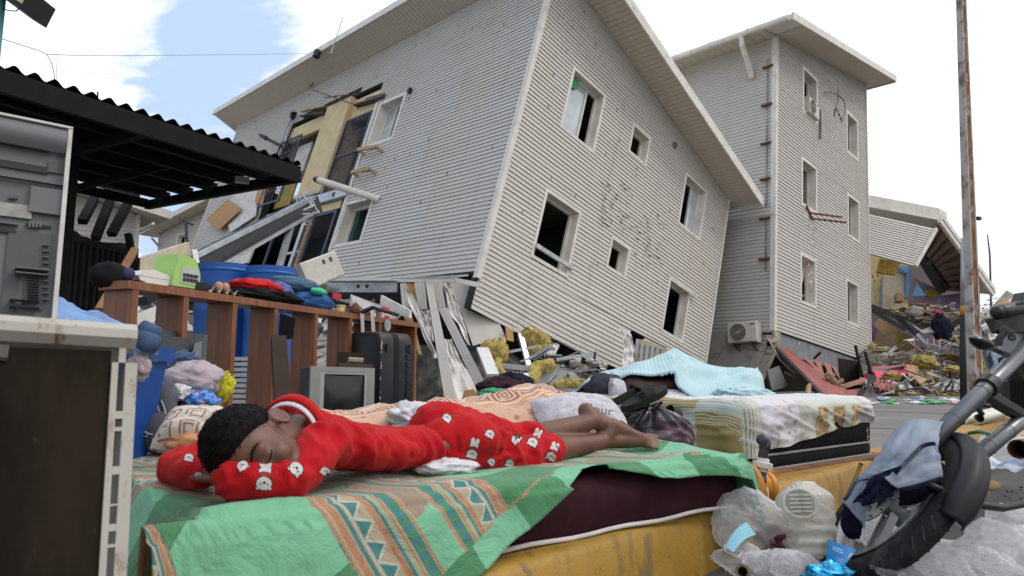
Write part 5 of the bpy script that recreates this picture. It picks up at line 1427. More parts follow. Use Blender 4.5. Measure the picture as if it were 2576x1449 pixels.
# rubble in front of the collapsed house
def gr(x,y):return P(*cR(x,y,1))
def area_r(rg):
 d=rg.uniform(15.5,25);p=P(*cR(rg.uniform(90,1060),1300,d));return p.x,p.y
def zf_r(x,y):return PAVE+random.Random(int(x*171+y*31)).uniform(0,1)*lerp(.1,1.8,smooth(15.5,25,y))
rubble('rubble',620,area_r,zf_r,[M_GREYP,M_DUST,M_PAPER,M_CONC,M_CARD,M_SILVER,M_YEL,M_DKGREY,M_WOODLT],77,.15,.6)
mb=MB()
mb.grid(lambda u,v:(lambda p:V(p.x,p.y,PAVE+max(0,1.5*smooth(.0,.8,v)*(.75+.5*fbm((p.x,p.y,0),.9,6)))))(P(*cR(lerp(60,1150,u),1300,lerp(15.5,27,v)))),40,20)
tag(mb.build('rubble',MC['rubble_dark']),kind='stuff')
G5='large pieces in the rubble at right'
for nm,pts,th,m,lab,cat in(
 ('pink_box',((120,1140,18),(335,1125,18.5),(345,1180,18.4),(150,1215,17.6)),.4,M_PINK,'hot pink panel with a black edge in the rubble beside the tower','panel'),
 ('black_board',((105,1150,17.9),(325,1128,18.3),(325,1150,18.3),(105,1180,17.8)),.1,M_BLACK,'black board lying on the hot pink panel','board'),
 ('brown_door',((335,1122,18.6),(410,1130,18.8),(425,1200,18.5),(350,1200,18.3)),.08,M_CARD,'brown door leaning right of the hot pink panel','door'),
 ('blue_grey_sheet',((170,1222,16.6),(240,1222,17),(455,1322,16.1),(420,1335,15.9)),.04,mat('blue_grey_sheet',(.33,.40,.43),.6,var=.1),'long pale blue grey sheet sliding off the rubble','sheet'),
 ('stacked_door',((345,1250,17.2),(565,1235,17.6),(570,1262,17.5),(350,1272,17.1)),.5,M_GREYP,'grey door lying flat on the rubble, top of its stack','door'),
 ('stacked_door',((350,1275,17),(560,1268,17.4),(562,1288,17.3),(352,1292,16.9)),.5,mat('rust_board',(.25,.10,.05),.8),'rust brown board under the grey door','board'),
 ('mattress_slab',((260,1310,16),(300,1292,16.6),(450,1330,16),(440,1348,15.8),(270,1345,15.8)),.4,mat('tan_slab',(.30,.24,.18),.9),'tan slab at the front edge of the rubble','slab'),
 ('card_sheet',((400,1190,17.6),(470,1215,17.6),(430,1245,17.2),(350,1225,17.2)),.03,M_CARD,'brown cardboard sheet in the middle of the rubble','cardboard'),
 ('long_plank',((470,1165,18),(600,1215,18),(600,1230,17.9),(465,1180,17.9)),.06,M_CONC,'pale plank sloping across the rubble left of the posts','plank'),
 ('twisted_sheet',((780,850,21),(900,730,21.5),(968,655,22),(1018,682,22),(960,745,21.5),(860,850,21),(800,885,20.8)),.06,mat('dull_zinc',(.17,.18,.18),.6,.2,var=.4,scale=2),'large twisted metal sheet rising against the sky behind the handlebar','metal sheet'),
 ('wood_sheet',((900,745,21.3),(990,690,21.8),(985,740,21.6),(880,850,21),(850,850,21)),.05,M_OSB,'wooden backing of the twisted metal sheet','board'),
 ('red_brown_sheet',((780,860,21.5),(890,850,21.5),(900,930,21),(780,960,21)),.05,mat('rust_board','aaaaaa'),'red brown sheet behind the rusty post','sheet')):
 sheet(nm,[cR(*p)for p in pts],th,m,None,lab,cat,G5)
for i,(x,y,d,r,lab)in enumerate(((425,1110,19,(.55,.35,.28),'yellow wool heap on top of the rubble left of the posts'),(470,1110,18.8,(.4,.3,.25),'yellow wool heap just right of the first'),(245,1195,17.5,(.35,.25,.16),'small yellow wool clump on the pink panel'),(830,1185,17,(.45,.35,.38),'yellow wool heap right of the rusty post'),(640,1160,18,(.5,.3,.16),'flat yellow wool under the bent beam'),(640,1320,15.7,(.45,.25,.12),'yellow wool at the front edge of the rubble'),(990,1255,14,(.3,.25,.16),'yellow wool showing between the fork legs'),(930,930,20,(.25,.2,.7),'upright pale yellow wool tuft behind the headlight'))):
 lump('glass_wool',P(*cR(x,y,d)),tuple(q*.62 for q in r),M_YEL,i+20,lab,'insulation','yellow wool heaps in the rubble at right',amp=.6,freq=2.6)
lump('crushed_machine',P(*cR(850,1060,19)),(.55,.4,.5),mat('crumpled_silver',(.22,.21,.2),.4,.7,bump=1,bscale=14),31,'crushed silvery duct in the wreckage right of the rusty post','duct',amp=.6,freq=3)
lump('duct',P(*cR(840,900,20)),(.45,.35,.4),MC['crumpled_silver'],32,'tangle of crushed silver duct higher up behind the turn signal','duct',amp=.7,freq=3.2)
for(a,b,w,lab)in(((1140,1150,12),(1000,1260,12.2),.06,'thin steel bar crossing behind the fork'),((800,900,19),(930,830,19.5),.12,'bent pale rail in the wreckage behind the mirror'),((780,1240,16.5),(900,1230,16.6),.14,'grey beam lying behind the rusty post')):
 beam('steel_bar',cR(*a),cR(*b),w,w,M_SILVER,None,lab,'bar')
# tiny litter along the front edge of the rubble
rg=random.Random(13);cols=[('white',(.6,.6,.6)),('blue',(.1,.25,.5)),('pink',(.5,.25,.3)),('green',(.08,.35,.12))]
mb=MB();mats=[mat('litter_'+n,c,.5)for n,c in cols]
for i in range(60):
 p=Z(rg.uniform(2070,2480),rg.uniform(1002,1018),PAVE);s_=rg.uniform(.02,.07)
 mb.ball(p+V(0,0,s_*.4),(s_*1.6,s_,s_*.5),6,4,rg.choice((0,0,0,1,2,3)),fn=lambda d:nz(d,2,i)*.5)
tag(mb.build('litter',mats),kind='stuff')
# ================================================================== posts
M_PWHITE=mat('worn_white_post',(.40,.37,.33),.6,var=.12,scale=5,dirt=((.15,.065,.028),.9,4.5,.48))
M_PRUST=mat('post_rust',(.20,.09,.035),.8,var=.4,scale=9,dirt=((.45,.43,.40),.9,6,.52))
lp=thing('lamp_post','tall square rusty white lamp post at the right','lamp post',Z(2459,1036,PAVE))
A=Z(2456,1036,PAVE);B=P(2412,-160,8.9)
d_=(B-A);xw=V(.95,.3,0);xw=(xw-d_*xw.dot(d_)/d_.length_squared).normalized();yw=d_.cross(xw).normalized()
def taper(o1,w1,w2,dep,nm,m,off,yo):
 mb=MB();k=[]
 for t,s_ in((0,1.0),(1,.62)):
  c=A+d_*t+xw*off*s_-yw*yo
  k+=[c-xw*w1*s_-yw*dep*s_,c+xw*w1*s_-yw*dep*s_,c+xw*w1*s_+yw*dep*s_,c-xw*w1*s_+yw*dep*s_]
 mb.add(k,[(3,2,1,0),(4,5,6,7),(0,1,5,4),(1,2,6,5),(2,3,7,6),(3,0,4,7)]);return mb.build(nm,m,lp)
s_y=1 if yw.y<0 else-1
taper(0,.058,0,.055,'post_web',M_PRUST,0,0)
taper(0,.013,0,.062,'post_flange',M_PWHITE,-.054,0);taper(0,.013,0,.062,'post_flange',M_PWHITE,.054,0)
mb=MB()
for i in range(26):
 t=i/25;pass
mb.lathe(A+V(0,0,-.01),(0,0,1),[(.16,0),(.14,.05),(.10,.10),(.08,.14)],12);mb.build('footing',M_RUST,lp)
sp=thing('pipe_post','silver pipe post with a black and yellow foot just left of the lamp post','post',Z(2426,1020,PAVE))
c0,c1=P(2424,992,10.2),P(2427,600,10.2);cb,cy_=lerp(c0,c1,.50),lerp(c0,c1,.56)
mb=MB();mb.tube([cy_,c1],.052,14);mb.build('pipe',M_SILVER,sp,smooth=True)
mb=MB();mb.tube([cb,cy_],.054,14);mb.build('yellow_band',mat('band_yellow',(.42,.22,.02),.6),sp,smooth=True)
mb=MB();mb.tube([V(c0.x,c0.y,PAVE),cb],.06,14);mb.build('black_foot',mat('foot_black',(.03,.032,.035),.6),sp,smooth=True)
fl2=thing('street_lamp','very distant thin street lamp against the white sky at right','street lamp',P(2492,740,40))
mb=MB();mb.tube([P(2494,800,40),P(2490,640,40),P(2484,590,40)],[.06,.05,.03],6);mb.build('pole',M_DKGREY,fl2)
mb=MB();mb.prism([P(2459,544,40),P(2468,545,40),P(2471,552,40),P(2464,551,40)],V(0,.3,0));mb.build('lamp_head',M_DKGREY,fl2)
# ================================================================== front mattress, sheet and the sleeping child
E1=Vector((.78,.625,0)).normalized();E2=Vector((-E1.y,E1.x,0))
M1R=Vector((.80,2.49,PAVE))
ML,MW,MT=1.80,1.25,.17
M1O=M1R-E1*ML                             # front left bottom corner
def m1(a,b,z=0):return M1O+E1*a+E2*b+V(0,0,z)
M_MAROON=mat('maroon_mattress',(.032,.008,.012),.8,var=.2,scale=12,bump=.15,bscale=60)
M_PIPING=mat('white_piping',(.5,.47,.45),.7)
mt=thing('mattress','thin maroon mattress with white piping on the yellow kerb, under the patterned sheet','mattress',m1(ML/2,.6))
mb=MB();R_=.03
def mprof(a):
 z=MT-.012*smooth(1.2,1.8,a);return[(0,.012),(-.012,.05),(-.016,z*.5),(-.010,z-.04),(.02,z-.006),(.06,z),(MW-.05,z),(MW,z-.03),(MW+.01,z*.5),(MW,0),(0.02,0)]
n=30
def mm(u,v):
 a=u*ML;pr=mprof(a);i=min(10,int(v*10+.5));b,z=pr[i]
 e=.02*(smooth(.06,0,a)+smooth(ML-.06,ML,a));return m1(lerp(a,lerp(a,ML/2,.0),0),b+e*(1 if b<.5 else-1),z*(1-.12*(smooth(.05,0,a)+smooth(ML-.05,ML,a)))+.004*nz((a*3,b,z),2))
mb.grid(mm,n,10);mb.add([mm(0,i/10)for i in range(11)],[tuple(range(11))]);mb.add([mm(1,i/10)for i in range(11)],[tuple(range(11))[::-1]])
mb.build('mattress_body',M_MAROON,mt,smooth=True,sharp=50)
mb=MB();pts=[m1(lerp(0,ML,i/24),-.012,.012+.003*math.sin(i*1.3))for i in range(25)]+[m1(ML+.005,.05+i*.1,.012)for i in range(12)]
mb.tube(pts,.007,6);mb.build('piping',M_PIPING,mt,smooth=True)
def mat_sheet():
 """green, mint and tan printed cotton with stripe bands; UV in metres"""
 m,b=newmat('patterned_sheet');uv=ecoord('UV');x,y,_=exyz(uv)
 G_,MI,TA,OR,TE,WH,TA2=(.030,.175,.065),(.13,.38,.22),(.25,.18,.125),(.34,.155,.07),(.022,.15,.16),(.36,.39,.31),(.30,.22,.15)
 px_=.78;u=x.mod(px_)
 v=y.mod(.56)
 tan=emix(ramp01(enoise(3,3,co=uv),.3,.7),TA,tuple(k*.88 for k in TA))
 # diamonds on tan
 du=((u-.488).abs()+((y+.1).mod(.28)-.14).abs()*1.0)
 tan=emix(du<.030,tan,G_);tan=emix(du<.018,tan,MI);tan=emix(du<.008,tan,TA)
 # ornamental stripe band (runs along y), centred in the tan column edges
 def band(c,t,flip):
  w=(u-t)if not flip else(t-u)
  z=(y*19).fract();tri=(z-.5).abs()*2
  c=emix(w.within(0,.17),c,(.33,.26,.17))
  c=emix(w.within(.006,.022),c,OR);c=emix(w.within(.026,.036),c,TE);c=emix(w.within(.040,.044),c,WH)
  zz=(w-.047)/.036
  c=emix(w.within(.047,.083)*(tri>zz),c,TE);c=emix(w.within(.047,.083)*((tri-zz).abs()<.14),c,WH)
  c=emix(w.within(.085,.099),c,OR);c=emix(w.within(.100,.108),c,TE);c=emix(w.within(.112,.116),c,MI);c=emix(w.within(.120,.126),c,OR)
  z2=(w-.130)/.026
  c=emix(w.within(.130,.158),c,TE);c=emix(w.within(.132,.156)*(((y*30).fract()-.5).abs()*2<(z2-.5).abs()*2),c,G_);c=emix(w.within(.160,.166),c,OR)
  # little hooks hanging off the band
  hk=((y*22).sin()*.016+.020+w).abs()
  c=emix((hk<.0035)*w.within(-.045,0),c,TE)
  return c
 tan=band(tan,.29,False);tan=band(tan,.69,True)
 # green / mint column
 k=(y/.28).floor().mod(2.0)
 chk=emix(k>.5,G_,MI)
 c=emix((u<.28)+(u>.70),tan,chk)
 # cross bands: green and mint squares run across the tan too
 row=v<.13;row2=((x/.31).floor().mod(2.0))>.5
 c=emix(row*(u>.456)*(u<.52),c,emix(row2,(.030,.175,.065),(.13,.38,.22)))
 # zigzag orange edging
 zg=((y*60).fract()-.5).abs()*.012
 c=emix(((u-.284-zg).abs()<.0028),c,OR);c=emix(((u-.696+zg).abs()<.0028),c,OR)
 zg2=((x*60).fract()-.5).abs()*.012
 c=emix((v-.138-zg2).abs()<.0028,c,OR)
 # hem: vertex layer 2 of uv not needed, use border by y (front hem is y > .. ) 
 at=m.node_tree.nodes.new('ShaderNodeAttribute');at.attribute_name='hem';h=E(at.outputs['Fac'])
 hem=emix(((x/.17).floor().mod(2.0))>.5,G_,MI)
 c=emix(h>.5,c,hem)
 w=enoise(900,1,co=uv)
 c=emix(ramp01(w,.3,.7)*.12,c,(.55,.55,.5))
 m.node_tree.links.new(c,b.inputs['Base Color']);b.inputs['Roughness'].default_value=.85;b.inputs['Specular IOR Level'].default_value=.2
 b.inputs['Sheen Weight'].default_value=.15
 wr=enoise(9,5,.6,co=uv,dist=.8);set_bump(m,b,wr,.6,.03)
 return m
M_SHEET=mat_sheet()
def hem_drop(a):
 """length of cloth hanging over the front edge at position a along the mattress"""
 q=[(-.3,.24),(-.02,.30),(.06,.36),(.2,.40),(.42,.34),(.53,.25),(.70,.19),(.80,.145),(.90,.09),(1.0,.025),(1.06,.012),(1.12,.018),(1.2,.045),(1.38,.085),(1.66,.11),(1.78,.13),(1.86,.27),(1.95,.27)]
 for(x0,y0),(x1,y1)in zip(q[:-1],q[1:]):
  if a<=x1:return lerp(y0,y1,max(0,(a-x0)/(x1-x0)))
 return q[-1][1]
NA,NB=260,190;BW=1.22
def sheet_pt(u,v):
 a=lerp(-.24,1.90,u);D=hem_drop(a);tot=BW+D;s=v*tot   # distance from the back edge
 front=-.022-.006*math.sin(a*9)
 zt=MT+.014
 b=BW-s;z=zt
 over=s-(BW-front)
 nrm_w=fbm((a*2.2,s*2.6,1),1.2,2,3)
 ridge=(1-min(1,abs(fbm((a*1.6+s*.8,s*1.2-a*.4,3),1.3,5,2))*3.2))
 if over<=0:
  z+=.012*nrm_w+.012*ridge*smooth(.0,.25,b)
  z+=.018*math.exp(-((b-.0)/.07)**2)*(.4+.4*math.sin(a*13)+.4*math.sin(a*5.1+1))
  z+=.05*smooth(1.45,1.7,a)*smooth(.15,.55,b)
 else:
  r=.03
  if over<r*1.57:
   q=over/r;b=front-r*math.sin(q);z=zt-r*(1-math.cos(q))
  else:
   h=over-r*1.57;fl=smooth(0,.30,h)
   out=r+.012+h*lerp(.16,.30,smooth(1.1,.2,a))+fl*.045*math.sin(a*11+.6+h*2)*smooth(.04,.3,h)+.02*fbm((a*5,h*4,6),1)
   b=front-out;z=zt-r-h*.95+.004*nrm_w
  zmin=-.17 if a>-.1 else-.17
  if PAVE+z<.02:z=.02-PAVE+.01*nrm_w;b-=(over-(zt+.18))*.8
 # left end: the sheet spills off the end on to the pavement
 if a<.0:
  e=-a;z2=max(.008,zt-max(0,e-.02)*1.25-.02*math.sin(b*9+e*5));z=min(z,z2+.02*nrm_w)if over<=0 else z
  a=-e*.45-.03*math.sin(b*7)*min(1,e*8)
 if a>ML+.0:
  e=a-ML;z=z-e*1.9-.02*math.sin(b*8)*e*8;a=ML+min(e,.035)+.01*math.sin(b*10)
 return m1(a,b,z+.003)
def sheet_uv(a,s,th=math.radians(27)):
 return 3+a*math.cos(th)-s*math.sin(th),2+a*math.sin(th)+s*math.cos(th)
mb=MB();sh_hem=[]
mb.grid(sheet_pt,NA,NB,uv=lambda u,v:sheet_uv(lerp(-.24,1.90,u),v*(BW+hem_drop(lerp(-.24,1.90,u)))))
sheet_o=mb.build('bed_sheet',M_SHEET,smooth=True)
hem=[]
for i in range(NA+1):
 a=lerp(-.24,1.90,i/NA);tot=BW+hem_drop(a)
 for j in range(NB+1):
  d=(1-j/NB)*tot;hem.append(1.0 if(d<.075 or(a>1.84))else 0.0)
at=sheet_o.data.attributes.new('hem','FLOAT','POINT');at.data.foreach_set('value',hem)
sd=sheet_o.modifiers.new('thick','SOLIDIFY');sd.thickness=.003;sd.offset=1
tag(sheet_o,'green, mint and tan patterned bed sheet spread over the maroon mattress','bed sheet')
# ------------------------------------------------------------------ the sleeping child
SKIN=None
def mk_skin(name,c,c2):
 m,b=newmat(name)
 n=enoise(18,4);c_=emix(ramp01(n,.3,.7),c,c2)
 m.node_tree.links.new(c_,b.inputs['Base Color']);b.inputs['Roughness'].default_value=.5
 b.inputs['Subsurface Weight'].default_value=.12;b.inputs['Subsurface Radius'].default_value=(.012,.005,.003);b.inputs['Subsurface Scale'].default_value=.5
 set_bump(m,b,enoise(260,2),.12,.002);return m
M_SKIN=mk_skin('brown_skin',(.105,.042,.024),(.14,.060,.036))
def mk_fleece(name,c,c2):
 m,b=newmat(name);n=enoise(9,4);f=enoise(420,2)
 c_=emix(ramp01(n,.3,.7),c,c2);c_=emix(ramp01(f,.35,.7)*.35,c_,tuple(min(1,x*1.5+.01)for x in c2))
 m.node_tree.links.new(c_,b.inputs['Base Color']);b.inputs['Roughness'].default_value=.95;b.inputs['Specular IOR Level'].default_value=.1
 b.inputs['Sheen Weight'].default_value=.2;b.inputs['Sheen Roughness'].default_value=.5;b.inputs['Sheen Tint'].default_value=(1,.35,.3,1)
 set_bump(m,b,f,.5,.004);return m
M_FLEECE=mk_fleece('red_fleece',(.32,.005,.009),(.40,.008,.012))
kid=thing('person','child in red fleece pyjamas with white bears, asleep face down on folded arms','person',m1(.9,.35,MT))
cr=V(-.809,-.476,.32).normalized()
fw=V(.36,-.86,-.36);fw=(fw-cr*fw.dot(cr)).normalized()
lf=cr.cross(fw).normalized()
HC=P(645,1134,1.53)
def H(c,f,l):return HC+cr*c+fw*f+lf*l
body=MB()
# skull, face
body.ball(H(.022,-.012,0),(cr*.090,fw*.093,lf*.074),22,16)
body.ball(H(-.02,.022,0),(cr*.082,fw*.070,lf*.064),20,14)
body.ball(H(-.068,.036,0),(cr*.040,fw*.050,lf*.048),16,10)
for s in(-1,1):
 body.ball(H(-.030,.052,s*.034),(cr*.032,fw*.034,lf*.028),12,8)
 body.ball(H(.012,.072,s*.030),(cr*.012,fw*.018,lf*.026),12,8)
 body.ball(H(-.006,.071,s*.031),(cr*.012,fw*.013,lf*.017),12,8)
body.tube([H(.008,.086,0),H(-.018,.098,0),H(-.034,.104,0)],[.008,.010,.013],10);body.ball(H(-.036,.100,.011),.009,8,6);body.ball(H(-.036,.100,-.011),.009,8,6)
body.ball(H(-.058,.092,0),(cr*.008,fw*.010,lf*.022),10,6);body.ball(H(-.070,.088,0),(cr*.008,fw*.011,lf*.019),10,6)
# ears
for s in(-1,1):
 c=H(-.012,-.012,s*.076)
 ax=(cr*.95-fw*.3).normalized();bx=(-fw*.9-cr*.25).normalized();nx=lf*s
 rim=[c+ax*math.cos(q)*.024+bx*(math.sin(q)*.014+.004)+nx*(.010+.006*math.sin(q))for q in[PI*2*i/14 for i in range(15)]]
 body.tube(rim,.0048,8);body.ball(c+bx*.006+nx*.004,(ax*.021,bx*.013,nx*.004),12,8);body.ball(c-ax*.022+nx*.005,.007,8,6)
 body.tube([c+ax*.012+bx*.003+nx*.008,c+bx*.007+nx*.009,c-ax*.009+bx*.004+nx*.008],.0036,6)
# neck, torso
SHL=P(812,1112,1.62);SHR=P(742,1062,1.86)
NK=P(745,1075,1.70)
CH=P(860,1126,1.78);WA=P(1010,1130,1.95);PV=P(1130,1108,2.06)
body.tube([H(-.05,-.04,0),NK+V(.0,0,-.012),CH],[.048,.046,.034],16)
def ell_tube(mb,pts,rs,n=20):
 """tube with (wide, flat) radii; flat direction near vertical"""
 for i in range(len(pts)-1):
  pass
 base=len(mb.v);k=len(pts)
 for i in range(k):
  t=(pts[min(i+1,k-1)]-pts[max(i-1,0)]).normalized();z=V(0,0,1);z=(z-t*z.dot(t)).normalized();x=t.cross(z)
  for j in range(n):
   q=2*PI*j/n;mb.v.append(pts[i]+x*math.cos(q)*rs[i][0]+z*math.sin(q)*rs[i][1])
 for i in range(k-1):
  for j in range(n):
   a=base+i*n+j;b=base+i*n+(j+1)%n;mb.f.append((a,a+n,b+n,b));mb.mi.append(0)
 mb.f.append(tuple(base+j for j in range(n)));mb.mi.append(0);mb.f.append(tuple(base+(k-1)*n+j for j in range(n))[::-1]);mb.mi.append(0)
torso=[NK+(CH-NK)*.25,CH,lerp(CH,WA,.5),WA,lerp(WA,PV,.6),PV]
ell_tube(body,torso,[(.062,.038),(.098,.038),(.094,.036),(.092,.040),(.100,.046),(.105,.056)])
# arms
ELL=P(742,1208,1.50);WRL=P(560,1204,1.45);ELR=P(440,1178,1.72);WRR=P(545,1190,1.60)
limb(body,[SHL+V(.01,.02,-.008),ELL],[.030,.028]);limb(body,[ELL,WRL],[.028,.022])
limb(body,[SHR,P(560,1120,1.80),ELR],[.032,.030,.028]);limb(body,[ELR,WRR],[.027,.022])
# hands: left tucked behind the head, right flat under the cheek
def hand(mb,w,d,n,s=1.0,curl=.5):
 """palm and five fingers; d = finger direction, n = back-of-hand normal"""
 d,n=d.normalized(),n.normalized();x=d.cross(n).normalized()
 mb.ball(w+d*.035*s,(d*.042*s,x*.033*s,n*.014*s),14,8)
 for i,(o,L)in enumerate(((-.024,.047),(-.008,.056),(.008,.054),(.023,.043))):
  p0=w+d*.066*s+x*o*s;p1=p0+(d-n*curl*.4)*L*.5*s;p2=p1+(d-n*curl*1.2).normalized()*L*.45*s
  mb.tube([p0-d*.012,p0,p1,p2],[.0080*s,.0078*s,.0072*s,.006*s],8);mb.ball(p2,.0062*s,8,6)
 q0=w+d*.018*s+x*-.026*s;q1=q0+(d*.6-x*.8).normalized()*.028*s;q2=q1+(d*.9-x*.3).normalized()*.024*s
 mb.tube([q0,q1,q2],[.011*s,.009*s,.0075*s],8);mb.ball(q2,.0075*s,8,6)
hand(body,WRL,V(-.6,.75,.02),V(0,0,1),.85);hand(body,WRR,V(.75,-.45,.05),V(0,0,1),.85)
# legs: thighs together, shins crossed, feet on the sheet
HPL,HPR=P(1120,1130,2.02),P(1135,1085,2.16)
KNL,KNR=P(1300,1150,2.17),P(1300,1118,2.30)
ANL,ANR=P(1520,1108,2.44),P(1492,1058,2.40)
limb(body,[HPL,KNL],[.062,.045],16);limb(body,[HPR,KNR],[.062,.045],16)
limb(body,[KNL,lerp(KNL,ANL,.4),ANL],[.047,.046,.028],16);limb(body,[KNR,lerp(KNR,ANR,.4),ANR],[.047,.046,.028],16)
def foot(mb,an,heel,ball_,toe,s=1.0,side=V(0,0,1)):
 mb.ball(heel,.028*s,14,10);limb(mb,[heel,an],[.027*s,.027*s]);limb(mb,[an,lerp(an,ball_,.55),ball_],[.027*s,.027*s,.022*s]);limb(mb,[heel,lerp(heel,ball_,.6),ball_],[.026*s,.022*s,.021*s])
 d=(ball_-heel).normalized();x=d.cross(side).normalized()
 mb.ball(ball_,(d*.024*s,x*.036*s,x.cross(d)*.017*s),12,8)
 for i,o in enumerate((-.030,-.013,.001,.014,.026)):
  r=(.011 if i==0 else .0078-.0004*i)*s;p=ball_+d*.018*s+x*o*s;e=p+(toe-ball_)*(1.0-.10*i);mb.tube([p,e],r,8);mb.ball(e,r,8,6)
foot(body,ANL,P(1540,1072,2.46),P(1622,1108,2.55),P(1650,1112,2.58),1.05,V(.2,-.6,.7))
foot(body,ANR,P(1474,1034,2.42),P(1548,1078,2.52),P(1568,1090,2.55),1.05,V(-.1,-.9,.4))
skin=remeshed(body,'body',M_SKIN,.0052,3,kid)
# brows, lashes and lips as thin shapes on the face
skb=bvh_of(skin)
def on_skin(p,off=.0012,tree=None):
 h=(tree or skb).find_nearest(p);return h[0]+h[1]*off
M_HAIR=mat('black_hair',(.005,.0042,.004),.75,var=.3,scale=60,spec=.12)
M_BROW=mat('brow_hair',(.022,.012,.009),.9)
for s in(1,-1):
 mb=MB();pts=[on_skin(H(.020+.006*math.sin(t*PI),.088-.018*t,s*(.012+.038*t)))for t in[i/8 for i in range(9)]]
 mb.tube(pts,[.0012,.0026,.0032,.0034,.0032,.003,.0026,.002,.001],6);mb.build('eyebrow',M_BROW,kid,smooth=True)
 mb=MB();pts=[on_skin(H(-.010-.004*math.sin(t*PI),.088-.014*t,s*(.015+.031*t)),.0008)for t in[i/8 for i in range(9)]]
 mb.tube(pts,[.0004,.0008,.0010,.0012,.0013,.0013,.0011,.0008,.0004],6);mb.build('eyelash',M_HAIR,kid,smooth=True)
mb=MB();mb.tube([on_skin(H(-.064,.098,l),.0006)for l in(-.02,-.01,0,.01,.02)],[.0008,.0018,.002,.0018,.0008],6);mb.build('lips',mat('lips_brown',(.10,.035,.03),.5),kid,smooth=True)
# hair cap with curls
cap=MB()
def hairmask(d):
 c,f,l=d
 # hairline: high at the forehead, round the ears, down the nape
 return c*1.0-f*.62-.10*1+.10*(abs(l)<.3)
def cap_pt(u,v):
 th=u*2*PI;ph=v*1.0
 # axis tilted back of crown
 ax=(cr*.80-fw*.60).normalized();x_=lf;y_=ax.cross(x_)
 ang=ph*math.radians(112-12*math.cos(th*2)*0)
 d=ax*math.cos(ang)+(x_*math.cos(th)+y_*math.sin(th))*math.sin(ang)
 dc,df,dl=d.dot(cr),d.dot(fw),d.dot(lf)
 lim=1.0
 r=1.0
 p=H(.022,-.012,0)+cr*dc*.0935+fw*df*.0965+lf*dl*.078
 n=fbm(d,9,3,3)*.5
 edge=smooth(1.0,.82,v)
 return p+d*(.009*n+.006)*edge-d*.010*(1-edge)
cap.grid(lambda u,v:cap_pt(u,v),90,46)
cap.build('hair',M_HAIR,kid,smooth=True)
# curls: short bent tufts all over the cap
rg=random.Random(2);cur=MB()
for i in range(1100):
 u,v=rg.random(),math.sqrt(rg.uniform(.0,1.0));p=cap_pt(u,min(.985,v));d=(p-H(.022,-.012,0)).normalized()
 t=d.cross(V(rg.gauss(0,1),rg.gauss(0,1),rg.gauss(0,1))).normalized();L=rg.uniform(.004,.008);b_=t.cross(d)
 w=.0011
 q=[p-d*.002,p+d*L*.35+t*L*.3,p+d*L*.42+t*L*.9,p+d*L*.10+t*L*1.2+b_*L*.2]
 base=len(cur.v)
 for k,a in enumerate(q):
  ww=w*(1.2-k*.28);cur.v+=[a+b_*ww,a-b_*ww]
 for k in range(3):cur.f.append((base+2*k,base+2*k+1,base+2*k+3,base+2*k+2));cur.mi.append(0)
tag(cur.build('curls',M_HAIR,kid),kind='stuff')
# pyjama top: inflated torso and sleeves with folds
def folds(seed,amp,along,f=34):
 def fn(c,n):
  q=c.dot(along);w=fbm(c,7,seed,3)
  a=V(c.dot(along)*15,(c-along*c.dot(along)).dot(V(.6,-.5,.6))*5,c.z*6)
  n1=nz(a+V(w,w,w)*1.2,1,seed);n2=nz(a*2.1,1,seed+5)
  return amp*(.55*w+.75*(1-abs(n1)*3.2)*(.35+.65*abs(nz(c,4,seed+2))*2)+.25*n2)+.0012*nz(c,120,seed)
 return fn
top=MB()
TA_=[NK+(CH-NK)*.05+V(0,0,.012),CH+V(0,0,.004),lerp(CH,WA,.5),WA,lerp(WA,PV,.42)]
ell_tube(top,TA_,[(.078,.050),(.128,.060),(.124,.058),(.116,.056),(.114,.056)])
top.ball(TA_[-1],(E1*.012,E2*.112,V(0,0,.055)),16,8)
pass
limb(top,[lerp(CH,SHL,.45),SHL,lerp(SHL,ELL,.55),ELL+V(0,0,.004)],[.058,.054,.050,.045],18)
limb(top,[ELL+V(0,0,.004),lerp(ELL,WRL,.5),lerp(ELL,WRL,.86)],[.045,.044,.041],18)
limb(top,[SHR,P(580,1122,1.80),ELR+V(.0,0,.004)],[.050,.046,.042],16)
limb(top,[ELR,lerp(ELR,WRR,.5),lerp(ELR,WRR,.72)],[.041,.041,.038],16)
topo=remeshed(top,'pyjama_top',M_FLEECE,.007,3,kid,disp=folds(3,.0105,V(.8,.5,.1).normalized(),42))
# collar: white band rising behind the ear
col_c=lerp(NK,H(-.05,-.04,0),.35);col_d=(H(-.05,-.04,0)-NK).normalized()
def ring(c,d,r1,r2,h,n=28,fn=None):
 x_,y_,z_=ortho(d,V(0,0,1));mb=MB()
 prof=[(1.00,0),(1.03,h*.5),(1.00,h),(.95,h*1.02),(.93,h*.5),(.95,0)]
 base=0
 for(k,hh)in prof:
  for j in range(n):
   q=2*PI*j/n;mb.v.append(c+x_*math.cos(q)*r1*k+y_*math.sin(q)*r2*k+z_*(hh+(fn(q)if fn else 0)))
 for i in range(len(prof)):
  for j in range(n):
   a=i*n+j;b=i*n+(j+1)%n;c2=((i+1)%len(prof))*n+(j+1)%n;d2=((i+1)%len(prof))*n+j
   mb.f.append((a,b,c2,d2));mb.mi.append(0)
 return mb
mw=mat('white_fleece_trim',(.55,.54,.55),.95,var=.08,sheen=.3)
ring(col_c-col_d*.012,col_d,.080,.068,.020).build('collar',mw,kid,smooth=True)
ring(col_c-col_d*.040,col_d,.088,.076,.034).build('collar_band',M_FLEECE,kid,smooth=True)
hd=MB()
A0,A1,A2=P(688,1048,1.84),P(738,1020,1.80),P(800,1062,1.74)
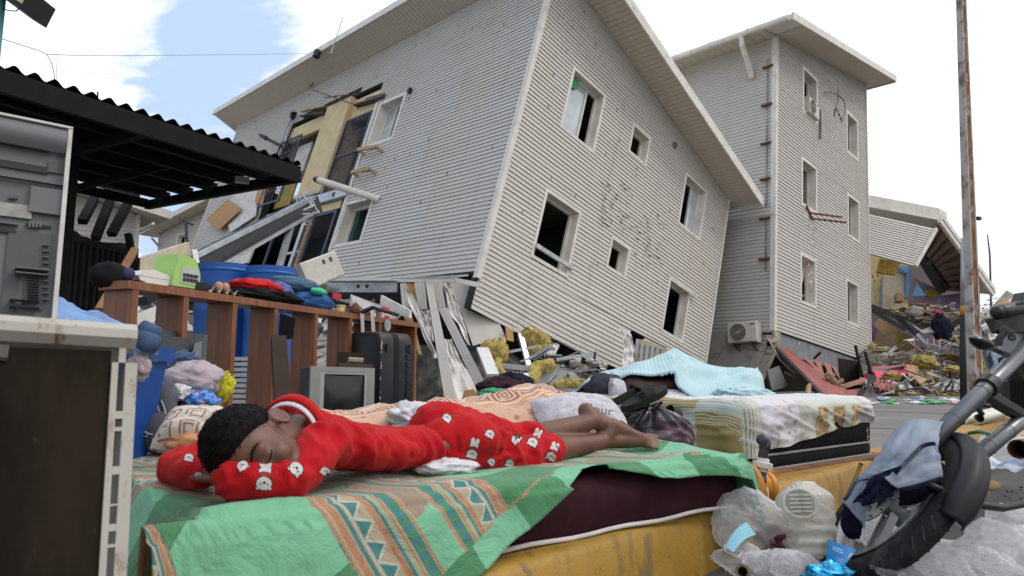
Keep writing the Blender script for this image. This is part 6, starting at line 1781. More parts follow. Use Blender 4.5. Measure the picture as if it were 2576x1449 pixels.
hd.tube([A0,lerp(A0,A1,.5)+V(0,0,.004),A1,lerp(A1,A2,.4)+V(0,0,-.002),A2],[.018,.022,.022,.024,.03],12);hd.build('collar_flap',M_FLEECE,kid,smooth=True)
mb=MB();cc_=P(733,1062,1.76);mb.grid(lambda u,v:cc_+V(.030*(u-.5)*2,.012*(v-.5),.024*(v-.5)*2),4,4);mb.build('size_label',mat('printed_label',(.08,.08,.09),.7,var=.8,scale=160),kid)
# pyjama trousers
tr=MB()
ell_tube(tr,[lerp(WA,PV,.78)+V(0,0,.004),PV+V(0,0,.010),lerp(PV,lerp(HPL,HPR,.5),.5)+E1*.10],[(.112,.060),(.130,.078),(.135,.072)])
tr.ball(P(1112,1072,2.10),(E1*.10,E2*.085,V(0,0,.075)),18,12);tr.ball(P(1160,1088,2.12),(E1*.12,E2*.09,V(0,0,.07)),18,12)
limb(tr,[HPL+V(0,0,.006),lerp(HPL,KNL,.5),KNL,lerp(KNL,ANL,.34)],[.080,.073,.064,.054],20)
limb(tr,[HPR+V(0,0,.006),lerp(HPR,KNR,.5),KNR,lerp(KNR,ANR,.22)],[.080,.073,.062,.056],20)
tro=remeshed(tr,'pyjama_trousers',M_FLEECE,.007,3,kid,disp=folds(8,.013,V(.75,.6,.2).normalized(),58))
wb_c=lerp(WA,PV,.70)+V(0,0,.004);wb_d=(WA-PV).normalized()
ring(wb_c-wb_d*.03,wb_d,.062,.116,.026,40,lambda q:.0012*math.sin(q*40)).build('waistband',M_FLEECE,kid,smooth=True)
# white bear prints, generic bears lying flat on the cloth
M_BW=mat('print_white',(.50,.49,.48),.95,var=.05,sheen=.3);M_BK=mat('print_dark',(.03,.032,.04),.95);M_BR=mat('print_tartan',(.28,.03,.03),.95,var=.5,scale=120)
tb_,tt_=bvh_of(topo),bvh_of(tro)
CAMP=Vector((0,0,EYE))
def blob(tree,cx,cy,rx,ry,rot,m,mb,off,n=14,wob=0.0,seed=0):
 """flat print shape laid on the garment"""
 c,s=math.cos(rot),math.sin(rot);h0=tree.ray_cast(CAMP,ray(cx,cy).normalized())
 if h0[0]is None:return
 base=len(mb.v);rings=(0,.5,1.0);ok=[]
 for kk,q in enumerate(rings):
  for j in range(1 if q==0 else n):
   a=2*PI*j/n;w=1+wob*nz((math.cos(a)*1.3,math.sin(a)*1.3,seed),1.5)
   ex,ey=math.cos(a)*rx*q*w,math.sin(a)*ry*q*w
   x,y=cx+ex*c-ey*s,cy+ex*s+ey*c
   h=tree.ray_cast(CAMP,ray(x,y).normalized())
   p=h[0]if h[0]is not None and abs(h[3]-h0[3])<.12 else on_plane(x,y,h0[0],ray(cx,cy).normalized())
   nn=h[1]if h[0]is not None else h0[1]
   mb.v.append(p+nn*off*.5)
 for j in range(n):
  mb.f.append((base,base+1+j,base+1+(j+1)%n));mb.mi.append(m)
  mb.f.append((base+1+j,base+1+n+j,base+1+n+(j+1)%n,base+1+(j+1)%n));mb.mi.append(m)
def bear(tree,cx,cy,s,rot,par,full=True,scarf=True):
 """white bear head (and body) print; rot turns the figure, s = head radius in px at that spot"""
 mb=MB();c,si=math.cos(rot),math.sin(rot)
 def at(x,y):return cx+(x*c-y*si)*s,cy+(x*si+y*c)*s
 def B(x,y,rx,ry,m,off,wob=0):X,Y=at(x,y);blob(tree,X,Y,rx*s,ry*s,rot,m,mb,off,14,wob,cx)
 if full:
  B(0,-1.75,.92,1.0,1,.0010);B(0,-1.75,.82,.9,0,.0016)
  for e in(-.45,.45):B(e,-2.6,.36,.55,0,.0017)
  if scarf:B(0,-1.15,.85,.42,2,.0022)
 for e in(-.8,.8):B(e,.62,.34,.34,1,.0020);B(e,.62,.22,.22,0,.0026)
 B(0,0,1.14,.98,1,.0021);B(0,0,1.02,.87,0,.0027)
 B(0,-.12,.22,.17,1,.0034);B(-.45,.08,.09,.12,1,.0034);B(.45,.08,.09,.12,1,.0034)
 mb.build('bear_print',[M_BW,M_BK,M_BR],par,smooth=True)
bear(tb_,664,1216,19,.08,topo);bear(tb_,745,1180,18,.75,topo,False);bear(tb_,610,1172,13,-.5,topo,False);bear(tb_,818,1186,12,.6,topo,False)
bear(tb_,731,1112,12,-.9,topo,False);bear(tb_,476,1152,11,.2,topo,False);bear(tb_,500,1197,10,.3,topo,False)
bear(tt_,1187,1142,13,.25,tro);bear(tt_,1125,1052,11,.7,tro,False);bear(tt_,1232,1092,11,.5,tro,False);bear(tt_,1298,1105,12,-.8,tro,False);bear(tt_,1340,1113,12,.5,tro)
bear(tt_,1385,1148,12,.4,tro);bear(tt_,1282,1165,11,.2,tro,False);bear(tt_,1418,1165,9,.8,tro,False);bear(tt_,1236,1162,9,.8,tro,False)
# ================================================================== near left: cooker shell, washing machine, bin
M_ENAM=None
def mk_enamel():
 m,b=newmat('rusty_white_enamel')
 n=enoise(3,4);s=enoise(16,6,.75,stretch=(1,1,.45));s2=enoise(60,4,.7)
 c=emix(ramp01(n,.3,.7),(.36,.335,.29),(.43,.41,.365))
 c=emix(ramp01(s,.51,.61)*.8,c,(.22,.12,.06));c=emix(ramp01(s,.585,.65),c,(.055,.028,.018));c=emix(ramp01(s2,.66,.72)*.6,c,(.12,.07,.045))
 m.node_tree.links.new(c,b.inputs['Base Color']);b.inputs['Roughness'].default_value=.42
 set_bump(m,b,s,.25,.003);return m
M_ENAM=mk_enamel()
def mk_sooty():
 m,b=newmat('sooty_brown_board')
 n=enoise(6,6,.65,stretch=(1,1,.35));s=enoise(26,6,.75,stretch=(1,1,.3));g=enoise(70,3)
 c=emix(ramp01(n,.3,.7),(.010,.0075,.006),(.026,.019,.014))
 c=emix(ramp01(s,.62,.76)*.6,c,(.15,.12,.09))
 m.node_tree.links.new(c,b.inputs['Base Color']);b.inputs['Roughness'].default_value=.85;b.inputs['Specular IOR Level'].default_value=.06
 set_bump(m,b,n,.4,.006);return m
M_SOOT=mk_sooty()
cook=thing('cooker','old white enamel cooker shell with rusty edges and a sooty dark back, nearest at left','cooker',P(150,1400,1.0))
# front plane of the frame: right edge recedes slightly, whole shell tilts a little
cR0,cR1=P(350,838,1.12),P(318,1470,1.05)
cx_=V(-.80,-.60,.08).normalized();cz_=(cR0-cR1).normalized();cx_=(cx_-cz_*cx_.dot(cz_)).normalized();cy_=V(-.60,.80,0)
cy_=(cy_-cz_*cy_.dot(cz_)-cx_*cy_.dot(cx_)).normalized()
CH_=.78;CW_=.55;CD_=.42
def ck(x,z,y=0):return cR0-cz_*(CH_-z)+cx_*x+cy_*y
# stile with long slots
def zpx(y):
 q=on_plane(305,y,cR0,cx_.cross(cz_))-cR0;return CH_+q.dot(cz_)
slots=[(zpx(b_),zpx(a_),0)for a_,b_ in((912,1034),(1053,1074),(1084,1172),(1193,1266),(1271,1316),(1334,1366),(1374,1500))]
SW0,SW1,SX0,SX1=.0,.036,.017,.027
zs=sorted([-.12]+[q for s in slots for q in s[:2]]+[CH_-.02])
mb=MB()
mb.obox(ck(SW0,-.12),cx_*SX0,cy_*.02,cz_*(CH_+.07));mb.obox(ck(SX1,-.12),cx_*(SW1-SX1),cy_*.02,cz_*(CH_+.07))
for z0,z1 in zip(zs[:-1],zs[1:]):
 if any(abs(z0-s[0])<1e-6 for s in slots):continue
 mb.obox(ck(SX0,z0,.0005),cx_*(SX1-SX0),cy_*.018,cz_*(z1-z0))
mb.build('front_stile',M_ENAM,cook)
mb=MB();A,B=ck(.004,CH_-.006,.012),ck(CW_,CH_+.006,.012)
mb.bbar(A,B,.05,.040,.013,cz_);mb.build('top_rail',M_ENAM,cook,sharp=40)
mb=MB();mb.lathe(ck(.20,CH_-.004,-.0135),-cy_,[(.006,0),(.001,.0005)],12);mb.build('screw_hole',mat('rust','aaaaaa'),cook)
mb=MB();mb.obox(ck(SW1+.001,-.2,.006),cx_*(CW_-SW1),cy_*.008,cz_*(CH_+.17));mb.build('back_board',M_SOOT,cook)
mb=MB();mb.bbar(ck(.17,CH_-.040,.001),ck(.23,CH_-.038,.001),.01,.024,.004,cz_);mb.build('hinge_plate',mat('sooty_enamel',(.09,.082,.07),.6),cook)
mb=MB();mb.obox(ck(0,-.12,.021),cx_*.012,cy_*CD_,cz_*(CH_+.07));mb.obox(ck(0.0,CH_-.004,.04),cx_*CW_,cy_*CD_,cz_*.012);mb.build('side_panel',M_ENAM,cook)
mb=MB();mb.tube([ck(.047,.03,.03),ck(.049,-.1,.03)],.006,8);mb.build('gas_pipe',M_SILVER,cook)
# washing machine: grey plastic back with ribs and vents
M_GREYPL=mat('grey_plastic',(.118,.120,.128),.42,var=.06,scale=3,dirt=((.09,.085,.08),.5,6,.55))
M_GREYPD=mat('grey_plastic_recess',(.07,.071,.076),.55,var=.1)
was=thing('washing_machine','upended washing machine showing its ribbed grey plastic back, behind the cooker shell','washing machine',P(60,900,1.9))
wT,wB=P(172,331,1.76),P(128,830,1.70)
wz=(wT-wB).normalized();wx=V(-.74,-.60,.02);wx=(wx-wz*wx.dot(wz)).normalized();wy=wz.cross(wx);wy=wy if wy.y>0 else-wy
def wp(x,z,y=0):return wT+wx*x-wz*z+wy*y
WWX=.62
def uz(px,py):
 q=on_plane(px,py,wT,wy)-wT;return q.dot(wx),-q.dot(wz)
mb=MB();mb.obox(wp(.0,0,.006),wx*WWX,-wz*.75,wy*.012);mb.build('back_shell',M_GREYPL,was)
mb=MB();mb.obox(wp(-.008,-.004,-.02),wx*.010,-wz*.76,wy*.35);mb.obox(wp(-.008,-.006,-.022),wx*WWX,-wz*.006,wy*.35);mb.build('white_side',mat('white_side_panel',(.5,.49,.46),.5),was)
# top roll
z0=uz(160,392)[1]
mb=MB();mb.grid(lambda u,v:wp(lerp(.004,WWX,u),lerp(.004,z0,v),-.002-.03*math.sin(PI*(.15+.7*v))),4,12);mb.build('top_roll',M_GREYPL,was,smooth=True)
def wpanel(nm,px0,py0,px1,py1,d0,d1,m):
 x1_,za=uz(px0,py0);x0_,zb=uz(px1,py1);mb=MB();mb.obox(wp(x0_,za,d0),wx*(x1_-x0_),-wz*(zb-za),wy*(d1-d0));return mb.build(nm,m,was)
wpanel('slot_recess',-60,390,122,438,-.001,.003,MC['black_plastic'])
wpanel('slot_recess',122,405,168,440,-.001,.003,M_GREYPD)
wpanel('rail',-60,436,165,470,-.012,.004,M_GREYPL)
wpanel('plate',78,470,158,545,-.010,.004,M_GREYPL)
wpanel('label',-60,500,78,552,-.003,.004,mat('pale_label',(.30,.29,.265),.6,var=.25,scale=20))
wpanel('plate',-60,556,45,566,-.012,.004,M_GREYPL);wpanel('slot_recess',-60,568,40,588,-.001,.003,MC['black_plastic'])
wpanel('slot_recess',66,560,128,574,-.001,.003,MC['black_plastic'])
for k in range(4):
 wpanel('vent_rib',72+k*9,560,76+k*9,574,-.008,.002,M_GREYPL);wpanel('vent_rib',22+k*6,494,25+k*6,502,-.008,.002,M_GREYPD)
wpanel('channel',40,580,122,692,-.0005,.003,M_GREYPD);wpanel('channel',62,700,108,780,-.0005,.003,M_GREYPD)
for y in(680,692):wpanel('shelf_rib',36,y,120,y+5,-.03,.003,M_GREYPL)
for y in(758,774):wpanel('shelf_rib',22,y,98,y+5,-.03,.003,M_GREYPL)
for k in range(9):
 wpanel('rib',68,700+k*7,98,702+k*7,-.014,.003,M_GREYPL)
for k in range(10):wpanel('rib',106,618+k*15,122,621+k*15,-.012,.003,M_GREYPL)
wpanel('groove',22,585,28,860,-.0008,.002,M_GREYPD)
# blue bin with a hanging denim cloth
M_BLUE=mat('blue_plastic',(.010,.060,.27),.38,var=.08,scale=4)
bn=thing('plastic_bin','tall blue plastic bin with a thick rim, behind the cooker shell','bin',P(330,1110,2.1))
bo=P(232,950,2.15)
zb_t=P(360,868,2.05).z
def bq(x,y,z):return V(bo.x+x,bo.y+y,z)
mb=MB()
def taperbox(z0,z1,s0,s1):
 k=[bq(-.22*s0,-.15*s0,z0),bq(.16*s0,-.15*s0,z0),bq(.16*s0,.15*s0,z0),bq(-.22*s0,.15*s0,z0),bq(-.22*s1,-.15*s1,z1),bq(.16*s1,-.15*s1,z1),bq(.16*s1,.15*s1,z1),bq(-.22*s1,.15*s1,z1)]
 mb.add(k,[(3,2,1,0),(4,5,6,7),(0,1,5,4),(1,2,6,5),(2,3,7,6),(3,0,4,7)])
taperbox(PAVE,zb_t-.045,.66,.98);mb.build('body',M_BLUE,bn)
mb=MB();taperbox(zb_t-.045,zb_t,1.08,1.08);mb.build('rim',M_BLUE,bn)
M_DENL=mat('pale_denim',(.17,.28,.50),.9,var=.14,scale=9,bump=.2,bscale=240)
M_DEN=mat('denim',(.045,.085,.17),.9,var=.25,scale=14,bump=.2,bscale=240)
mb=MB()
pa_,pb_,pc_,pd_=P(120,742,2.0),P(400,872,2.02),P(395,840,2.35),P(150,770,2.5)
def dcl(u,v):
 p=lerp(lerp(pa_,pb_,u),lerp(pd_,pc_,u),v)
 return p+V(0,0,.02*fbm((u*3,v*3,2),1.3,4)+.012*math.sin(v*9+u*3)-.05*smooth(.25,0,v)*smooth(1,.6,u))
mb.grid(dcl,40,20)
m2=MB();m2.add(mb.v,mb.f);m2.add([p-V(0,0,.03)for p in mb.v],[f[::-1]for f in mb.f])
def front(u,v):p=dcl(u,0);return p+V(.0,-.012*math.sin(v*PI),-.05*v-.01*nz((u*9,v,0)))
m2.grid(front,40,6)
tag(m2.build('denim_cloth',M_DENL,smooth=True),'pale blue denim cloth draped over the blue bin','cloth')
mb=MB();q0,q1=P(345,850,1.97),P(392,868,1.97)
mb.tube([q0,lerp(q0,q1,.6),q1],[.026,.03,.027],14);mb.tube([q0+V(0,.02,.03),q1+V(-.01,.02,.03)],.025,12)
tag(mb.build('rolled_jeans',M_DEN,smooth=True),'folded dark denim roll lying on the rim of the blue bin','jeans')
lump('cloth_scrap',P(352,920,1.98),(.03,.03,.035),mat('pink_grey_cloth',(.35,.30,.33),.9),3,'pale scrap of cloth poking out beside the blue bin','cloth',amp=.5)
# ------------------------------------------------------------------ the heap of clothes in a green basket
def cloth_fold(q,freq,seed):
 w=fbm(q,freq,seed*2.7,3);d1=V(math.sin(seed),math.cos(seed*2.1),math.sin(seed*1.7)*.6);d2=V(math.cos(seed*1.3),.4,math.sin(seed*2.9))
 s1=math.sin(q.dot(d1)*7+w*7);s2=math.sin(q.dot(d2)*13+w*10);k=smooth(-.5,.6,nz(q,1.6,seed+4))
 return w*.5+(.15*(1-abs(s1))**1.5-.05)+.13*k*(1-abs(s2))**1.3+.05*fbm(q,6,seed,2)
def garment(name,px,py,d,rx,ry,rz,m,seed,label,cat='garment',group='clothes heaped left of the sleeping child',amp=.5,freq=1.7,rot=None):
 """crumpled cloth with sharp ridged folds"""
 mb=MB();c=P(px,py,d)
 def fn(q):
  return amp*cloth_fold(q,freq,seed)
 ax=(V(rx,0,0),V(0,ry,0),V(0,0,rz))
 if rot is not None:
  R=Matrix.Rotation(rot,3,'Y');ax=tuple(R @ a for a in ax)
 mb.ball(c,ax,72,46,fn=fn)
 return tag(mb.build(name,m,smooth=True),label,cat,group)
M_LIL=mat('pale_mauve_cotton',(.36,.30,.33),.9,var=.1,scale=6);M_BLK=mat('black_cloth',(.010,.010,.012),.95,var=.3)
M_YCL=mat('yellow_print_cloth',(.42,.38,.02),.9,var=.2);M_GRYC=mat('grey_jersey',(.060,.064,.078),.95,var=.15);M_WHC=mat('white_cotton',(.56,.54,.54),.9,var=.08)
M_TEALC=mat('teal_cloth',(.03,.25,.30),.9);M_PATB=None
def mk_patb():
 m,b=newmat('blue_check_print');x,y,z=exyz(ecoord('Object'))
 ck_=((x*45).floor()+(z*45).floor()).mod(2.0)>.5
 c=emix(ck_,(.03,.10,.42),(.10,.28,.62));n=enoise(38,3);c=emix(n>.58,c,(.42,.06,.08));c=emix(n>.63,c,(.5,.5,.5))
 m.node_tree.links.new(c,b.inputs['Base Color']);b.inputs['Roughness'].default_value=.9;return m
M_PATB=mk_patb()
bk=thing('laundry_basket','pale green plastic basket under the heap of clothes','basket',P(500,1050,2.9))
mb=MB();bc=P(470,1062,2.9);mb.lathe(V(bc.x,bc.y,PAVE),(0,0,1),[(.14,0),(.19,.20),(.21,.21),(.21,.23),(.195,.23),(.15,.02)],28);mb.build('tub',mat('mint_plastic',(.30,.48,.36),.45),bk,smooth=True,sharp=40)
garment('jeans',428,930,2.85,.11,.10,.055,M_DEN,1,'blue jeans on top of the clothes heap, left side',rot=-.5)
garment('cloth',440,958,2.95,.14,.12,.06,M_TEALC,2,'teal towel showing as a thin edge in the clothes heap')
garment('shirt',478,960,2.80,.125,.10,.085,M_LIL,3,'large pale mauve shirt spread over the clothes heap',amp=.45,freq=1.3)
garment('shirt',418,970,2.78,.07,.06,.06,M_LIL,13,'crumpled pale mauve sleeve left of the mauve shirt')
garment('cloth',548,985,2.9,.05,.05,.09,M_YCL,4,'yellow patterned cloth hanging down the right side of the heap',rot=.5)
garment('cloth',367,990,2.6,.055,.06,.10,M_YCL,5,'yellow cloth at the left edge of the heap beside the bin')
garment('cloth',360,970,2.62,.05,.05,.04,mat('beige_cloth',(.38,.33,.26),.9),15,'beige cloth folded over the yellow one beside the bin')
garment('sock',446,988,2.68,.045,.04,.032,M_WHC,6,'small white crumpled sock on the front of the heap',amp=.7)
garment('shorts',495,1012,2.72,.085,.05,.05,M_PATB,7,'blue checked shorts with a red and white print in the heap',amp=.3)
garment('trousers',470,1035,2.74,.11,.08,.06,M_BLK,8,'black trousers under the blue checked shorts',amp=.3)
garment('trousers',400,1010,2.62,.06,.07,.09,mat('slate_jersey',(.075,.085,.11),.95),9,'slate blue sweatpants drooping down the front of the heap',amp=.35)
# two grey feet-like shapes of a striped grey bag
def slab_sock(a,b,r0,r1,label):
 mb=MB();A,B=P(*a),P(*b);n=12
 pts=[lerp(A,B,i/n)+V(0,0,-.03*math.sin(PI*i/n))for i in range(n+1)];rs=[lerp(r0,r1,i/n)*(1 if 0<i<n else .75)for i in range(n+1)]
 t=thing('sock',label,'sock',B,'pair of striped charcoal socks')
 mb.tube(pts,rs,18);mb.ball(A,r0*.98,16,10);mb.ball(B,r1*.98,16,10)
 o=remeshed(mb,'knit',M_GRYC,.008,4,t,disp=lambda c,k:.004*fbm(c,9,2))
 tr_=bvh_of(o)
 for off in(-.012,.0):
  mb=MB();cam_d_=(V(0,0,EYE)-lerp(A,B,.5)).normalized();sd_=(B-A).cross(cam_d_).normalized()
  q=[]
  for i in range(2,n):
   h=tr_.find_nearest(pts[i]+cam_d_*rs[i]*.8+sd_*(rs[i]*.35+off));q.append(h[0]+h[1]*.0015)
  mb.tube(q,.0032,5);mb.build('stripe',mat('lilac_stripe',(.30,.27,.33),.9),t,smooth=True)
 return t
slab_sock((378,1005,2.42),(405,1088,2.30),.055,.075,'charcoal sock with lilac stripes, left one of the pair behind the sheet')
slab_sock((400,985,2.36),(462,1078,2.28),.035,.05,'charcoal sock with lilac stripes, right one lying over the other')
lump('grey_bundle',P(415,1085,2.36),(.10,.08,.07),M_GRYC,12,'dark grey bundle under the striped socks','bundle',amp=.25)
# cream pillow end with a brown key pattern
def mk_key(name,base,key,rim,sc=9.0):
 m,b=newmat(name);uv=ecoord('UV');x,y,_=exyz(uv)
 u,v=(x*sc).fract()-.5,(y*sc).fract()-.5
 r=u.abs().max(v.abs());k=(r.within(.28,.36)*(u+v>-.5))+r.within(.12,.19)*(u-v<.1)
 c=emix(k>.5,base,key);n=enoise(5,3,co=uv);c=emix(ramp01(n,.3,.7)*.2,c,rim)
 m.node_tree.links.new(c,b.inputs['Base Color']);b.inputs['Roughness'].default_value=.85;return m
def pillow(name,c,ax,ay,az,m,label,seed=0,cat='pillow',amp=.06,uvs=(1,1),fold=.5):
 """soft cushion: ax, ay half-axes of the face, az half thickness"""
 mb=MB()
 for s in(1,-1):
  def fn(u,v):
   x,y=u*2-1,v*2-1;e=max(0,(1-abs(x)**2.6))**.55*max(0,(1-abs(y)**2.6))**.55
   pin=1-.10*(abs(x)**2)*(1-abs(y))*0 ;k=1-.07*(1-e)*math.cos(y*1.5)
   w=fbm((x*1.6,y*1.6,s+seed),1.2,seed,3);rg_=1-abs(fbm((x*2.2,y*1.4,seed),1.3,seed+4,3))*3
   return c+ax*x*(1-.06*(1-abs(y))**2*0)+ay*y+az*(s*e*(1+.18*w)+amp*4*fold*w*(1-e)+.05*rg_*e*fold*s)
  mb.grid(fn if s>0 else(lambda u,v,fn=fn:fn(1-u,v)),36,26,uv=lambda u,v:(u*uvs[0],v*uvs[1]))
 return tag(mb.build(name,m,smooth=True),label,cat)
M_KEY=mk_key('cream_key_cloth',(.52,.49,.44),(.22,.11,.10),(.45,.40,.34),2.6)
pillow('pillow',P(492,1082,2.05),V(.085,.03,.0),V(.01,.04,.05),V(.0,-.05,.05),M_KEY,'cream pillow end with a brown key pattern just behind the child\'s hair',3,uvs=(1,1))
lump('peach_cloth',P(480,1112,2.0),(.07,.05,.025),mat('peach_cloth',(.45,.21,.10),.9),4,'peach cloth fold under the cream key-patterned pillow','cloth',amp=.3)
# ------------------------------------------------------------------ flat television from behind
tv2=thing('flat_television','dark flat television seen from behind, standing beside the shelf','television',P(450,930,3.05))
M_TVB=mat('tv_back_plastic',(.020,.024,.032),.45,var=.1)
tv_n=V(.0,-.35,.0)
q=[P(368,826,3.0),P(523,842,3.3),P(517,945,3.2),P(372,945,2.95)]
mb=MB();mb.prism(q,V(-.02,.05,0));mb.build('back_cover',M_TVB,tv2)
q2=[P(383,842,2.97),P(512,855,3.22),P(505,935,3.15),P(385,930,2.94)]
mb=MB();mb.prism(q2,V(.008,-.02,0));mb.build('raised_panel',M_TVB,tv2)
mb=MB();mb.prism([P(492,862,3.12),P(509,858,3.17),P(503,925,3.11),P(476,918,3.07)],V(0,-.004,0));mb.build('pale_scuff',mat('scuffed_plastic',(.10,.115,.13),.4),tv2)
for k,(x,y,w)in enumerate(((418,876,9),(432,878,10),(448,880,11),(418,888,9),(432,890,10))):
 mb=MB();mb.prism([P(x,y,2.98+k*.002),P(x+w,y+1,3.0),P(x+w,y+9,3.0),P(x,y+8,2.98)],V(0,-.003,0));mb.build('socket',mat('socket_grey',(.05,.05,.055),.5),tv2)
mb=MB();mb.prism([P(399,897,2.95),P(444,899,3.03),P(442,930,3.0),P(400,928,2.94)],V(0,-.02,0));mb.build('port_cover',M_TVB,tv2)
# ------------------------------------------------------------------ wooden shelf unit lying on its side
def mk_wood():
 m,b=newmat('reddish_wood');n=enoise(2.2,5,.6,stretch=(14,14,1.0),dist=.4);k=enoise(1.3,3)
 c=emix(ramp01(n,.3,.7),(.15,.047,.014),(.25,.092,.030));c=emix(ramp01(k,.35,.7)*.35,c,(.09,.026,.009))
 m.node_tree.links.new(c,b.inputs['Base Color']);b.inputs['Roughness'].default_value=.45
 set_bump(m,b,n,.08,.004);return m
M_WOOD=mk_wood()
shelf=thing('shelf_unit','long reddish wooden shelf unit lying on its side, things piled along its top','shelf',P(700,1030,3.6))
ZT=1.05
sA,sB=Z(334,706,ZT),Z(1052,812,ZT)
s_d=(sB-sA);SL=s_d.length;s_d=s_d.normalized();s_n=V(-s_d.y,s_d.x,0);s_n=s_n if s_n.y>0 else-s_n
SDP=.175
def sp_(t,y,z):return sA+s_d*t+s_n*y+V(0,0,z-ZT)
def t_of(px,z=ZT-.1):
 best=min((abs(((CX+FPX*(q.x/(q.y*math.cos(TILT)+(q.z-EYE)*math.sin(TILT))))-px)),t)for t in[i*SL/600 for i in range(601)]for q in[sp_(t,0,z)])
 return best[1]
mb=MB();mb.obox(sp_(-.02,0,ZT-.035),s_d*(SL+.04),s_n*SDP,V(0,0,.035));mb.build('top_board',M_WOOD,shelf)
mb=MB();mb.obox(sp_(-.02,0,PAVE+.02),s_d*(SL+.04),s_n*SDP,V(0,0,.03));mb.build('bottom_board',M_WOOD,shelf)
for px in(352,478,600,703,803,889,962,1050):
 t=t_of(px,ZT-.06);mb=MB();mb.obox(sp_(t-.035,.003,PAVE+.051),s_d*.03,s_n*(SDP-.006),V(0,0,ZT-.0365-PAVE-.051));o=mb.build('divider_board',M_WOOD,shelf)
mb=MB();t=t_of(1000,ZT-.1);mb.obox(sp_(t_of(940),SDP-.02,ZT-.3),s_d*(SL-t_of(940)),s_n*.012,V(0,0,.26));mb.build('back_panel',M_WOOD,shelf)
# ------------------------------------------------------------------ things on the shelf
def on(px,y=.15,dz=0):return sp_(t_of(px,ZT),y,ZT+dz)
cap_=thing('cap','black cap lying at the left end of the shelf top','cap',on(345))
mb=MB();c=on(338,.15,.0);mb.ball(c+V(0,0,.030),(s_d*.085,s_n*.075,V(0,0,.06)),24,14,fn=lambda q:.10*fbm(q,2,4));mb.build('crown',M_BLK,cap_,smooth=True)
mb=MB();mb.grid(lambda u,v:c+s_d*(.06+.10*v*math.cos((u-.5)*2))+s_n*((u-.5)*.16)+V(0,0,.015+.012*math.cos((u-.5)*3)),10,5);mb.build('peak',M_BLK,cap_,smooth=True)
mb=MB();mb.ball(c+s_d*.035-s_n*.07+V(0,0,.04),(s_d*.03,s_n*.02,V(0,0,.028)),12,8);mb.build('lining',mat('violet_lining',(.035,.03,.10),.9),cap_,smooth=True)
box=thing('foam_box','white foam food box with its lid open, between the cap and the green appliance','food box',on(440))
M_FOAM=mat('white_foam',(.60,.575,.55),.6,var=.05)
c=on(445,.12,0)
mb=MB();mb.prism([c-s_d*.075,c+s_d*.055,c+s_d*.085+V(0,0,.045),c-s_d*.10+V(0,0,.045)],s_n*.16);mb.build('tray',M_FOAM,box)
mb=MB();mb.prism([c-s_d*.105+V(0,0,.047),c+s_d*.10+V(0,0,.047),c+s_d*.085+V(0,0,.062),c-s_d*.02+V(0,0,.085),c-s_d*.07+V(0,0,.075)],s_n*.165);mb.build('lid',M_FOAM,box)
mb=MB();mb.prism([c-s_d*.13+s_n*.02,c-s_d*.085+s_n*.02,c-s_d*.11+s_n*.02+V(0,0,.05),c-s_d*.16+s_n*.02+V(0,0,.045)],s_n*.1);mb.build('flap',mat('foam_grease',(.38,.28,.23),.5),box)
bl=thing('blender_base','lime green kitchen blender base with a grey button panel','blender',on(508))
M_LIME=mat('lime_plastic',(.30,.50,.13),.35,var=.04)
c=on(508,.10,0);mb=MB()
mb.prism([c-s_d*.085+V(0,0,.02),c+s_d*.085+V(0,0,.02),c+s_d*.08+V(0,0,.10),c+s_d*.05+V(0,0,.165),c-s_d*.045+V(0,0,.18),c-s_d*.075+V(0,0,.10)],s_n*.15);mb.build('casing',M_LIME,bl)
mb=MB();mb.prism([c-s_d*.09,c+s_d*.09,c+s_d*.088+V(0,0,.022),c-s_d*.088+V(0,0,.022)],s_n*.152);mb.build('foot',M_DKGREY,bl)
mb=MB();mb.prism([c-s_d*.040+V(0,0,.040)-s_n*.003,c+s_d*.075+V(0,0,.035)-s_n*.003,c+s_d*.065+V(0,0,.115)-s_n*.003,c-s_d*.035+V(0,0,.118)-s_n*.003],s_n*.004);mb.build('panel',mat('panel_silver',(.42,.44,.44),.4),bl)
for k in range(4):
 for r in range(2):
  mb=MB();mb.cbox(c+s_d*(-.018+k*.023)+V(0,0,.058+r*.022)-s_n*.006,s_d*.017,s_n*.008,V(0,0,.014));mb.build('button',M_DKGREY,bl)
mb=MB();mb.lathe(on(550,.13,0),(0,0,1),[(.055,0),(.06,.02),(.06,.055),(.052,.056),(.05,.02),(.001,.015)],24);tag(mb.build('black_bowl',M_BLACK,smooth=True,sharp=40),'small black plastic bowl right of the blender base','bowl')
eg=thing('egg_tray','grey cardboard egg tray with two brown eggs on the shelf','egg tray',on(602))
mb=MB();c=on(600,.05,.005)
mb.grid(lambda u,v:c+s_d*(u-.5)*.26+s_n*v*.17+V(0,0,.018+.016*math.sin(u*PI*10-PI/2)*(.4+.6*math.sin(v*PI*6+1))+.01*smooth(.9,1,u)),60,24);mb.build('tray',mat('egg_cardboard',(.30,.265,.23),.95),eg,smooth=True)
for k in(-.045,.0):mb=MB();mb.ball(c+s_d*(k+.012)+s_n*.05+V(0,0,.045),(s_d*.022,s_n*.022,V(0,0,.026)),16,10);mb.build('egg',mat('egg_brown',(.42,.21,.12),.5),eg,smooth=True)
G6='folded clothes on top of the shelf'
def gar2(px,y,z,rx,ry,rz,m,seed,lab,amp=.35,cat='garment'):
 p=on(px,y,z);mb=MB()
 def fn(q):
  return amp*cloth_fold(q,1.5,seed)
 mb.ball(p,(s_d*rx,s_n*ry,V(0,0,rz)),72,44,fn=fn);return tag(mb.build(cat.replace(' ','_'),m,smooth=True),lab,cat,G6)
gar2(660,.14,.03,.10,.1,.05,mat('dark_navy',(.014,.016,.025),.9),31,'dark navy cloth behind the red shirt on the shelf',cat='cloth')
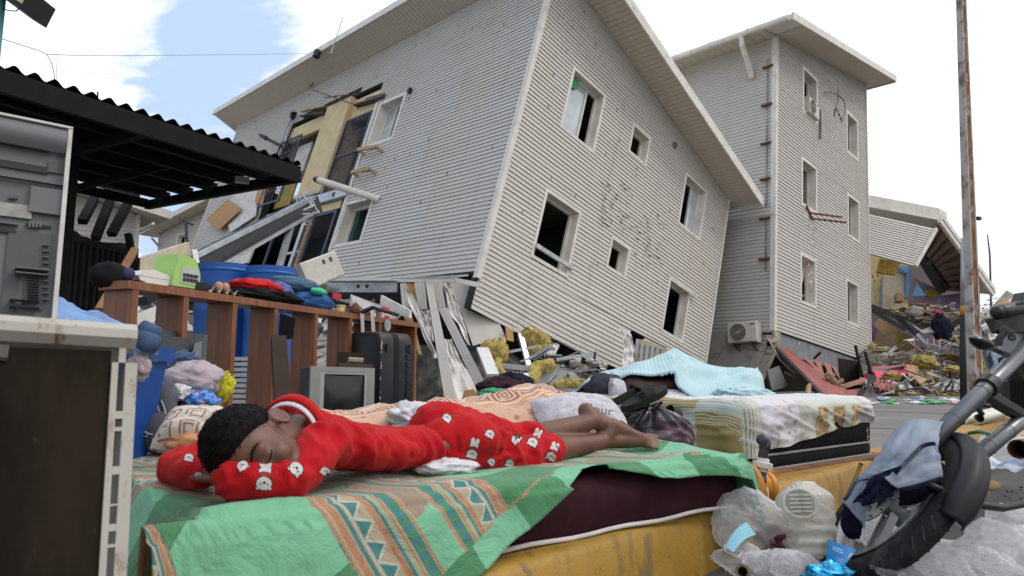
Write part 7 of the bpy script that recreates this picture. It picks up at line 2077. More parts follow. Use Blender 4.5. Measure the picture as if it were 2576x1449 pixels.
gar2(688,.12,.085,.17,.10,.045,mat('bright_red_cotton',(.42,.008,.012),.9,var=.15),32,'bright red shirt on the pile along the shelf',cat='shirt')
gar2(705,.10,.035,.26,.12,.042,M_BLK,33,'black trousers spread on the shelf top under the red shirt',cat='trousers')
gar2(745,.14,.085,.10,.09,.05,mat('periwinkle',(.10,.12,.34),.9),34,'periwinkle cloth between the red shirt and the rolled jeans',cat='cloth')
gar2(792,.15,.135,.19,.11,.055,mat('slate_denim',(.05,.10,.16),.9,var=.2),35,'rolled slate blue jeans, top of the clothes on the shelf',.25,'jeans')
gar2(815,.12,.045,.22,.12,.065,mat('royal_blue_cotton',(.02,.085,.24),.9,var=.15),36,'royal blue shorts with red tag on the shelf',.25,'shorts')
gar2(800,.0,.10,.07,.025,.022,mat('bright_mint',(.04,.48,.25),.8),37,'bright mint strip of cloth on the blue shorts',.3,'cloth')
mb=MB();q=on(846,.0,.09);mb.cbox(q,s_d*.085,s_n*.01,V(0,0,.038));tag(mb.build('red_tag',mat('tag_red',(.40,.015,.035),.6)),'small red label sticking out of the blue shorts','label')
gar2(860,.10,.012,.05,.05,.02,mat('pale_pink_cloth',(.40,.33,.36),.9),38,'pale pink scrap of cloth beside the yellow cup',.4,'cloth')
cu_=thing('cup','small clear cup of yellow sauce on the shelf','cup',on(872))
mb=MB();mb.lathe(on(872,.06,0),(0,0,1),[(.035,0),(.04,.04),(.036,.04),(.001,.038)],18);mb.build('pot',mat('sauce_yellow',(.46,.33,.07),.4),cu_,smooth=True)
mb=MB();mb.lathe(on(872,.06,.04),(0,0,1),[(.043,0),(.043,.006),(.001,.007)],18);mb.build('lid',M_WHC,cu_)
mb=MB();c=on(952,.12,0);mb.grid(lambda u,v:c+s_d*((u-.5)*.34)+s_n*(v*.2-.05)+V(0,0,.05*(abs(u-.5)*2)**2+.04*(abs(v-.5)*2)**2+.006*nz((u*9,v*9,1),2)),24,12);tag(mb.build('foil_tray',MC['crumpled_foil']),'crumpled foil tray behind the suitcase handle','tray')
can_=thing('tin_can','small red and white tin at the right end of the shelf top','tin',on(995))
mb=MB();c=on(993,.08,0);mb.lathe(c,(0,0,1),[(.032,0),(.032,.085),(.028,.09),(.001,.09)],18);mb.build('tin',mat('tin_red',(.45,.02,.02),.4),can_,smooth=True,sharp=40)
mb=MB();mb.lathe(c+V(0,0,.028),(0,0,1),[(.0325,0),(.0325,.028)],18);mb.build('label_band',M_WHC,can_)
mb=MB();mb.cbox(on(981,.08,.03),s_d*.035,s_n*.05,V(0,0,.06));tag(mb.build('carton',mat('carton_pink',(.5,.36,.36),.6)),'little pink carton beside the red tin','carton')
mb=MB();c=on(973,-.005,-.05);mb.lathe(c,-s_n,[(.042,0),(.042,.004),(.001,.005)],22);tag(mb.build('metal_disc',M_GREYP),'round grey metal disc hanging on the front edge of the shelf','disc')
for o in(-.008,.014):
 mb=MB();
# dark leg and black strap in the openings
mb=MB();mb.bar(P(700,850,3.55),P(712,1035,3.35),.075,.05);tag(mb.build('table_leg',mat('dark_wood_leg',(.035,.02,.013),.5)),'dark wooden table leg leaning in front of the shelf','table leg')
mb=MB();mb.prism([P(704,788,3.72),P(742,800,3.72),P(736,850,3.7),P(716,856,3.7),P(700,842,3.7)],V(0,.01,0));tag(mb.build('black_cloth',M_BLK),'black cloth tail hanging through the shelf opening','cloth')
# ------------------------------------------------------------------ barrels and stacked chairs behind the shelf
def barrel(px0,px1,py,d,lab,tilt=0.0):
 A,B=P(px0,py,d),P(px1,py,d);r=(B-A).length/2;c=lerp(A,B,.5);c=V(c.x,c.y+r,0)
 h=A.z-PAVE+.02;t=thing('barrel',lab,'barrel',V(c.x,c.y,PAVE),'blue plastic barrels behind the shelf')
 k=V(tilt,0,1)
 prof=[(.001,.02),(r*.86,.0),(r*.97,.05)]
 for z in(.28,.72):
  prof+=[(r*.985,h*z-.05),(r*1.015,h*z-.015),(r*1.015,h*z+.015),(r*.985,h*z+.05)]
 prof+=[(r*.99,h-.10),(r*1.0,h-.085),(r*1.0,h),(r*.95,h),(r*.94,h-.05),(r*.93,h*.3),(.001,h*.3)]
 mb=MB();mb.lathe(V(c.x,c.y,PAVE),k,prof,40);mb.build('drum',mat('barrel_blue',(.010,.085,.33),.4,var=.12,scale=3),t,smooth=True,sharp=35)
 mb=MB();mb.lathe(V(c.x,c.y,PAVE)+k*(h-.07),k,[(r*1.0,0),(r*1.035,.008),(r*1.035,.02),(r*1.0,.028)],40);mb.build('hoop',MC['barrel_blue'],t,smooth=True)
 return t
barrel(472,606,664,5.6,'blue plastic barrel, left one of two, behind the shelf',-.01)
barrel(598,724,672,5.5,'blue plastic barrel, right one of two, behind the shelf',.0)
M_WPL=mat('white_chair_plastic',(.50,.48,.44),.5,var=.06)
for k in range(9):
 c=P(600+k*-1.5,898+k*13.5,4.25);t=thing('plastic_chair',('topmost white plastic chair of the stack seen through the shelf','second chair down in the white plastic stack','third chair down in the white plastic stack','fourth chair down in the white plastic stack','fifth chair down in the white plastic stack','sixth chair down in the white plastic stack','seventh chair down in the white plastic stack','second lowest chair visible in the white plastic stack','lowest chair visible in the white plastic stack')[k],'chair',c-V(0,0,.03),'stacked white plastic chairs')
 mb=MB();mb.grid(lambda u,v:c+V((u-.5)*.26,.04*(1-(2*u-1)**2)-.03,-v*.022-.0),10,2);mb.grid(lambda u,v:c+V((u-.5)*.26,-.03+.04*(1-(2*u-1)**2)+v*.35,0.0),10,2);mb.build('seat_shell',M_WPL,t,smooth=False)
 mb=MB();mb.bar(c+V(.125,-.04,0),c+V(.10,-.045,-.2),.02,.012);mb.build('leg',M_WPL,t)
# ------------------------------------------------------------------ old television
tv=thing('crt_television','old silver tube television with a dark screen in front of the shelf','television',P(860,1040,3.75))
M_TVS=mat('tv_silver',(.27,.275,.27),.45,var=.08);M_SCR=None
def mk_scr():
 m,b=newmat('dark_screen');n=enoise(7,5);b.inputs['Roughness'].default_value=.16
 m.node_tree.links.new(emix(ramp01(n,.3,.75),(.012,.016,.016),(.030,.036,.034)),b.inputs['Base Color']);return m
M_SCR=mk_scr()
tl,tr_,bl_=P(782,921,3.78),P(943,926,3.92),P(773,1050,3.74)
tx=(tr_-tl);TW_=tx.length;tx.normalize();tz=V(0,0,1);ty=tz.cross(tx).normalized();ty=ty if ty.y>0 else-ty
TH_=tl.z-(PAVE+.17)
def tp(x,z,y=0):return tl+tx*x-tz*z+ty*y
mb=MB();fw_=[(0,0,TW_,.022),(0,TH_-.03,TW_,.03)]
mb.obox(tp(0,0),tx*TW_,-tz*.028,ty*.06);mb.obox(tp(0,TH_-.03),tx*TW_,-tz*.03,ty*.06)
mb.obox(tp(0,.028),tx*.055,-tz*(TH_-.058),ty*.06);mb.obox(tp(TW_-.04,.028),tx*.04,-tz*(TH_-.058),ty*.06);mb.build('bezel',M_TVS,tv)
mb=MB();mb.obox(tp(.055,.028,.002),tx*.02,-tz*(TH_-.058),ty*.03);mb.obox(tp(TW_-.055,.028,.002),tx*.015,-tz*(TH_-.058),ty*.03);mb.obox(tp(.075,.028,.0025),tx*(TW_-.13),-tz*.012,ty*.03);mb.build('inner_bezel',mat('tv_silver_light',(.36,.365,.36),.4),tv)
mb=MB();mb.grid(lambda u,v:tp(lerp(.075,TW_-.055,u),lerp(.04,TH_-.03,v),.022-.018*(1-(2*u-1)**2)*(1-(2*v-1)**2)),14,12);mb.build('screen',M_SCR,tv,smooth=True)
mb=MB();A=[tp(0.005,.005,.061),tp(TW_-.005,.005,.061),tp(TW_-.005,TH_,.061),tp(.005,TH_,.061)];Bk=[p+ty*.30+tx*o+tz*z for p,o,z in zip(A,(.07,-.07,-.07,.07),(-.06,-.06,.03,.03))]
Am=[p+ty*.14-tz*z+tx*o for p,z,o in zip(A,(.01,.01,0,0),(-.035,0,0,-.035))]
mb.add(A+Am+Bk,[(0,1,5,4),(1,2,6,5),(2,3,7,6),(3,0,4,7),(4,5,9,8),(5,6,10,9),(6,7,11,10),(7,4,8,11),(8,9,10,11)]);mb.build('rear_housing',M_BLACK,tv)
mb=MB()
for k in range(16):mb.bar(lerp(Am[0],Am[3],.1+k*.05)-tx*.002,lerp(Bk[0],Bk[3],.1+k*.05)-tx*.002,.004,.004)
mb.build('vents',M_DKGREY,tv)
an=thing('tv_aerial_base','small clear plastic aerial base on a brown box on the old television','aerial',tp(.25,0,.1))
mb=MB();mb.cbox(tp(.255,-.012,.09),tx*.19,ty*.09,tz*.024);mb.build('base',mat('brown_plastic',(.06,.045,.035),.5),an)
mb=MB();mb.bbar(tp(.215,-.045,.09),tp(.30,-.042,.09),.06,.03,.008);mb.build('clear_cover',mat('clear_beige',(.30,.25,.2),.15,alpha=.8),an)
mb=MB();mb.cbox(tp(.255,-.06,.16),tx*.17,ty*.02,tz*.06);mb.build('back_box',mat('dark_brown',(.03,.02,.016),.6),an)
# ------------------------------------------------------------------ suitcase
su=thing('suitcase','large black hard-shell suitcase with its handle pulled out, right of the old television','suitcase',P(1000,1050,4.3))
sl_,sr_=P(957,832,4.25),P(1050,838,4.52)
u1=V(.80,.55,0).normalized();u2=V(-.80,.60,0).normalized()
u1=(V(sr_.x,sr_.y,0)-V(sl_.x,sl_.y,0)).normalized()
SWD=.30;SHH=sl_.z-PAVE-.03;SBW=.46
def sc(a,b,z):return V(sl_.x,sl_.y,0)+u1*a+u2*b+V(0,0,PAVE+.03+z)
M_CASE=mat('black_suitcase_shell',(.012,.013,.016),.42,var=.15,scale=6,bump=.15,bscale=200)
def rbox(a0,a1,b0,b1,z0,z1,r,nm,m,par):
 mb=MB();c=sc((a0+a1)/2,(b0+b1)/2,(z0+z1)/2);hx,hy,hz=(a1-a0)/2,(b1-b0)/2,(z1-z0)/2
 def sgn(v):return(v>0)-(v<0)
 n,k=40,24
 def fn(u,v):
  th,ph=2*PI*u,PI*v;e=.22
  cx=math.cos(th);sx=math.sin(th);cp=math.cos(ph);sp=math.sin(ph)
  f=lambda w:sgn(w)*abs(w)**e
  return c+u1*hx*f(cx)*abs(sp)**e+u2*hy*f(sx)*abs(sp)**e+V(0,0,hz*f(cp))
 mb.grid(fn,n,k);return mb.build(nm,m,par,smooth=True,sharp=50)
rbox(0,SWD*.47,0,SBW,0,SHH,.05,'shell',M_CASE,su);rbox(SWD*.53,SWD,0,SBW,0,SHH,.05,'shell',M_CASE,su)
rbox(SWD*.44,SWD*.56,.006,SBW-.006,.006,SHH-.006,.05,'zip_band',mat('zip_cloth',(.02,.02,.023),.8),su)
for k in range(11):
 z=.10+k*(SHH-.18)/11
 mb=MB();mb.obox(sc(SWD*.78,-.007,z),u1*SWD*.19,u2*.02,V(0,0,(SHH-.2)/11-.012));mb.build('shell_rib',M_CASE,su)
for(a,z)in((.20,SHH-.13),(.88,SHH-.13),(.25,.02)):
 mb=MB();mb.obox(sc(SWD*a-.012,-.012,z),u1*.024,u2*.02,V(0,0,.05));mb.build('stand_stud',M_CASE,su)
mb=MB();mb.tube([sc(SWD*.62,-.012,SHH*.38),sc(SWD*.60,-.018,SHH*.34),sc(SWD*.62,-.014,SHH*.30)],.004,6);mb.build('zip_pull',M_SILVER,su)
hz_=P(928,780,4.45).z
for(x,d)in((915,4.45),(943,4.45)):
 p=P(x,840,d);top_=P(x-4 if x<930 else x-7,778,d);mb=MB();mb.bar(V(p.x,p.y,SHH+PAVE-.05),top_,.022,.012,(0,1,0));mb.build('handle_rod',mat('bright_alloy',(.55,.55,.56),.25,.9),su)
mb=MB();a_,b_=P(908,786,4.45),P(938,774,4.45);mb.bbar(a_,b_,.03,.028,.008);mb.bbar(b_,P(1000,792,4.75),.03,.022,.007);mb.build('grip',M_BLACK,su)
mb=MB();rg=random.Random(4)
for i in range(16):z=SHH*rg.uniform(.25,.95);mb.ball(sc(.012+rg.uniform(-.004,.004),.0-.001,z),(u1*.004,u2*.002,V(0,0,rg.uniform(.004,.014))),5,4)
mb.build('scuffs',mat('pink_scuff',(.45,.36,.38),.7),su)
# ================================================================== behind the child: quilt, pillows, rag, bag
def mk_quilt():
 m,b=newmat('peach_print');uv=ecoord('UV');x,y,_=exyz(uv)
 PE,BR,CRM,OR=(.52,.315,.215),(.20,.085,.07),(.55,.45,.37),(.50,.22,.10)
 n=enoise(4,4,co=uv)
 c=emix(ramp01(n,.3,.7),PE,tuple(k*.9 for k in PE))
 # dots on the border strip
 vo=m.node_tree.nodes.new('ShaderNodeTexVoronoi');vo.inputs['Scale'].default_value=17;vo.inputs['Randomness'].default_value=.75
 m.node_tree.links.new(uv,vo.inputs['Vector']);d=E(vo.outputs['Distance']);
 dots=emix(d<.27,c,(.30,.15,.12))
 # key band
 ky=(y-.36)/.11;kx=(x*8.0).fract();ku,kv=kx-.5,ky-.5
 r=ku.abs().max(kv.abs());key=r.within(.36,.44)+r.within(.20,.27)*(ku+kv>-.35)+r.within(.07,.13)
 keyc=emix(key>.5,(.53,.34,.235),BR)
 # swirls and leaves on the middle
 wv=m.node_tree.nodes.new('ShaderNodeTexWave');wv.wave_type='RINGS';wv.inputs['Scale'].default_value=2.2;wv.inputs['Distortion'].default_value=5.5;wv.inputs['Detail'].default_value=1;wv.inputs['Detail Scale'].default_value=1.2
 m.node_tree.links.new(uv,wv.inputs['Vector']);w=E(wv.outputs['Fac'])
 mid=emix(w>.72,c,CRM);mid=emix(w.within(.60,.70),mid,OR);mid=emix(w.within(.50,.56),mid,BR)
 res=emix(y<.30,mid,dots);res=emix(y.within(.355,.475),res,keyc);res=emix(y>.475,res,mid)
 res=emix(y.within(.335,.350),res,OR)
 m.node_tree.links.new(res,b.inputs['Base Color']);b.inputs['Roughness'].default_value=.88;b.inputs['Sheen Weight'].default_value=.1
 set_bump(m,b,enoise(9,4,co=uv),.25,.02);return m
M_QUILT=mk_quilt()
mb=MB()
qa=[m1(.42,.78,MT),m1(1.55,.80,MT)]
def quilt(u,v):
 # u along the bed, v from the near hem up and over the rolled back
 x=lerp(.42,1.80,u)
 h=lerp(.15,.205,smooth(.05,.95,u))+.012*math.sin(u*17)*smooth(.3,.9,u)
 ang=v*PI*.98
 y=.86-math.cos(ang)*lerp(.20,.25,u)+.03*fbm((u*4,v*2,0),1.2,5)
 z=MT+.01+max(0,math.sin(ang))**.75*h
 w=fbm((u*5,v*3.2,3),1.3,7,4);r=1-abs(fbm((u*3.5+v,v*2.2-u,8),1.3,2,3))*3
 k=max(0,math.sin(PI*min(1,v*1.0)))**.5
 end=smooth(1,.93,u)
 z+=(.024*w+.020*r)*k*lerp(.5,1.2,u)
 z=MT+.008+(z-MT-.008)*(end**.6)*smooth(-.02,.08,u)
 return m1(x-.02*(1-end),y+.02*w,z)
mb.grid(quilt,110,64,uv=lambda u,v:(u*1.5,v*.95))
tag(mb.build('quilt',M_QUILT,smooth=True),'peach printed quilt with brown dots and key pattern bunched behind the child','quilt')
def mk_floral(name,base,ink,sc=30,th=.60):
 m,b=newmat(name);uv=ecoord('UV');n=enoise(sc,2,.5,co=uv);n2=enoise(sc*.3,2,co=uv)
 l=(n-.5).abs()<.018
 k=l*(n2>.50)
 c=emix(k,base,ink);c=emix((n>.68)*(n2>.55),c,ink);c=emix(ramp01(enoise(3,3,co=uv),.3,.7)*.3,c,tuple(x*.82 for x in base))
 m.node_tree.links.new(c,b.inputs['Base Color']);b.inputs['Roughness'].default_value=.88
 set_bump(m,b,enoise(6,4,co=uv),.3,.02);return m
M_FLOR=mk_floral('pale_floral_cotton',(.50,.48,.52),(.24,.18,.20),22)
pc=P(1462,1058,2.78)
pillow('pillow',pc,V(.17,.06,.0),V(-.04,.06,.075),V(.03,-.05,.07),M_FLOR,'pale floral pillow behind the child\'s crossed feet',6,uvs=(2,1.4))
lump('floral_cloth',P(1395,1095,2.62),(.12,.10,.035),M_FLOR,14,'pale floral cloth at the near end of the peach quilt','cloth',amp=.5,nu=48,nv=30)
lump('white_cloth',P(1032,1052,2.42),(.075,.08,.045),mk_floral('white_floral',(.55,.54,.58),(.38,.36,.44),26),8,'white floral cloth tucked between the child\'s back and the quilt','cloth',amp=.5,nu=48,nv=30)
# inked words on the pillow slip
tx_,ty_,tz_=ortho(V(.1,-.75,.62),V(.8,.35,-.45))
text_mesh('Jour',.055,'pillow_word',mat('grey_ink',(.13,.11,.12),.9),frame(P(1512,1040,2.66),tx_,ty_,tz_),bpy.data.objects['pillow.001']if 'pillow.001' in bpy.data.objects else None)
# white rag in front of the trousers
mb=MB();rc=P(1125,1180,1.93)
def ragf(q):
 return .6*cloth_fold(q,1.4,4)
mb.ball(rc+V(0,0,.006),(E1*.088,E2*.055,V(0,0,.027)),56,34,fn=ragf)
tag(mb.build('white_rag',mk_floral('rag_floral',(.56,.55,.58),(.34,.32,.36),18),smooth=True),'crumpled white rag on the sheet beside the red trousers','cloth')
# dark clothes on the rubble side, behind the quilt
for(x,y,d,rx,ry,rz,m_,sd,lab)in((1265,975,4.6,.16,.1,.07,mat('wine_cloth',(.045,.018,.03),.9),51,'wine dark cloth behind the quilt'),(1290,962,4.7,.13,.1,.07,mat('dark_navy','aaaaaa'),52,'navy shorts on the small clothes pile behind the quilt'),(1245,992,4.5,.10,.08,.04,mat('emerald_cloth',(.02,.28,.13),.6),53,'emerald plastic or cloth at the left of the small clothes pile'),(1315,985,4.5,.10,.08,.04,mat('red_white_print',(.40,.015,.025),.9,var=.8,scale=40),54,'red cloth with white print in the small clothes pile'),(1345,990,4.5,.07,.06,.03,M_REDF,55,'plain red cloth end of the small clothes pile')):
 garment('garment',x,y,d,rx,ry,rz,m_,sd,lab,'garment','small pile of dark clothes behind the quilt')
# ------------------------------------------------------------------ second mattress with printed sheet
M2O=V(1.075,3.20,0);A2=V(.785,.62,0).normalized();B2_=V(-A2.y,A2.x,0)
L2,W2=1.30,1.92           # along the kerb, and away from us
def m2(a,b,z=0):return V(M2O.x,M2O.y,PAVE)+A2*a+B2_*b+V(0,0,z)
M_BLKF=mat('black_mattress_fabric',(.009,.009,.010),.85,var=.25,scale=20,bump=.2,bscale=90)
M_PIPE2=mat('grey_piping',(.20,.20,.21),.7)
bd=thing('mattress','thick black double mattress with grey piping under the cream printed sheet','mattress',m2(.6,.8))
T2=.325
mb=MB()
def rounded(a,b,r=.09):
 """corner rounding of the plan outline"""
 return a,b
def outline(t,ins=0.0,r=.10):
 """closed rounded rectangle, t in 0..1 -> (a, b)"""
 w,h=L2-2*ins,W2-2*ins;r=max(.02,r-ins);per=[w-2*r,r*PI/2,h-2*r,r*PI/2]*2;per=[w-2*r,r*PI/2,h-2*r,r*PI/2,w-2*r,r*PI/2,h-2*r,r*PI/2]
 s=t*sum(per);k=0
 while k<7 and s>per[k]:s-=per[k];k+=1
 f=s/per[k];cs_=[(ins+r,ins),(ins+w-r,ins+r),(ins+w,ins+r),(ins+w-r,ins+h-r),(ins+w-r,ins+h),(ins+r,ins+h-r),(ins,ins+h-r),(ins+r,ins+r)]
 if k==0:return ins+r+f*(w-2*r),ins
 if k==1:q=-PI/2+f*PI/2;return ins+w-r+r*math.cos(q),ins+r+r*math.sin(q)
 if k==2:return ins+w,ins+r+f*(h-2*r)
 if k==3:q=f*PI/2;return ins+w-r+r*math.cos(q),ins+h-r+r*math.sin(q)
 if k==4:return ins+w-r-f*(w-2*r),ins+h
 if k==5:q=PI/2+f*PI/2;return ins+r+r*math.cos(q),ins+h-r+r*math.sin(q)
 if k==6:return ins,ins+h-r-f*(h-2*r)
 q=PI+f*PI/2;return ins+r+r*math.cos(q),ins+r+r*math.sin(q)
prof=[(.03,.0),(.004,.02),(.0,.06),(.006,.078),(.012,.082),(.0,.092),(-.006,.18),(.0,T2-.05),(.02,T2-.012),(.07,T2)]
mb.grid(lambda u,v:(lambda pr,q:m2(q[0],q[1],pr[1]))(prof[min(9,int(v*9+.5))],outline(u,prof[min(9,int(v*9+.5))][0])),120,9)
mb.add([m2(*outline(i/60,.07),T2)for i in range(60)],[tuple(range(60))])
mb.build('mattress_body',M_BLKF,bd,smooth=True,sharp=50)
for z in(.015,.082):
 mb=MB();mb.tube([m2(*outline(i/120,.004),z)for i in range(121)],.0075,6,caps=False);mb.build('piping',M_PIPE2,bd,smooth=True)
mb=MB();q=[m2(L2+.004,.05+.02*math.sin(i),.22-i*.012)for i in range(7)]
mb.tube([m2(L2-.12+.008*math.sin(i*2),-.008,.17-i*.012)for i in range(7)],.002,4);mb.build('loose_thread',M_PIPING,bd)
# board under it
mb=MB();mb.obox(m2(-.05,-.05,0),A2*(L2+.12),B2_*.9,V(0,0,.012));tag(mb.build('plywood_board',mat('thin_plywood',(.20,.09,.045),.8,var=.25)),'thin reddish plywood board under the black mattress','board')
def mk_sheet2():
 m,b=newmat('cream_printed_sheet');uv=ecoord('UV');x,y,_=exyz(uv)
 BASE,PALE,OLIVE,WINE,LILAC,TANP=(.50,.52,.47),(.56,.555,.56),(.31,.255,.10),(.20,.055,.06),(.55,.54,.60),(.50,.38,.18)
 c=emix(ramp01(enoise(2.5,3,co=uv),.35,.65),BASE,PALE)
 # left (long) side: olive blocks in chequer
 L=x<.10
 k=((y/.26).floor()).mod(2.0);rowm=(x+.42).mod(.34)
 blk=(k<.5)*x.within(-.25,-.06)
 blk2=(k>.5)*x.within(-.06,.10)*(y>.03)
 lc=emix(blk,(.42,.47,.41),OLIVE);lc=emix(blk2,lc,OLIVE)
 ln=((x*62).fract()<.18)*x.within(-.13,.0);lc=emix(ln,lc,(.62,.61,.56))
 ln2=((y*70).fract()<.16)*y.within(-.01,.09);
 c=emix(L,c,lc)
 # top and front: floral stripe, pale with lines, tan patches
 R=x>.05
 f=enoise(24,3,.5,co=uv);fl_=(f>.60)*x.within(.16,.42)
 f2=fl_+(f>.60)*(x>1.16)
 rc_=emix(x.within(.12,.44),BASE,LILAC);rc_=emix(x>1.14,rc_,LILAC)
 rc_=emix(f2>.5,rc_,TANP);rc_=emix(((f-.66).abs()<.012)*(x.within(.16,.42)+(x>1.16)),rc_,(.28,.10,.06))
 stripe=((x*60).fract()<.2)*(x.within(.44,.52)+x.within(.05,.115)+x.within(1.08,1.15));rc_=emix(stripe,rc_,WINE if False else(.34,.22,.18))
 pk=x.within(.60,.72)+x.within(.79,.90)+x.within(.97,1.07)
 patch=pk*y.within(-.32,-.05);rc_=emix(patch,rc_,TANP)
 scr=enoise(30,2,co=uv,stretch=(1,.6,1));rc_=emix(((scr-.5).abs()<.03)*pk*y.within(-.30,-.06),rc_,(.25,.07,.05))
 pin=((x*24).fract()<.06)*x.within(.52,1.1);rc_=emix(pin,rc_,(.40,.46,.40))
 top=(y>.02);rc_=emix(top*x.within(.44,1.14),rc_,PALE)
 st=enoise(5,4,co=uv);rc_=emix(ramp01(st,.60,.70)*top*.5,rc_,(.42,.28,.17))
 c=emix(R,c,rc_)
 # wine lines turning the corner
 wl=((x*60).fract()<.2)*x.within(.0,.055);c=emix(wl,c,WINE)
 m.node_tree.links.new(c,b.inputs['Base Color']);b.inputs['Roughness'].default_value=.85
 set_bump(m,b,enoise(5,4,co=uv),.3,.02);return m
M_SH2=mk_sheet2()
# fitted sheet: rings from the hem up over the edge to the middle of the top
def hem2(t):
 a,b=outline(t,0);
 # front side hem rises towards the right, dips at the near-left corner, rises along the left side
 z=.11+.085*smooth(.1,1.2,a)if b<.15 else .17
 if a<.15:z=lerp(.085,.19,smooth(.0,1.0,b))
 if b<.15 and a<.25:z=lerp(.075,z,smooth(.0,.25,a))
 return z+.006*math.sin(t*130)*.6
rings=30
def sh2(u,v):
 t=u
 zh=hem2(t)
 if v<.5:
  k=v/.5;z=lerp(zh,T2-.01,k);ins=-.014-.008*math.sin(k*PI)
  a,b=outline(t,0);q=outline(t,ins)
  w=.010*math.sin(t*2*PI*23+3*z/.1)*(1-k)*.8+.012*fbm((q[0]*4,q[1]*4,z*9),1.4,3,3)+.014*max(0,1-abs(fbm((q[0]*3+z*8,q[1]*3,z*5),1.5,6,2))*3.5)*math.sin(k*PI)
  cx,cy=L2/2,W2/2;d=V(a-cx,b-cy,0).normalized()
  # push outwards by w
  n2=V(0,-1,0)if b<.1 else(V(-1,0,0)if a<.1 else V(1,0,0))
  return m2(q[0]+n2.x*w,q[1]+n2.y*w,z)
 k=(v-.5)/.5
 ins=-.014+.62*k**1.3
 q=outline(t,min(ins,.62),.10)if ins<.62 else outline(t,.62,.10)
 z=T2+.012-.022*(1-smooth(0,.10,k))+.008*fbm((q[0]*3,q[1]*3,1),1.4,9,3)+.012*max(0,1-abs(fbm((q[0]*2.4,q[1]*2.4,4),1.2,3,3))*4)*smooth(.05,.2,k)
 return m2(q[0],q[1],z)
mb=MB()
def uv2(u,v):
 p=sh2(u,v)-V(M2O.x,M2O.y,PAVE);a,b=p.dot(A2),p.dot(B2_);z=p.z
 dz=max(0,T2-.0-z)
 # unfold the sides so prints run down them
 if b<.02:return a,b-dz
 if a<.02:return a-dz,b
 return a,b
mb.grid(sh2,420,44,uv=uv2)
fl_v=[sh2(i/60,1.0)for i in range(60)]
k0=len(mb.v);mb.add([p+V(0,0,-.002)for p in fl_v],[tuple(range(60))])
for i,p in enumerate(fl_v):
 q=p-V(M2O.x,M2O.y,PAVE);mb.uv[k0+i]=(q.dot(A2),q.dot(B2_))
tag(mb.build('fitted_sheet',M_SH2,smooth=True),'cream fitted sheet with olive blocks, florals and script patches on the black mattress','bed sheet')
# ------------------------------------------------------------------ second sleeper under the pale blue blanket
man=thing('person','sleeper lying on a side under the pale blue blanket, only hand and dark face showing','person',m2(.5,.9,T2))
M_SKIN2=mk_skin('dark_skin',(.045,.018,.012),(.065,.028,.018))
bp_=MB()
hc=P(1600,958,4.30)
hcr,hfw=V(-.9,-.1,.15).normalized(),V(.1,-.8,-.2).normalized();hfw=(hfw-hcr*hfw.dot(hcr)).normalized();hl=hcr.cross(hfw)
bp_.ball(hc,(hcr*.12,hfw*.105,hl*.085),18,12);bp_.ball(hc-hcr*.06+hfw*.03,(hcr*.06,hfw*.07,hl*.06),14,10)
bp_.ball(hc+hfw*.11-hcr*.02,(hcr*.03,hfw*.02,hl*.015),8,6)
sh_=P(1690,955,4.38)
bp_.tube([hc-hcr*.08,P(1650,965,4.36),sh_],[.055,.055,.08],12)
ell_tube(bp_,[P(1660,962,4.42),P(1720,958,4.46),P(1800,966,4.55),P(1850,968,4.6)],[(.11,.08),(.12,.10),(.10,.085),(.11,.09)])
limb(bp_,[P(1850,970,4.6),P(1885,975,4.5),P(1850,978,4.42)],[.075,.06,.05])
limb(bp_,[P(1690,950,4.32),P(1700,970,4.16),P(1625,970,4.10)],[.048,.042,.034])
hand(bp_,P(1622,965,4.09),V(-.95,.05,.12),V(.1,-.9,.3),1.05,.35)
remeshed(bp_,'body',M_SKIN2,.011,3,man)
ts=MB();ell_tube(ts,[P(1655,964,4.38),P(1720,958,4.42),P(1800,966,4.53)],[(.13,.095),(.14,.115),(.11,.10)]);limb(ts,[P(1690,950,4.32),P(1698,968,4.18)],[.06,.052]);remeshed(ts,'black_shirt',M_BLK,.012,3,man)
def mk_blk():
 m,b=newmat('pale_blue_ribbed_blanket');uv=ecoord('UV');x,y,_=exyz(uv)
 n=enoise(5,3,co=uv);r=(x*2*PI*62).sin();f=enoise(200,2,co=uv)
 c=emix(ramp01(n,.3,.7),(.34,.50,.54),(.40,.57,.60));c=emix(ramp01(r,-.9,-.2)*.0+.0,c,(.3,.45,.5));c=emix((r<-.55)*.06,c,(.24,.40,.45))
 m.node_tree.links.new(c,b.inputs['Base Color']);b.inputs['Roughness'].default_value=.95;b.inputs['Sheen Weight'].default_value=.3
 set_bump(m,b,r*.5+f*.25,.35,.008);return m
M_BLK2=mk_blk()
# blanket: silhouette ridge polyline and near hem polyline in the world, cloth draped between
ridge=[P(1478,962,4.42),P(1500,940,4.5),P(1560,925,4.52),P(1620,908,4.5),P(1668,890,4.5),P(1695,876,4.5),P(1712,882,4.5),P(1745,902,4.5),P(1790,918,4.55),P(1850,926,4.6),P(1895,926,4.65),P(1918,945,4.62),P(1924,985,4.55)]
hemn=[P(1480,985,4.30),P(1505,955,4.18),P(1552,952,4.10),P(1585,938,4.06),P(1640,942,4.05),P(1697,934,4.05),P(1706,966,4.02),P(1745,998,3.98),P(1790,1006,3.98),P(1830,1000,4.0),P(1870,1000,4.05),P(1905,1000,4.15),P(1922,996,4.3)]
def poly(q,t):
 f=t*(len(q)-1);i=min(int(f),len(q)-2);s=f-i
 p0,p1,p2,p3=q[max(0,i-1)],q[i],q[i+1],q[min(len(q)-1,i+2)]
 return(p1*2+(p2-p0)*s+(p0*2-p1*5+p2*4-p3)*s*s+(p1*3-p0-p2*3+p3)*s**3)*.5
zbed=PAVE+T2+.015
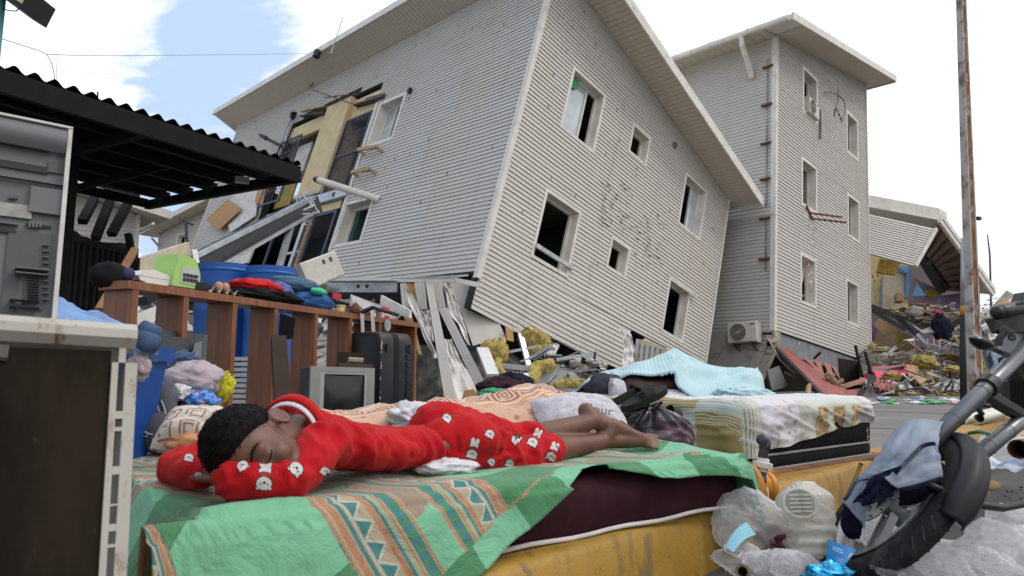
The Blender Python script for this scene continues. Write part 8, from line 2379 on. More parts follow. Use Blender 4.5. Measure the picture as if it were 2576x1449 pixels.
def blanket(u,v):
 r,h=poly(ridge,u),poly(hemn,u)
 if v<.62:
  k=v/.62;p=lerp(h,r,k);p=V(p.x,lerp(h.y,r.y,k),lerp(h.z,r.z,math.sin(k*PI/2)**1.0))
  w=math.sin(u*46+k*5+3*fbm((u*6,k*2,0),1,4))*.5+fbm((u*9,k*4,2),1.2,8,3)
  p+=V(0,-.022,.010)*w*smooth(.0,.2,u)*math.sin(min(1,k*1.2)*PI*.5)*(1-.55*k)
  # diagonal drag folds running from the peak to the feet
  dgl=(u-.5)*9-k*5.0;p+=V(0,-.016,.014)*math.sin(dgl*2.6)*smooth(.48,.6,u)*math.sin(k*PI)
 else:
  k=(v-.62)/.38;b=r+V(-.05,.42,0);b.z=zbed;p=V(lerp(r.x,b.x,k),lerp(r.y,b.y,k),lerp(r.z,b.z,1-math.cos(k*PI/2)))
 p.z=max(p.z,zbed+.004*fbm((u*20,v*9,0),1))
 return p
mb=MB();mb.grid(blanket,170,64,uv=lambda u,v:(u*1.1+.12*v,v*.9))
o=mb.build('blanket',M_BLK2,smooth=True);s_=o.modifiers.new('t','SOLIDIFY');s_.thickness=.012;s_.offset=-1
tag(o,'pale blue ribbed blanket pulled over the sleeper on the second mattress','blanket')
# frayed hem and loose fold
mb=MB();rg=random.Random(6)
for i in range(120):
 u=rg.uniform(.36,.52);p=blanket(u,0.0);mb.tube([p,p+V(rg.uniform(-.006,.006),-.004,-rg.uniform(.006,.02))],.0018,4)
o2=mb.build('fringe',M_BLK2,o);tag(o2,kind='stuff')
mb=MB();c=P(1870,992,4.02)
mb.ball(c,(V(.16,.06,0),V(-.03,.09,0),V(0,0,.05)),50,30,fn=lambda q:.5*(fbm(q,1.5,7,3)*.6+.28*(1-abs(fbm(q,2.1,3,3))*2.6)));mb.build('bunched_fold',M_BLK2,o,smooth=True)
mb=MB();c=P(1905,940,4.72);mb.grid(lambda u,v:lerp(lerp(P(1845,927,4.66),P(1905,926,4.75),u),lerp(P(1850,950,4.6),P(1924,985,4.62),u),v)+V(.02*math.sin(u*3),-.03*math.sin(u*PI)*math.sin(v*PI),.012*math.sin(u*7+v*3)),20,14);mb.build('turned_corner',mat('pale_blue_plain',(.42,.54,.66),.9,sheen=.2),o,smooth=True)
# pillows of the second sleeper
pg=P(1528,972,4.12)
lump('cushion',pg,(.13,.09,.075),mat('charcoal_cotton',(.045,.045,.055),.9,var=.15),41,'charcoal cushion end left of the sleeper\'s hand','cushion',amp=.22,freq=1.2,nu=40,nv=26)
pw=pillow('pillow',P(1553,980,4.06),V(.058,.02,-.01),V(.0,.04,.045),V(.0,-.05,.045),M_FLOR,'pale pillow with grey lettering beside the charcoal cushion',9,uvs=(1.4,1))
tx_,ty_,tz_=ortho(V(.0,-.9,.45),V(.15,.45,.9))
text_mesh('CARTE POSTALE',.030,'pillow_word',mat('grey_ink','aaaaaa'),frame(P(1540,978,3.98),tx_,ty_,tz_),pw)
pillow('pillow',P(1680,998,4.06),V(.19,.05,.0),V(-.02,.08,.02),V(.0,-.03,.034),M_FLOR,'long pale floral pillow in front of the sleeper\'s black shirt',12,uvs=(2.4,1))
# ------------------------------------------------------------------ bag with slippers
def mk_bagblk():
 m,b=newmat('thin_purple_black_plastic');n=enoise(5,4);s=enoise(14,3,.5,stretch=(1,1,.25))
 c=emix(ramp01(n,.4,.62),(.020,.018,.024),(.085,.045,.068));c=emix(ramp01(enoise(3,3),.60,.70)*.6,c,(.02,.13,.12));b.inputs['Roughness'].default_value=.26
 m.node_tree.links.new(c,b.inputs['Base Color']);set_bump(m,b,s,.9,.012);b.inputs['Specular IOR Level'].default_value=.6;return m
M_BAGB=mk_bagblk()
bag=thing('plastic_bag','knotted purple black plastic bag full of things between the two mattresses','plastic bag',P(1640,1115,2.95))
bc=P(1640,1075,2.98)
mb=MB();knot=P(1634,1022,2.93)
def bagf(u,v):
 th=2*PI*u;k=v
 r=.155*math.sin(min(1,k*1.05)*PI*.80)**.55+.004
 z=lerp(knot.z,bc.z-.115,k**.9);c=lerp(V(knot.x,knot.y,0),V(bc.x,bc.y,0),smooth(0,.5,k))
 pl=(1-smooth(.0,.55,k));r*=1+.22*pl*math.sin(th*13+2*math.sin(k*5))+.10*fbm((math.cos(th)*1.5,math.sin(th)*1.5,k*2.5),1.3,5,4)
 return c+V(math.cos(th)*r*1.12,math.sin(th)*r*.85,z)
mb.grid(bagf,110,50);mb.build('bag_body',M_BAGB,bag,smooth=True)
mb=MB()
for a in(-2.4,-.6,.9,2.2):mb.grid(lambda u,v:knot+V(math.cos(a)*.05*u+.012*math.sin(v*6),math.sin(a)*.03*u,.02*u+.012*math.sin(v*9+a)-.01)+V(-math.sin(a),math.cos(a),0)*(v-.5)*.07*u,6,10)
mb.build('knot_ears',M_BAGB,bag,smooth=True)
M_RUB=mat('dark_olive_rubber',(.020,.021,.019),.6,var=.2)
def slipper(name,label,p,d,n,s=1.0):
 d=d.normalized();n=(n-d*n.dot(d)).normalized();x=d.cross(n)
 t=thing(name,label,'slipper',p,'pair of dark rubber slippers')
 mb=MB();N=26
 out=[]
 for i in range(N):
  q=2*PI*i/N;l=math.cos(q)*.12*s;w=math.sin(q)*(.044+.008*math.cos(q))*s;out.append(p+d*l+x*w)
 mb.prism([o-n*.014*s for o in out],n*.028*s);mb.build('sole',M_RUB,t)
 mb=MB();mb.grid(lambda u,v:p+d*(.015+.05*(v-.5))*s+x*math.cos(PI*u)*.046*s+n*(.014+math.sin(PI*u)*.04)*s,14,4);q=[z+n*.004 for z in mb.v];k=MB();k.add(mb.v,mb.f);k.add(q,[f[::-1]for f in mb.f]);k.build('strap',M_RUB,t,smooth=True)
 return t
slipper('slipper','dark slipper balanced on the knot of the purple bag',P(1620,1003,2.90),V(.80,.22,.34),V(-.35,-.35,.9),.95)
slipper('slipper','dark slipper wedged behind the purple bag on its right',P(1680,1050,3.1),V(.75,.25,-.35),V(.25,-.5,.8),1.0)
mb=MB();mb.cbox(P(1570,1000,2.95),V(.10,.02,.05),V(0,.03,0),V(-.012,0,.03));tag(mb.build('dark_strap',M_RUB),'dark rubber strap left of the upper slipper','strap')
# ================================================================== orange pump on the kerb
M_ORG=mat('orange_plastic',(.50,.20,.012),.45,var=.1,scale=6,dirt=((.2,.12,.04),.5,14,.55))
pu=thing('water_pump','orange plastic pump casing with pale vanes and a pipe stub on the kerb','pump',P(1878,1245,2.62))
pc_=P(1862,1218,2.60);pax=V(-.62,-.70,.30).normalized()
mb=MB();mb.lathe(pc_,pax,[(.055,-.10),(.062,-.06),(.075,-.05),(.085,-.01),(.088,.0),(.088,.025),(.074,.03),(.070,.0),(.05,-.03),(.001,-.035)],36);mb.build('volute',M_ORG,pu,smooth=True,sharp=40)
mb=MB();mb.tube([pc_+pax*.03+ortho(pax,V(0,0,1))[0]*math.cos(q)*.082+ortho(pax,V(0,0,1))[1]*math.sin(q)*.082 for q in[2*PI*i/40 for i in range(41)]],.009,8,caps=False);mb.build('ring',M_ORG,pu,smooth=True)
xx,yy,zz=ortho(pax,V(0,0,1))
mb=MB();mb.lathe(pc_+pax*.006,pax,[(.068,0),(.001,.004)],30);mb.build('back_disc',mat('pale_tan_plastic',(.40,.32,.2),.6),pu)
for k in range(9):
 q=2*PI*k/9;mb=MB();mb.bar(pc_+pax*.018+(xx*math.cos(q)+yy*math.sin(q))*.018,pc_+pax*.016+(xx*math.cos(q+.35)+yy*math.sin(q+.35))*.070,.005,.022,pax);mb.build('vane',M_TRIM,pu)
b0=pc_-pax*.02
mb=MB();mb.lathe(P(1895,1222,2.66),V(.8,.35,-.12),[(.060,-.06),(.06,.0),(.052,.005),(.052,.045),(.058,.05),(.058,.07),(.03,.075),(.03,.06),(.001,.06)],30);mb.build('motor_cup',M_ORG,pu,smooth=True,sharp=40)
mb=MB();mb.cbox(P(1900,1196,2.72),V(.16,.10,0),V(-.03,.05,0),V(0,0,.03));mb.build('mount_bracket',M_ORG,pu)
mb=MB();mb.cbox(P(1860,1262,2.55),V(.12,.05,0),V(-.02,.05,0),V(0,0,.012));mb.cbox(P(1905,1250,2.62),V(.05,.02,0),V(-.02,.05,0),V(0,0,.04));mb.build('foot',M_ORG,pu)
M_PVC=mat('grey_pvc',(.045,.052,.060),.4,dirt=((.2,.19,.18),.5,20,.56))
mb=MB();mb.tube([P(1908,1222,2.62),P(1914,1208,2.62),P(1917,1196,2.62)],[.021,.021,.019],14);mb.tube([P(1915,1205,2.62),P(1917,1183,2.62)],.017,14)
mb.build('lower_elbow',M_PVC,pu,smooth=True)
mb=MB();mb.tube([P(1917,1157,2.62),P(1923,1128,2.62),P(1924,1120,2.62)],.018,14);mb.tube([P(1923,1130,2.62),P(1925,1116,2.62),P(1921,1108,2.62),P(1915,1107,2.60)],[.021,.022,.022,.020],14);mb.build('upper_elbow',M_PVC,pu,smooth=True)
mb=MB();ax_=P(1920,1150,2.62)-P(1915,1190,2.62);mb.lathe(P(1916,1186,2.62),ax_,[(.001,0),(.022,0),(.022,.015),(.036,.016),(.037,.034),(.024,.036),(.022,.05),(.001,.05)],10);mb.build('union_nut',M_TRIM,pu)
# ================================================================== litter on the road
def mk_clear(name,tint=(.90,.91,.93),a=.22,rough=.16,k=.55,tl_=.6):
 m,b=newmat(name);nt=m.node_tree
 b.inputs['Base Color'].default_value=(*tint,1);b.inputs['Roughness'].default_value=rough;b.inputs['Specular IOR Level'].default_value=.8
 tr=nt.nodes.new('ShaderNodeBsdfTransparent');mx=nt.nodes.new('ShaderNodeMixShader');lw=nt.nodes.new('ShaderNodeLayerWeight');lw.inputs[0].default_value=.5
 tl=nt.nodes.new('ShaderNodeBsdfTranslucent');tl.inputs[0].default_value=(*tint,1);m2_=nt.nodes.new('ShaderNodeMixShader');m2_.inputs[0].default_value=tl_
 nt.links.new(b.outputs[0],m2_.inputs[1]);nt.links.new(tl.outputs[0],m2_.inputs[2])
 n=enoise(13,3,.5,dist=1.6);cr=ramp01((n-.5).abs(),.05,.0)
 f=E(lw.outputs['Facing']);f=f*f*k+a+cr*.12
 nt.links.new(f.k,mx.inputs[0]);nt.links.new(tr.outputs[0],mx.inputs[1]);nt.links.new(m2_.outputs[0],mx.inputs[2])
 nt.links.new(mx.outputs[0],nt.nodes['Material Output'].inputs[0])
 bp=nt.nodes.new('ShaderNodeBump');bp.inputs['Strength'].default_value=.9;bp.inputs['Distance'].default_value=.02
 nt.links.new(n.k,bp.inputs['Height']);nt.links.new(bp.outputs[0],b.inputs['Normal']);return m
M_CLR=mk_clear('clear_film');M_CLR2=mk_clear('milky_film',(.88,.89,.91),.42,.22)
G7='crumpled plastic bags on the road by the kerb'
def pbag(px,py,d,rx,ry,rz,seed,label,m=None,amp=.42,nu=72,nv=48,rot=0,sharp=True):
 c=P(px,py,d);mb=MB();R=Matrix.Rotation(rot,3,'Y')
 rgb=random.Random(seed);pl=[(V(rgb.gauss(0,1),rgb.gauss(0,1),rgb.gauss(0,1)).normalized(),rgb.uniform(.55,.95))for _ in range(26)]
 def fn(q):
  # crumpled film: flats cut by many planes, with sharp ridges between
  m=min(h/max(.05,q.dot(d))if q.dot(d)>.05 else 9 for d,h in pl);m=min(m,1.25)
  s1=math.sin(q.dot(pl[0][0])*16+5*nz(q,2,seed));return(m-1)*.9+.05*(1-abs(s1))**2+.10*fbm(q,2.2,seed,3)
 c.z=max(c.z,rz*.62)
 mb.ball(c,(R @ V(rx,0,0),V(0,ry,0),R @ V(0,0,rz)),nu,nv,fn=fn)
 for i,v in enumerate(mb.v):
  if v.z<.006:v.z=.006
 return tag(mb.build('plastic_bag',m or M_CLR,smooth=True),label,'plastic bag',G7)
pbag(1903,1325,2.40,.12,.08,.125,1,'upright milky plastic bag leaning on the kerb below the orange pump',M_CLR2)
pbag(1835,1320,2.45,.06,.06,.07,2,'small clear bag with pink print against the kerb',M_CLR)
pbag(1935,1425,2.12,.10,.09,.065,3,'clear plastic tub-like bag at the bottom edge beside the brass pipe',M_CLR)
pbag(1860,1405,2.2,.10,.09,.06,4,'flat clear bag left of the brass pipe',M_CLR)
pbag(2005,1418,2.12,.10,.07,.05,5,'long clear bag in front of the jug',M_CLR,rot=.35)
pbag(2240,1380,2.55,.14,.12,.12,6,'clear bag seen through the motorcycle wheel',M_CLR)
pbag(2190,1345,2.8,.12,.1,.12,16,'white bag behind the motorcycle wheel',M_CLR2)
pbag(2420,1405,2.25,.19,.14,.075,7,'large milky bag right of the motorcycle tyre',M_CLR2)
pbag(2545,1395,2.1,.17,.16,.12,8,'milky bag in the bottom right corner',M_CLR2)
pbag(2545,1320,2.30,.11,.10,.10,9,'tall milky bag at the right edge under the brake hose',M_CLR2)
pbag(2330,1430,2.05,.16,.12,.07,10,'clear crumpled bag at the foot of the tyre',M_CLR)
pbag(2480,1440,2.0,.14,.12,.08,11,'clear crumpled film at the bottom edge below the fender',M_CLR)
pbag(2520,1125,4.2,.20,.14,.10,12,'milky film heap under the pipes by the far kerb',M_CLR2)
pbag(2560,1140,4.0,.16,.12,.10,13,'film and white scraps at the right edge beyond the fork',M_CLR2)
# translucent jug lying with its opening to the kerb
jug=thing('plastic_jug','big translucent plastic jug with the side cut open, leaning on the kerb','jug',P(2025,1370,2.45))
M_JUG=mk_clear('milky_jug_plastic',(.78,.77,.71),.66,.3,.3,.45)
jc=P(2027,1303,2.42);jx,jz=V(.92,.35,-.08).normalized(),V(.10,.28,.95).normalized();jy=jz.cross(jx)
mb=MB()
def jugp(u,v):
 th=2*PI*u;h=v
 sx=lerp(1.0,.92,h);r=.100*(1-.5*smooth(.72,1.0,h)**2*1.2)*smooth(-.08,.06,h)**.5
 e=.75;f=lambda w:(abs(w)**e)*(1 if w>0 else-1)
 rib=.004*math.sin(h*40)*smooth(.0,.2,h)*smooth(.6,.4,h)
 return jc+jx*f(math.cos(th))*(r+rib)*1.0+jy*f(math.sin(th))*(r*.72+rib)+jz*(h*.25-.13)
mb.grid(jugp,56,40);mb.add([jugp(i/56,1.0)for i in range(56)],[tuple(range(56))]);mb.add([jugp(i/56,0.0)for i in range(56)],[tuple(range(56))[::-1]]);mb.build('shell',M_JUG,jug,smooth=True,sharp=60)
mb=MB();oc=P(2014,1266,2.335);ox,oy,oz=ortho(V(-.12,-.95,.30),V(1,0,0))
mb.tube([oc+ox*math.cos(q)*.055+oy*math.sin(q)*.046 for q in[2*PI*i/40 for i in range(41)]],.005,6,caps=False);mb.build('cut_rim',M_JUG,jug,smooth=True)
mb=MB();mb.lathe(oc+oz*-.004,oz,[(.046,0),(.001,.0)],30);mb.build('inside',mat('jug_inside',(.33,.32,.27),.35,var=.2,scale=12),jug)
for k in range(5):mb=MB();mb.bar(oc+ox*-.036+oy*(.026-k*.013)+oz*.002,oc+ox*.036+oy*(.026-k*.013)+oz*.002,.006,.004,oz);mb.build('inner_rib',M_JUG,jug)
# surgical mask, flyer, wrapper, pipe, scraps
mk=thing('face_mask','pale blue pleated face mask lying on the plastic by the kerb','mask',P(1850,1370,2.25))
a_,b_,c_,d_2=P(1878,1312,2.28),P(1902,1345,2.24),P(1845,1390,2.12),P(1822,1372,2.16)
M_MASK=mat('mask_blue',(.27,.52,.62),.8,var=.06)
mb=MB();mb.grid(lambda u,v:lerp(lerp(a_,b_,v),lerp(d_2,c_,v),u)+V(0,-.006*(((v*5)%1.0)-.5),.006*(((v*5)%1.0)-.5)+.012*math.sin(u*PI)),16,30);mb.build('mask_cloth',M_MASK,mk,smooth=True)
mb=MB();e0=lerp(d_2,c_,.5);mb.tube([d_2,e0+V(-.02,-.03,.0),e0+V(.01,-.06,-.01),e0+V(.03,-.03,0),c_],.0016,5);mb.build('ear_loop',M_WHC,mk,smooth=True)
fly=thing('flyer','bright blue printed leaflet with white text and a barcode leaning on the tyre','leaflet',P(2100,1420,2.1))
fa,fb,fc,fd=P(2085,1357,2.10),P(2154,1383,2.02),P(2118,1432,1.96),P(2076,1430,2.05)
M_FLY=mat('leaflet_blue',(.012,.22,.52),.4,var=.05)
mb=MB();mb.grid(lambda u,v:lerp(lerp(fa,fb,u),lerp(fd,fc,u),v)+V(0,-.02*math.sin(u*PI),0),10,8);q=[p+V(0,.002,0)for p in mb.v];k=MB();k.add(mb.v,mb.f);k.add(q,[f[::-1]for f in mb.f]);k.build('sheet',M_FLY,fly,smooth=True)
def onf(u,v,o=-.004):return lerp(lerp(fa,fb,u),lerp(fd,fc,u),v)+V(0,-.02*math.sin(u*PI)+o,0)
M_WP=mat('print_white_ink',(.65,.66,.68),.6)
for(v0,u0,n_,h)in((.16,.12,7,.075),(.26,.12,8,.045),(.52,.30,8,.03),(.60,.30,7,.03)):
 mb=MB();rg=random.Random(int(v0*100))
 for i in range(n_):
  w=.035;u=u0+i*.046
  mb.add([onf(u,v0),onf(u+w*rg.uniform(.5,.9),v0),onf(u+w*rg.uniform(.4,.9),v0+h),onf(u,v0+h)],[(0,1,2,3),(3,2,1,0)])
 tag(mb.build('printed_line',M_WP,fly),kind='stuff')
mb=MB();mb.add([onf(.76,.20),onf(.94,.20),onf(.94,.38),onf(.76,.38)],[(0,1,2,3),(3,2,1,0)]);mb.build('barcode_patch',M_WP,fly)
mb=MB()
for i in range(8):u=.775+i*.019;w=.004+.005*(i%3==0);mb.add([onf(u,.22,-.0055),onf(u+w,.22,-.0055),onf(u+w,.36,-.0055),onf(u,.36,-.0055)],[(0,1,2,3),(3,2,1,0)])
tag(mb.build('barcode',M_BLACK,fly),kind='stuff')
mb=MB();mb.ball(P(2085,1442,1.95),(.06,.03,.03),22,14,fn=lambda d:.5*fbm(d,2,3));tag(mb.build('snack_wrapper',mat('wrapper_blue',(.02,.30,.58),.25,.3,var=.7,scale=40)),'shiny blue and white snack wrapper at the bottom edge','wrapper')
lump('paper_scrap',P(2095,1325,2.75),(.05,.04,.03),mat('cyan_plastic',(.03,.38,.55),.4),43,'cyan packet scrap between the jug and the tyre','packet',amp=.5)
lump('maroon_scrap',P(1955,1350,2.40),(.07,.04,.035),mat('maroon_cloth',(.10,.012,.02),.8),44,'maroon scrap showing between the milky bag and the jug','scrap',amp=.4)
bp2=thing('brass_pipe','short brass pipe stub on the road among the clear bags','pipe',P(1878,1440,2.1))
p0,p1=P(1868,1438,2.07),P(1892,1402,2.25);p0.z=max(.022,p0.z);p1.z=.024
mb=MB();mb.lathe(p0,p1-p0,[(.012,.03),(.014,.0),(.021,.0),(.022,.03),(.018,.032),(.018,.2),(.001,.2)],18);mb.build('tube',mat('old_brass',(.20,.15,.08),.45,.6,var=.3),bp2,smooth=True,sharp=40)
mb=MB();q=[P(1873,1228,2.5)+V(.02,.1,0),P(1888,1262,2.55),P(1895,1282,2.5),P(1900,1290,2.45)];
mb.tube([P(1928,1226,2.62),P(1934,1262,2.6),P(1946,1285,2.55),P(1962,1298,2.5)],[.006,.003,.002,.004],6);tag(mb.build('white_strip',M_WHC),'thin white strip hanging from the kerb right of the pump','strip')
# long pipes and bits by the far kerb
def tubeopen(nm,label,a,b,r,m,cat='pipe',group=None):
 A,B=P(*a),P(*b);t=thing(nm,label,cat,lerp(A,B,.5),group);L=(B-A).length
 mb=MB();mb.lathe(A,B-A,[(r*.88,.25),(r*.88,0),(r,0),(r,L),(.001,L)],24);mb.build('tube',m,t,smooth=True,sharp=40)
 mb=MB();mb.lathe(A+(B-A).normalized()*.2,A-B,[(r*.87,0),(.001,0)],16);mb.build('bore',M_BLACK,t);return t
M_PVCW=mat('cream_pvc',(.55,.52,.45),.35,var=.08,dirt=((.3,.24,.16),.4,6,.55))
tubeopen('drain_pipe','cream drain pipe with its open end to us on the pavement, right one of two',(2463,1053,6.4),(2548,1031,7.6),.046,M_PVCW,'pipe','cream drain pipes by the lamp post')
tubeopen('drain_pipe','cream drain pipe lying behind the other, nearer the lamp post',(2416,1060,6.5),(2520,1030,7.9),.046,M_PVCW,'pipe','cream drain pipes by the lamp post')
tubeopen('pipe_stub','wide rusty pipe stub at the right edge beyond the fork',(2562,1130,3.6),(2620,1122,3.9),.05,M_RUST)
mb=MB();mb.prism([P(2552,1052,5.4),P(2600,1035,5.6),P(2600,1072,5.2),P(2560,1078,5.1)],V(0,.03,.02));tag(mb.build('wood_board',mat('orange_wood',(.36,.15,.055),.7,var=.2)),'orange wooden board at the right edge by the far kerb','board')
mb=MB();mb.prism([P(2520,1082,4.8),P(2600,1062,5.0),P(2600,1090,4.7),P(2545,1100,4.5)],V(0,.02,.01));tag(mb.build('wood_board',M_WOODLT),'pale wooden board under the orange one by the far kerb','board')
def mk_banner():
 m,b=newmat('blue_white_print');n=enoise(6,4);x,y,z=exyz(ecoord('Object'));c=emix(ramp01(n,.42,.58),(.08,.20,.44),(.55,.58,.62));m.node_tree.links.new(c,b.inputs['Base Color']);b.inputs['Roughness'].default_value=.3;return m
mb=MB();bo_=[P(2478,1160,3.6),P(2590,1170,3.4),P(2590,1196,3.15),P(2482,1180,3.4)]
mb.grid(lambda u,v:lerp(lerp(bo_[0],bo_[1],u),lerp(bo_[3],bo_[2],u),v)+V(0,0,.015+.012*math.sin(u*12+v*3)),24,8);tag(mb.build('printed_banner',mk_banner(),smooth=True),'creased blue and white printed sheet on the road right of the fender','banner')
lump('bread_roll',P(2484,1221,3.0),(.055,.03,.022),mat('bread_crust',(.40,.27,.13),.8),45,'pale bread roll on the road right of the fender','bread',amp=.15)
mb=MB();mb.tube([P(2437,1090,4.3),P(2465,1086,4.3),P(2500,1096,4.1),P(2520,1108,4.0)],.011,8);tag(mb.build('green_hose',mat('hose_green',(.012,.11,.05),.4),smooth=True),'thin green hose crossing the far kerb behind the fork','hose')
mb=MB();mb.bbar(P(2375,1072,5.2),P(2404,1067,5.4),.05,.015,.005);tag(mb.build('black_stick',M_BLACK),'small black stick on the pavement left of the pipes','stick')
lump('green_tag',P(2562,1012,3.2),(.03,.02,.02),mat('bright_green',(.04,.42,.06),.5),46,'bright green tie on the cables under the headlight','tie',amp=.5)
# gravel and grit on the road
rg=random.Random(17);mb=MB()
for i in range(700):
 px,py=rg.uniform(1750,2600),rg.uniform(1180,1460);p=Z(px,py,0.0)
 if(p-CURB_O).dot(CURB_N)<.06:continue
 s=rg.uniform(.002,.008);mb.ball(p+V(0,0,s*.5),s,5,3,rg.randrange(3),fn=lambda d:nz(d,2,i)*.4)
tag(mb.build('gravel',[mat('grit_dark',(.04,.038,.035),.9),mat('grit_mid',(.12,.11,.10),.9),mat('grit_pale',(.25,.23,.2),.9)]),kind='stuff')
# ================================================================== motorcycle (front end in view)
mo=thing('motorcycle','black motorcycle leaning over at the right, only its front wheel, fork and handlebar in view','motorcycle',P(2200,1445,2.2))
WN=V(-.732,.104,.673).normalized();WC=V(1.186,2.243,.252)-WN*.034
wx_,wy_,_=ortho(WN,V(.55,.75,.1))
R0,RW=.298,.036
M_TYRE=mat('tyre_rubber',(.022,.022,.023),.72,var=.25,scale=20,dirt=((.085,.075,.065),.6,10,.5))
M_ALLOY=mat('dark_alloy',(.24,.24,.245),.4,.6,var=.2,dirt=((.09,.075,.06),.6,16,.52))
mb=MB();n=96;prof=[]
for i in range(15):
 q=PI*(-.62+1.24*i/14);prof.append((R0-.046+.046*math.cos(q),RW*math.sin(q)*1.02))
def ringmesh(prof,n,closed=True):
 mb=MB();k=len(prof)
 for(r,h)in prof:
  for j in range(n):q=2*PI*j/n;mb.v.append(WC+(wx_*math.cos(q)+wy_*math.sin(q))*r+WN*h)
 for i in range(k if closed else k-1):
  for j in range(n):a=i*n+j;b=i*n+(j+1)%n;i2=(i+1)%k;mb.f.append((a,b,i2*n+(j+1)%n,i2*n+j));mb.mi.append(0)
 return mb
ty_o=ringmesh(prof,n).build('tyre',M_TYRE,mo,smooth=True,sharp=60)
mb=MB()
for j in range(46):
 q=2*PI*j/46
 for s in(1,-1):
  A=WC+(wx_*math.cos(q)+wy_*math.sin(q))*(R0+.0005)+WN*.006*s;B=WC+(wx_*math.cos(q+.09)+wy_*math.sin(q+.09))*(R0-.014)+WN*.029*s
  mb.bar(A,B,.004,.003,(A-WC))
o=mb.build('tread_groove',M_BLACK,ty_o);tag(o,kind='stuff')
rim=ringmesh([(.218,.034),(.205,.036),(.198,.028),(.192,.012),(.192,-.012),(.198,-.028),(.205,-.036),(.218,-.034),(.210,-.020),(.208,.02)],n).build('rim',M_ALLOY,mo,smooth=True,sharp=45)
sq_=on_plane(2192,1392,WC,WN)-WC;sq0=math.atan2(sq_.dot(wy_),sq_.dot(wx_))
for k in range(3):
 q=2*PI*k/3+sq0;d=wx_*math.cos(q)+wy_*math.sin(q);tg=WN.cross(d)
 for s in(-1,1):
  mb=MB();mb.prism([WC+d*.03+tg*(.014*s)+WN*.014,WC+d*.03+tg*(.022*s+.004)+WN*.014,WC+d*.198+tg*(.020*s+.006*s)+WN*.012,WC+d*.198+tg*(.012*s)+WN*.012],WN*-.026);mb.build('spoke',M_ALLOY,mo)
mb=MB();mb.lathe(WC-WN*.045,WN,[(.001,0),(.034,0),(.036,.01),(.03,.02),(.03,.07),(.036,.08),(.034,.09),(.001,.09)],28);mb.build('hub',M_ALLOY,mo,smooth=True,sharp=40)
M_DISC=mat('brake_steel',(.30,.28,.26),.4,.8,var=.2,dirt=((.16,.1,.06),.5,12,.55))
mb=MB();mb.lathe(WC+WN*.050,WN,[(.060,0),(.060,.004),(.098,.004),(.098,0),(.060,0)],48);dsk=mb.build('brake_disc',M_DISC,mo,sharp=30)
for k in range(12):
 q=2*PI*k/12;c=WC+WN*.0545+(wx_*math.cos(q)+wy_*math.sin(q))*.080;d=(c-WC).normalized();mb=MB();mb.cbox(c,d*.020,WN.cross(d)*.007,WN*.0015);mb.build('disc_slot',M_BLACK,mo)
mb=MB()
for k in range(5):q=2*PI*k/5;mb.bar(WC+WN*.051,WC+WN*.051+(wx_*math.cos(q)+wy_*math.sin(q))*.064,.014,.005,WN)
mb.build('disc_carrier',M_ALLOY,mo)
# fork: two legs parallel, perpendicular to the axle
FD=(P(2600,862,2.55)-P(2350,1090,2.20));FD=(FD-WN*FD.dot(WN)).normalized()
M_FORK=mat('fork_grey',(.17,.175,.185),.35,.55,var=.1,scale=5,dirt=((.1,.09,.085),.4,12,.55))
legs=[]
for(a,b,nm)in(((2345,1108,2.16),(2620,838,2.50),'l'),((2452,1152,2.30),(2640,1000,2.60),'r')):
 A,B=P(*a),P(*b);d=(B-A).normalized();legs.append((A,B,d))
 mb=MB();mb.tube([A,B],.026,18);mb.build('fork_tube',M_FORK,mo,smooth=True)
 mb=MB()
 for t in(.16,.40):c=lerp(A,B,t);mb=MB();mb.lathe(c,d,[(.0262,0),(.0275,.003),(.0262,.006)],18);mb.build('tube_band',M_DKGREY,mo,smooth=True)
A,B,d=legs[0]
ax_l=WC+WN*.075
mb=MB();mb.tube([A-d*.02,lerp(A,ax_l,.4),ax_l],[.030,.028,.022],14);mb.build('fork_slider',M_BLACK,mo,smooth=True)
mb=MB();mb.ball(lerp(A,ax_l,.72)+V(0,-.02,.01),(V(.045,0,0),V(0,.03,0),V(0,0,.045)),12,8,fn=lambda q:.2*nz(q,2,3));mb.lathe(ax_l,WN,[(.001,.03),(.02,.028),(.02,-.01)],14);mb.build('brake_caliper',M_BLACK,mo)
A2_,B2b,d2_=legs[1]
mb=MB();mb.tube([A2_,WC-WN*.07],[.028,.022],12);mb.build('fork_slider',M_BLACK,mo,smooth=True)
# fork clamp with reflector bracket
mb=MB();c0=P(2462,984,2.30);c1=P(2560,1040,2.48);mb.bbar(c0,c1,.05,.045,.012);mb.lathe(lerp(legs[0][0],legs[0][1],.47),legs[0][2],[(.027,-.02),(.036,-.018),(.036,.022),(.027,.024)],18);mb.build('fork_clamp',M_BLACK,mo)
mb=MB();mb.tube([P(2478,1000,2.28),P(2470,1018,2.27),P(2462,1030,2.27),P(2472,1044,2.27)],.009,6);mb.tube([P(2470,1018,2.27),P(2488,1022,2.28)],.008,6);mb.build('cable_guide',M_BLACK,mo)
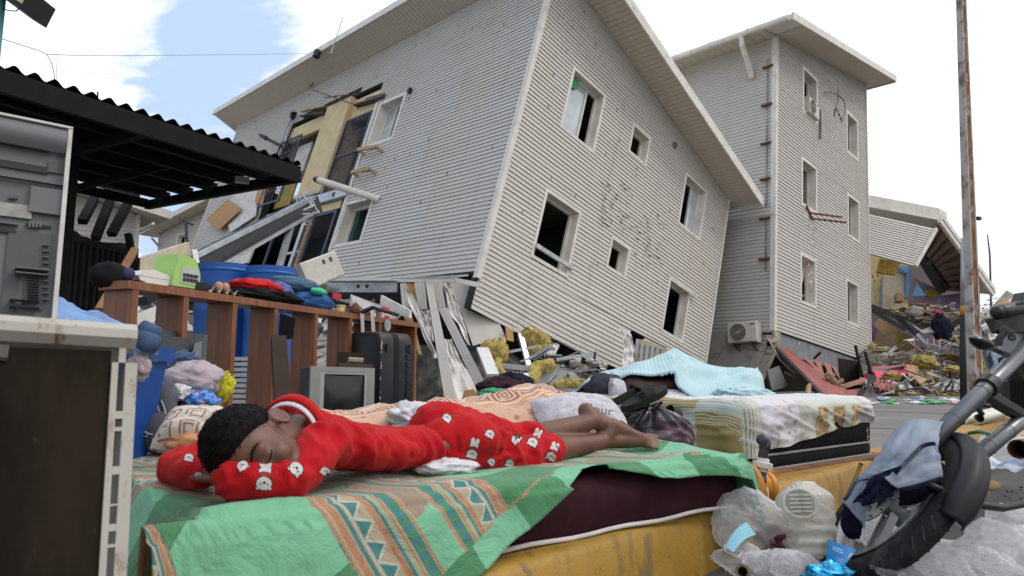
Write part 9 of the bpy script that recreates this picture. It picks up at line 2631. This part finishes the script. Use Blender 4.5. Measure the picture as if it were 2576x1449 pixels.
# front fender: shell following the tyre, from behind the jacket over the top to the rear tip
M_FEND=mat('black_fender_plastic',(.012,.0125,.014),.5,var=.2,scale=6,spec=.25,dirt=((.05,.047,.043),.5,8,.55))
rad0=(P(2330,1075,2.3)-WC);rad0=(rad0-WN*rad0.dot(WN)).normalized();tan0=WN.cross(rad0)
pr_=P(2420,1330,2.2)-WC;pr_-=WN*pr_.dot(WN);sgn_=1 if pr_.dot(tan0)>0 else-1
tan0=tan0*sgn_
def fend(u,v):
 q=lerp(-.25,1.70,u);d=rad0*math.cos(q)+tan0*math.sin(q)
 e=(v-.5)*2;w=lerp(.038,.045,u)*(1-.25*smooth(.9,1,u));r=R0+.022-.035*abs(e)**3.2
 return WC+d*r+WN*(e*w-.014)
mb=MB();mb.grid(fend,50,20);q=MB();q.add(mb.v,mb.f);o=q.build('fender',M_FEND,mo,smooth=True);s_=o.modifiers.new('t','SOLIDIFY');s_.thickness=.005
mb=MB();mb.prism([P(2382,1128,2.22),P(2440,1098,2.30),P(2462,1120,2.36),P(2486,1166,2.36),P(2432,1150,2.26),P(2400,1160,2.22)],V(.01,.03,.01));mb.build('fender_flap',M_FEND,mo)
mb=MB();mb.lathe(P(2404,1178,2.16),WN,[(.008,0),(.001,.001)],12);mb.build('fender_bolt',M_BLACK,mo)
# brake hose
mb=MB();mb.tube([P(2300,1207,2.0),P(2335,1218,2.0),P(2380,1240,2.0),P(2450,1268,2.02),P(2520,1278,2.05),P(2600,1262,2.1)],[.010,.0105,.013,.012,.0115,.0115],12);mb.build('brake_hose',M_BLACK,mo,smooth=True)
# turn signal, headlight, grip, cables
ts_=thing('turn_signal_holder','','')if False else None
mb=MB();a,b=P(2446,852,2.30),P(2516,885,2.36);dd=(b-a).normalized()
mb.lathe(a-dd*.012,dd,[(.001,0),(.010,.006),(.022,.03),(.029,.06),(.027,.085),(.018,.10),(.013,.112),(.012,.16),(.014,.20),(.001,.20)],22)
for i,v in enumerate(mb.v):
 rel=v-a;up_=rel.z-dd.z*rel.dot(dd);mb.v[i]=v-V(0,0,up_*.25)
mb.build('turn_signal',mat('gloss_black',(.010,.010,.012),.12),mo,smooth=True)
mb=MB();g0,g1=P(2510,786,2.42),P(2620,762,2.5);mb.tube([g0,lerp(g0,g1,.1),g1],[.024,.026,.026],18);mb.ball(g0,.025,14,10);mb.build('hand_grip',M_BLACK,mo,smooth=True)
mb=MB()
for k in range(7):c=lerp(g0,g1,.35+k*.06)+V(0,-.022,.012);mb.cbox(c,(g1-g0).normalized()*.005,V(0,.006,0),V(0,0,.014))
mb.build('grip_ridges',M_DKGREY,mo)
mb=MB();mb.prism([P(2500,800,2.42),P(2560,770,2.44),P(2576,735,2.46),P(2640,735,2.5),P(2640,840,2.5),P(2560,835,2.44),P(2520,838,2.42)],V(.0,.05,0));mb.build('switch_housing',M_BLACK,mo)
mb=MB();mb.tube([P(2530,832,2.4),P(2515,850,2.4),P(2512,868,2.4)],.012,8);mb.tube([P(2512,812,2.42),P(2505,830,2.42),P(2520,842,2.42)],.009,6);mb.build('lever_pivot',M_BLACK,mo)
mb=MB();hc2=P(2560,905,2.62);hd=V(-.80,-.55,.2).normalized();mb.lathe(hc2,hd,[(.001,-.08),(.05,-.07),(.09,-.02),(.10,.03),(.095,.045),(.088,.04),(.06,.03),(.001,.02)],32);mb.build('headlight',mat('chrome_shell',(.35,.37,.40),.12,.9),mo,smooth=True,sharp=50)
mb=MB();mb.bbar(P(2535,858,2.5),P(2590,850,2.55),.06,.085,.012);mb.build('clock_bracket',mat('white_bracket',(.46,.46,.46),.4),mo)
mb=MB();mb.lathe(P(2546,848,2.44),V(-.3,-.9,.1),[(.014,0),(.010,.004),(.001,.002)],16);mb.build('bracket_hole',M_DKGREY,mo)
for k in range(6):
 mb=MB();mb.tube([P(2560+k*4,920+k*8,2.45),P(2545+k*7,965,2.46),P(2548+k*8,1010,2.48),P(2570+k*3,1060+k*6,2.5)],.008,6);mb.build('cable',M_CABLE,mo,smooth=True)
mb=MB();mb.prism([P(2548,900,2.56),P(2640,860,2.6),P(2640,1050,2.6),P(2560,1030,2.56)],V(0,.08,0));mb.build('steering_head',M_BLACK,mo)
mb=MB();mb.bbar(P(2600,930,2.75),P(2900,990,3.6),.25,.30,.06);mb.build('tank',M_BLACK,mo)
# jacket thrown over the fender: grey-blue outside, navy lining
def mk_jk():
 m,b=newmat('grey_blue_jacket');n=enoise(7,4);w=enoise(300,2);c=emix(ramp01(n,.3,.7),(.19,.225,.285),(.245,.285,.35));c=emix(ramp01(enoise(14,3),.58,.70)*.25,c,(.34,.35,.38))
 m.node_tree.links.new(c,b.inputs['Base Color']);b.inputs['Roughness'].default_value=.85;set_bump(m,b,w,.2,.003);return m
M_JK=mk_jk();M_JN=mat('navy_lining',(.008,.009,.024),.9,var=.2,scale=10)
jk=thing('jacket','grey blue jacket with navy lining thrown over the motorcycle fender','jacket',P(2270,1200,2.1))
def patch(grid_px,nm,m,fold=.018,seed=0,nu=40,nv=30,off=0.0):
 """cloth through a coarse grid of (px,py,d) control points"""
 rows=[[P(*p)for p in r]for r in grid_px]
 def ev(u,v):
  r=[poly(q,v)for q in rows];return poly(r,u)
 mb=MB()
 mb.grid(lambda u,v:ev(u,v)+V(-.3,-.8,.4).normalized()*(fold*(math.sin(v*17+u*4+seed)*.5+fbm((u*3,v*5,seed),1.3,seed,3))*smooth(.0,.3,u)+off),nu,nv)
 o=mb.build(nm,m,jk,smooth=True);s=o.modifiers.new('t','SOLIDIFY');s.thickness=.006;s.offset=1;return o
patch([[(2258,1078,2.20),(2285,1064,2.16),(2325,1058,2.14),(2370,1064,2.16)],
       [(2222,1128,2.14),(2260,1118,2.06),(2308,1116,2.03),(2358,1116,2.06)],
       [(2190,1176,2.10),(2232,1168,2.02),(2290,1172,1.99),(2362,1160,2.02)],
       [(2158,1216,2.08),(2205,1200,2.02),(2262,1226,1.97),(2367,1197,2.01)]],'outer_cloth',M_JK,.014,2)
patch([[(2182,1182,2.09),(2192,1190,2.07),(2205,1196,2.05)],[(2148,1222,2.09),(2165,1230,2.06),(2184,1232,2.04)],[(2122,1262,2.10),(2148,1290,2.06),(2176,1330,2.06)]],'front_flap',M_JK,.006,5)
patch([[(2195,1205,2.02),(2235,1185,2.0),(2268,1174,2.0)],[(2168,1240,2.02),(2215,1236,2.0),(2262,1212,2.0)],[(2145,1264,2.04),(2185,1272,2.0),(2240,1250,2.0)]],'navy_cuff',M_JN,.012,6,off=.012)
patch([[(2262,1225,2.0),(2310,1218,1.99),(2362,1206,2.02)],[(2262,1245,2.02),(2310,1240,2.01),(2362,1222,2.04)],[(2262,1268,2.05),(2310,1262,2.05),(2350,1240,2.08)]],'navy_hem',M_JN,.006,7)
patch([[(2125,1262,2.12),(2145,1290,2.10),(2172,1320,2.10)],[(2118,1310,2.14),(2135,1330,2.12),(2165,1342,2.12)],[(2128,1342,2.16),(2140,1352,2.15),(2160,1352,2.15)]],'navy_lining',M_JN,.006,8)
mb=MB();rg=random.Random(2)
def ov(pts,n):
 q=[P(*p)+V(-.3,-.8,.4).normalized()*.016 for p in pts]
 for i in range(n):
  p=poly(q,i/(n-1));t=(poly(q,min(1,i/(n-1)+.02))-poly(q,max(0,i/(n-1)-.02))).normalized();x=t.cross(V(-.3,-.8,.4)).normalized()
  mb.bar(p-x*.006,p+x*.006,.0015,.0015)
ov([(2350,1120,2.03),(2318,1128,2.01),(2285,1160,1.98),(2250,1195,1.98)],60);ov([(2165,1170,2.09),(2148,1215,2.09),(2125,1262,2.1)],40);ov([(2366,1208,2.0),(2310,1226,1.97),(2268,1236,1.97)],40)
tag(mb.build('overlock_seam',M_JN,jk),kind='stuff')
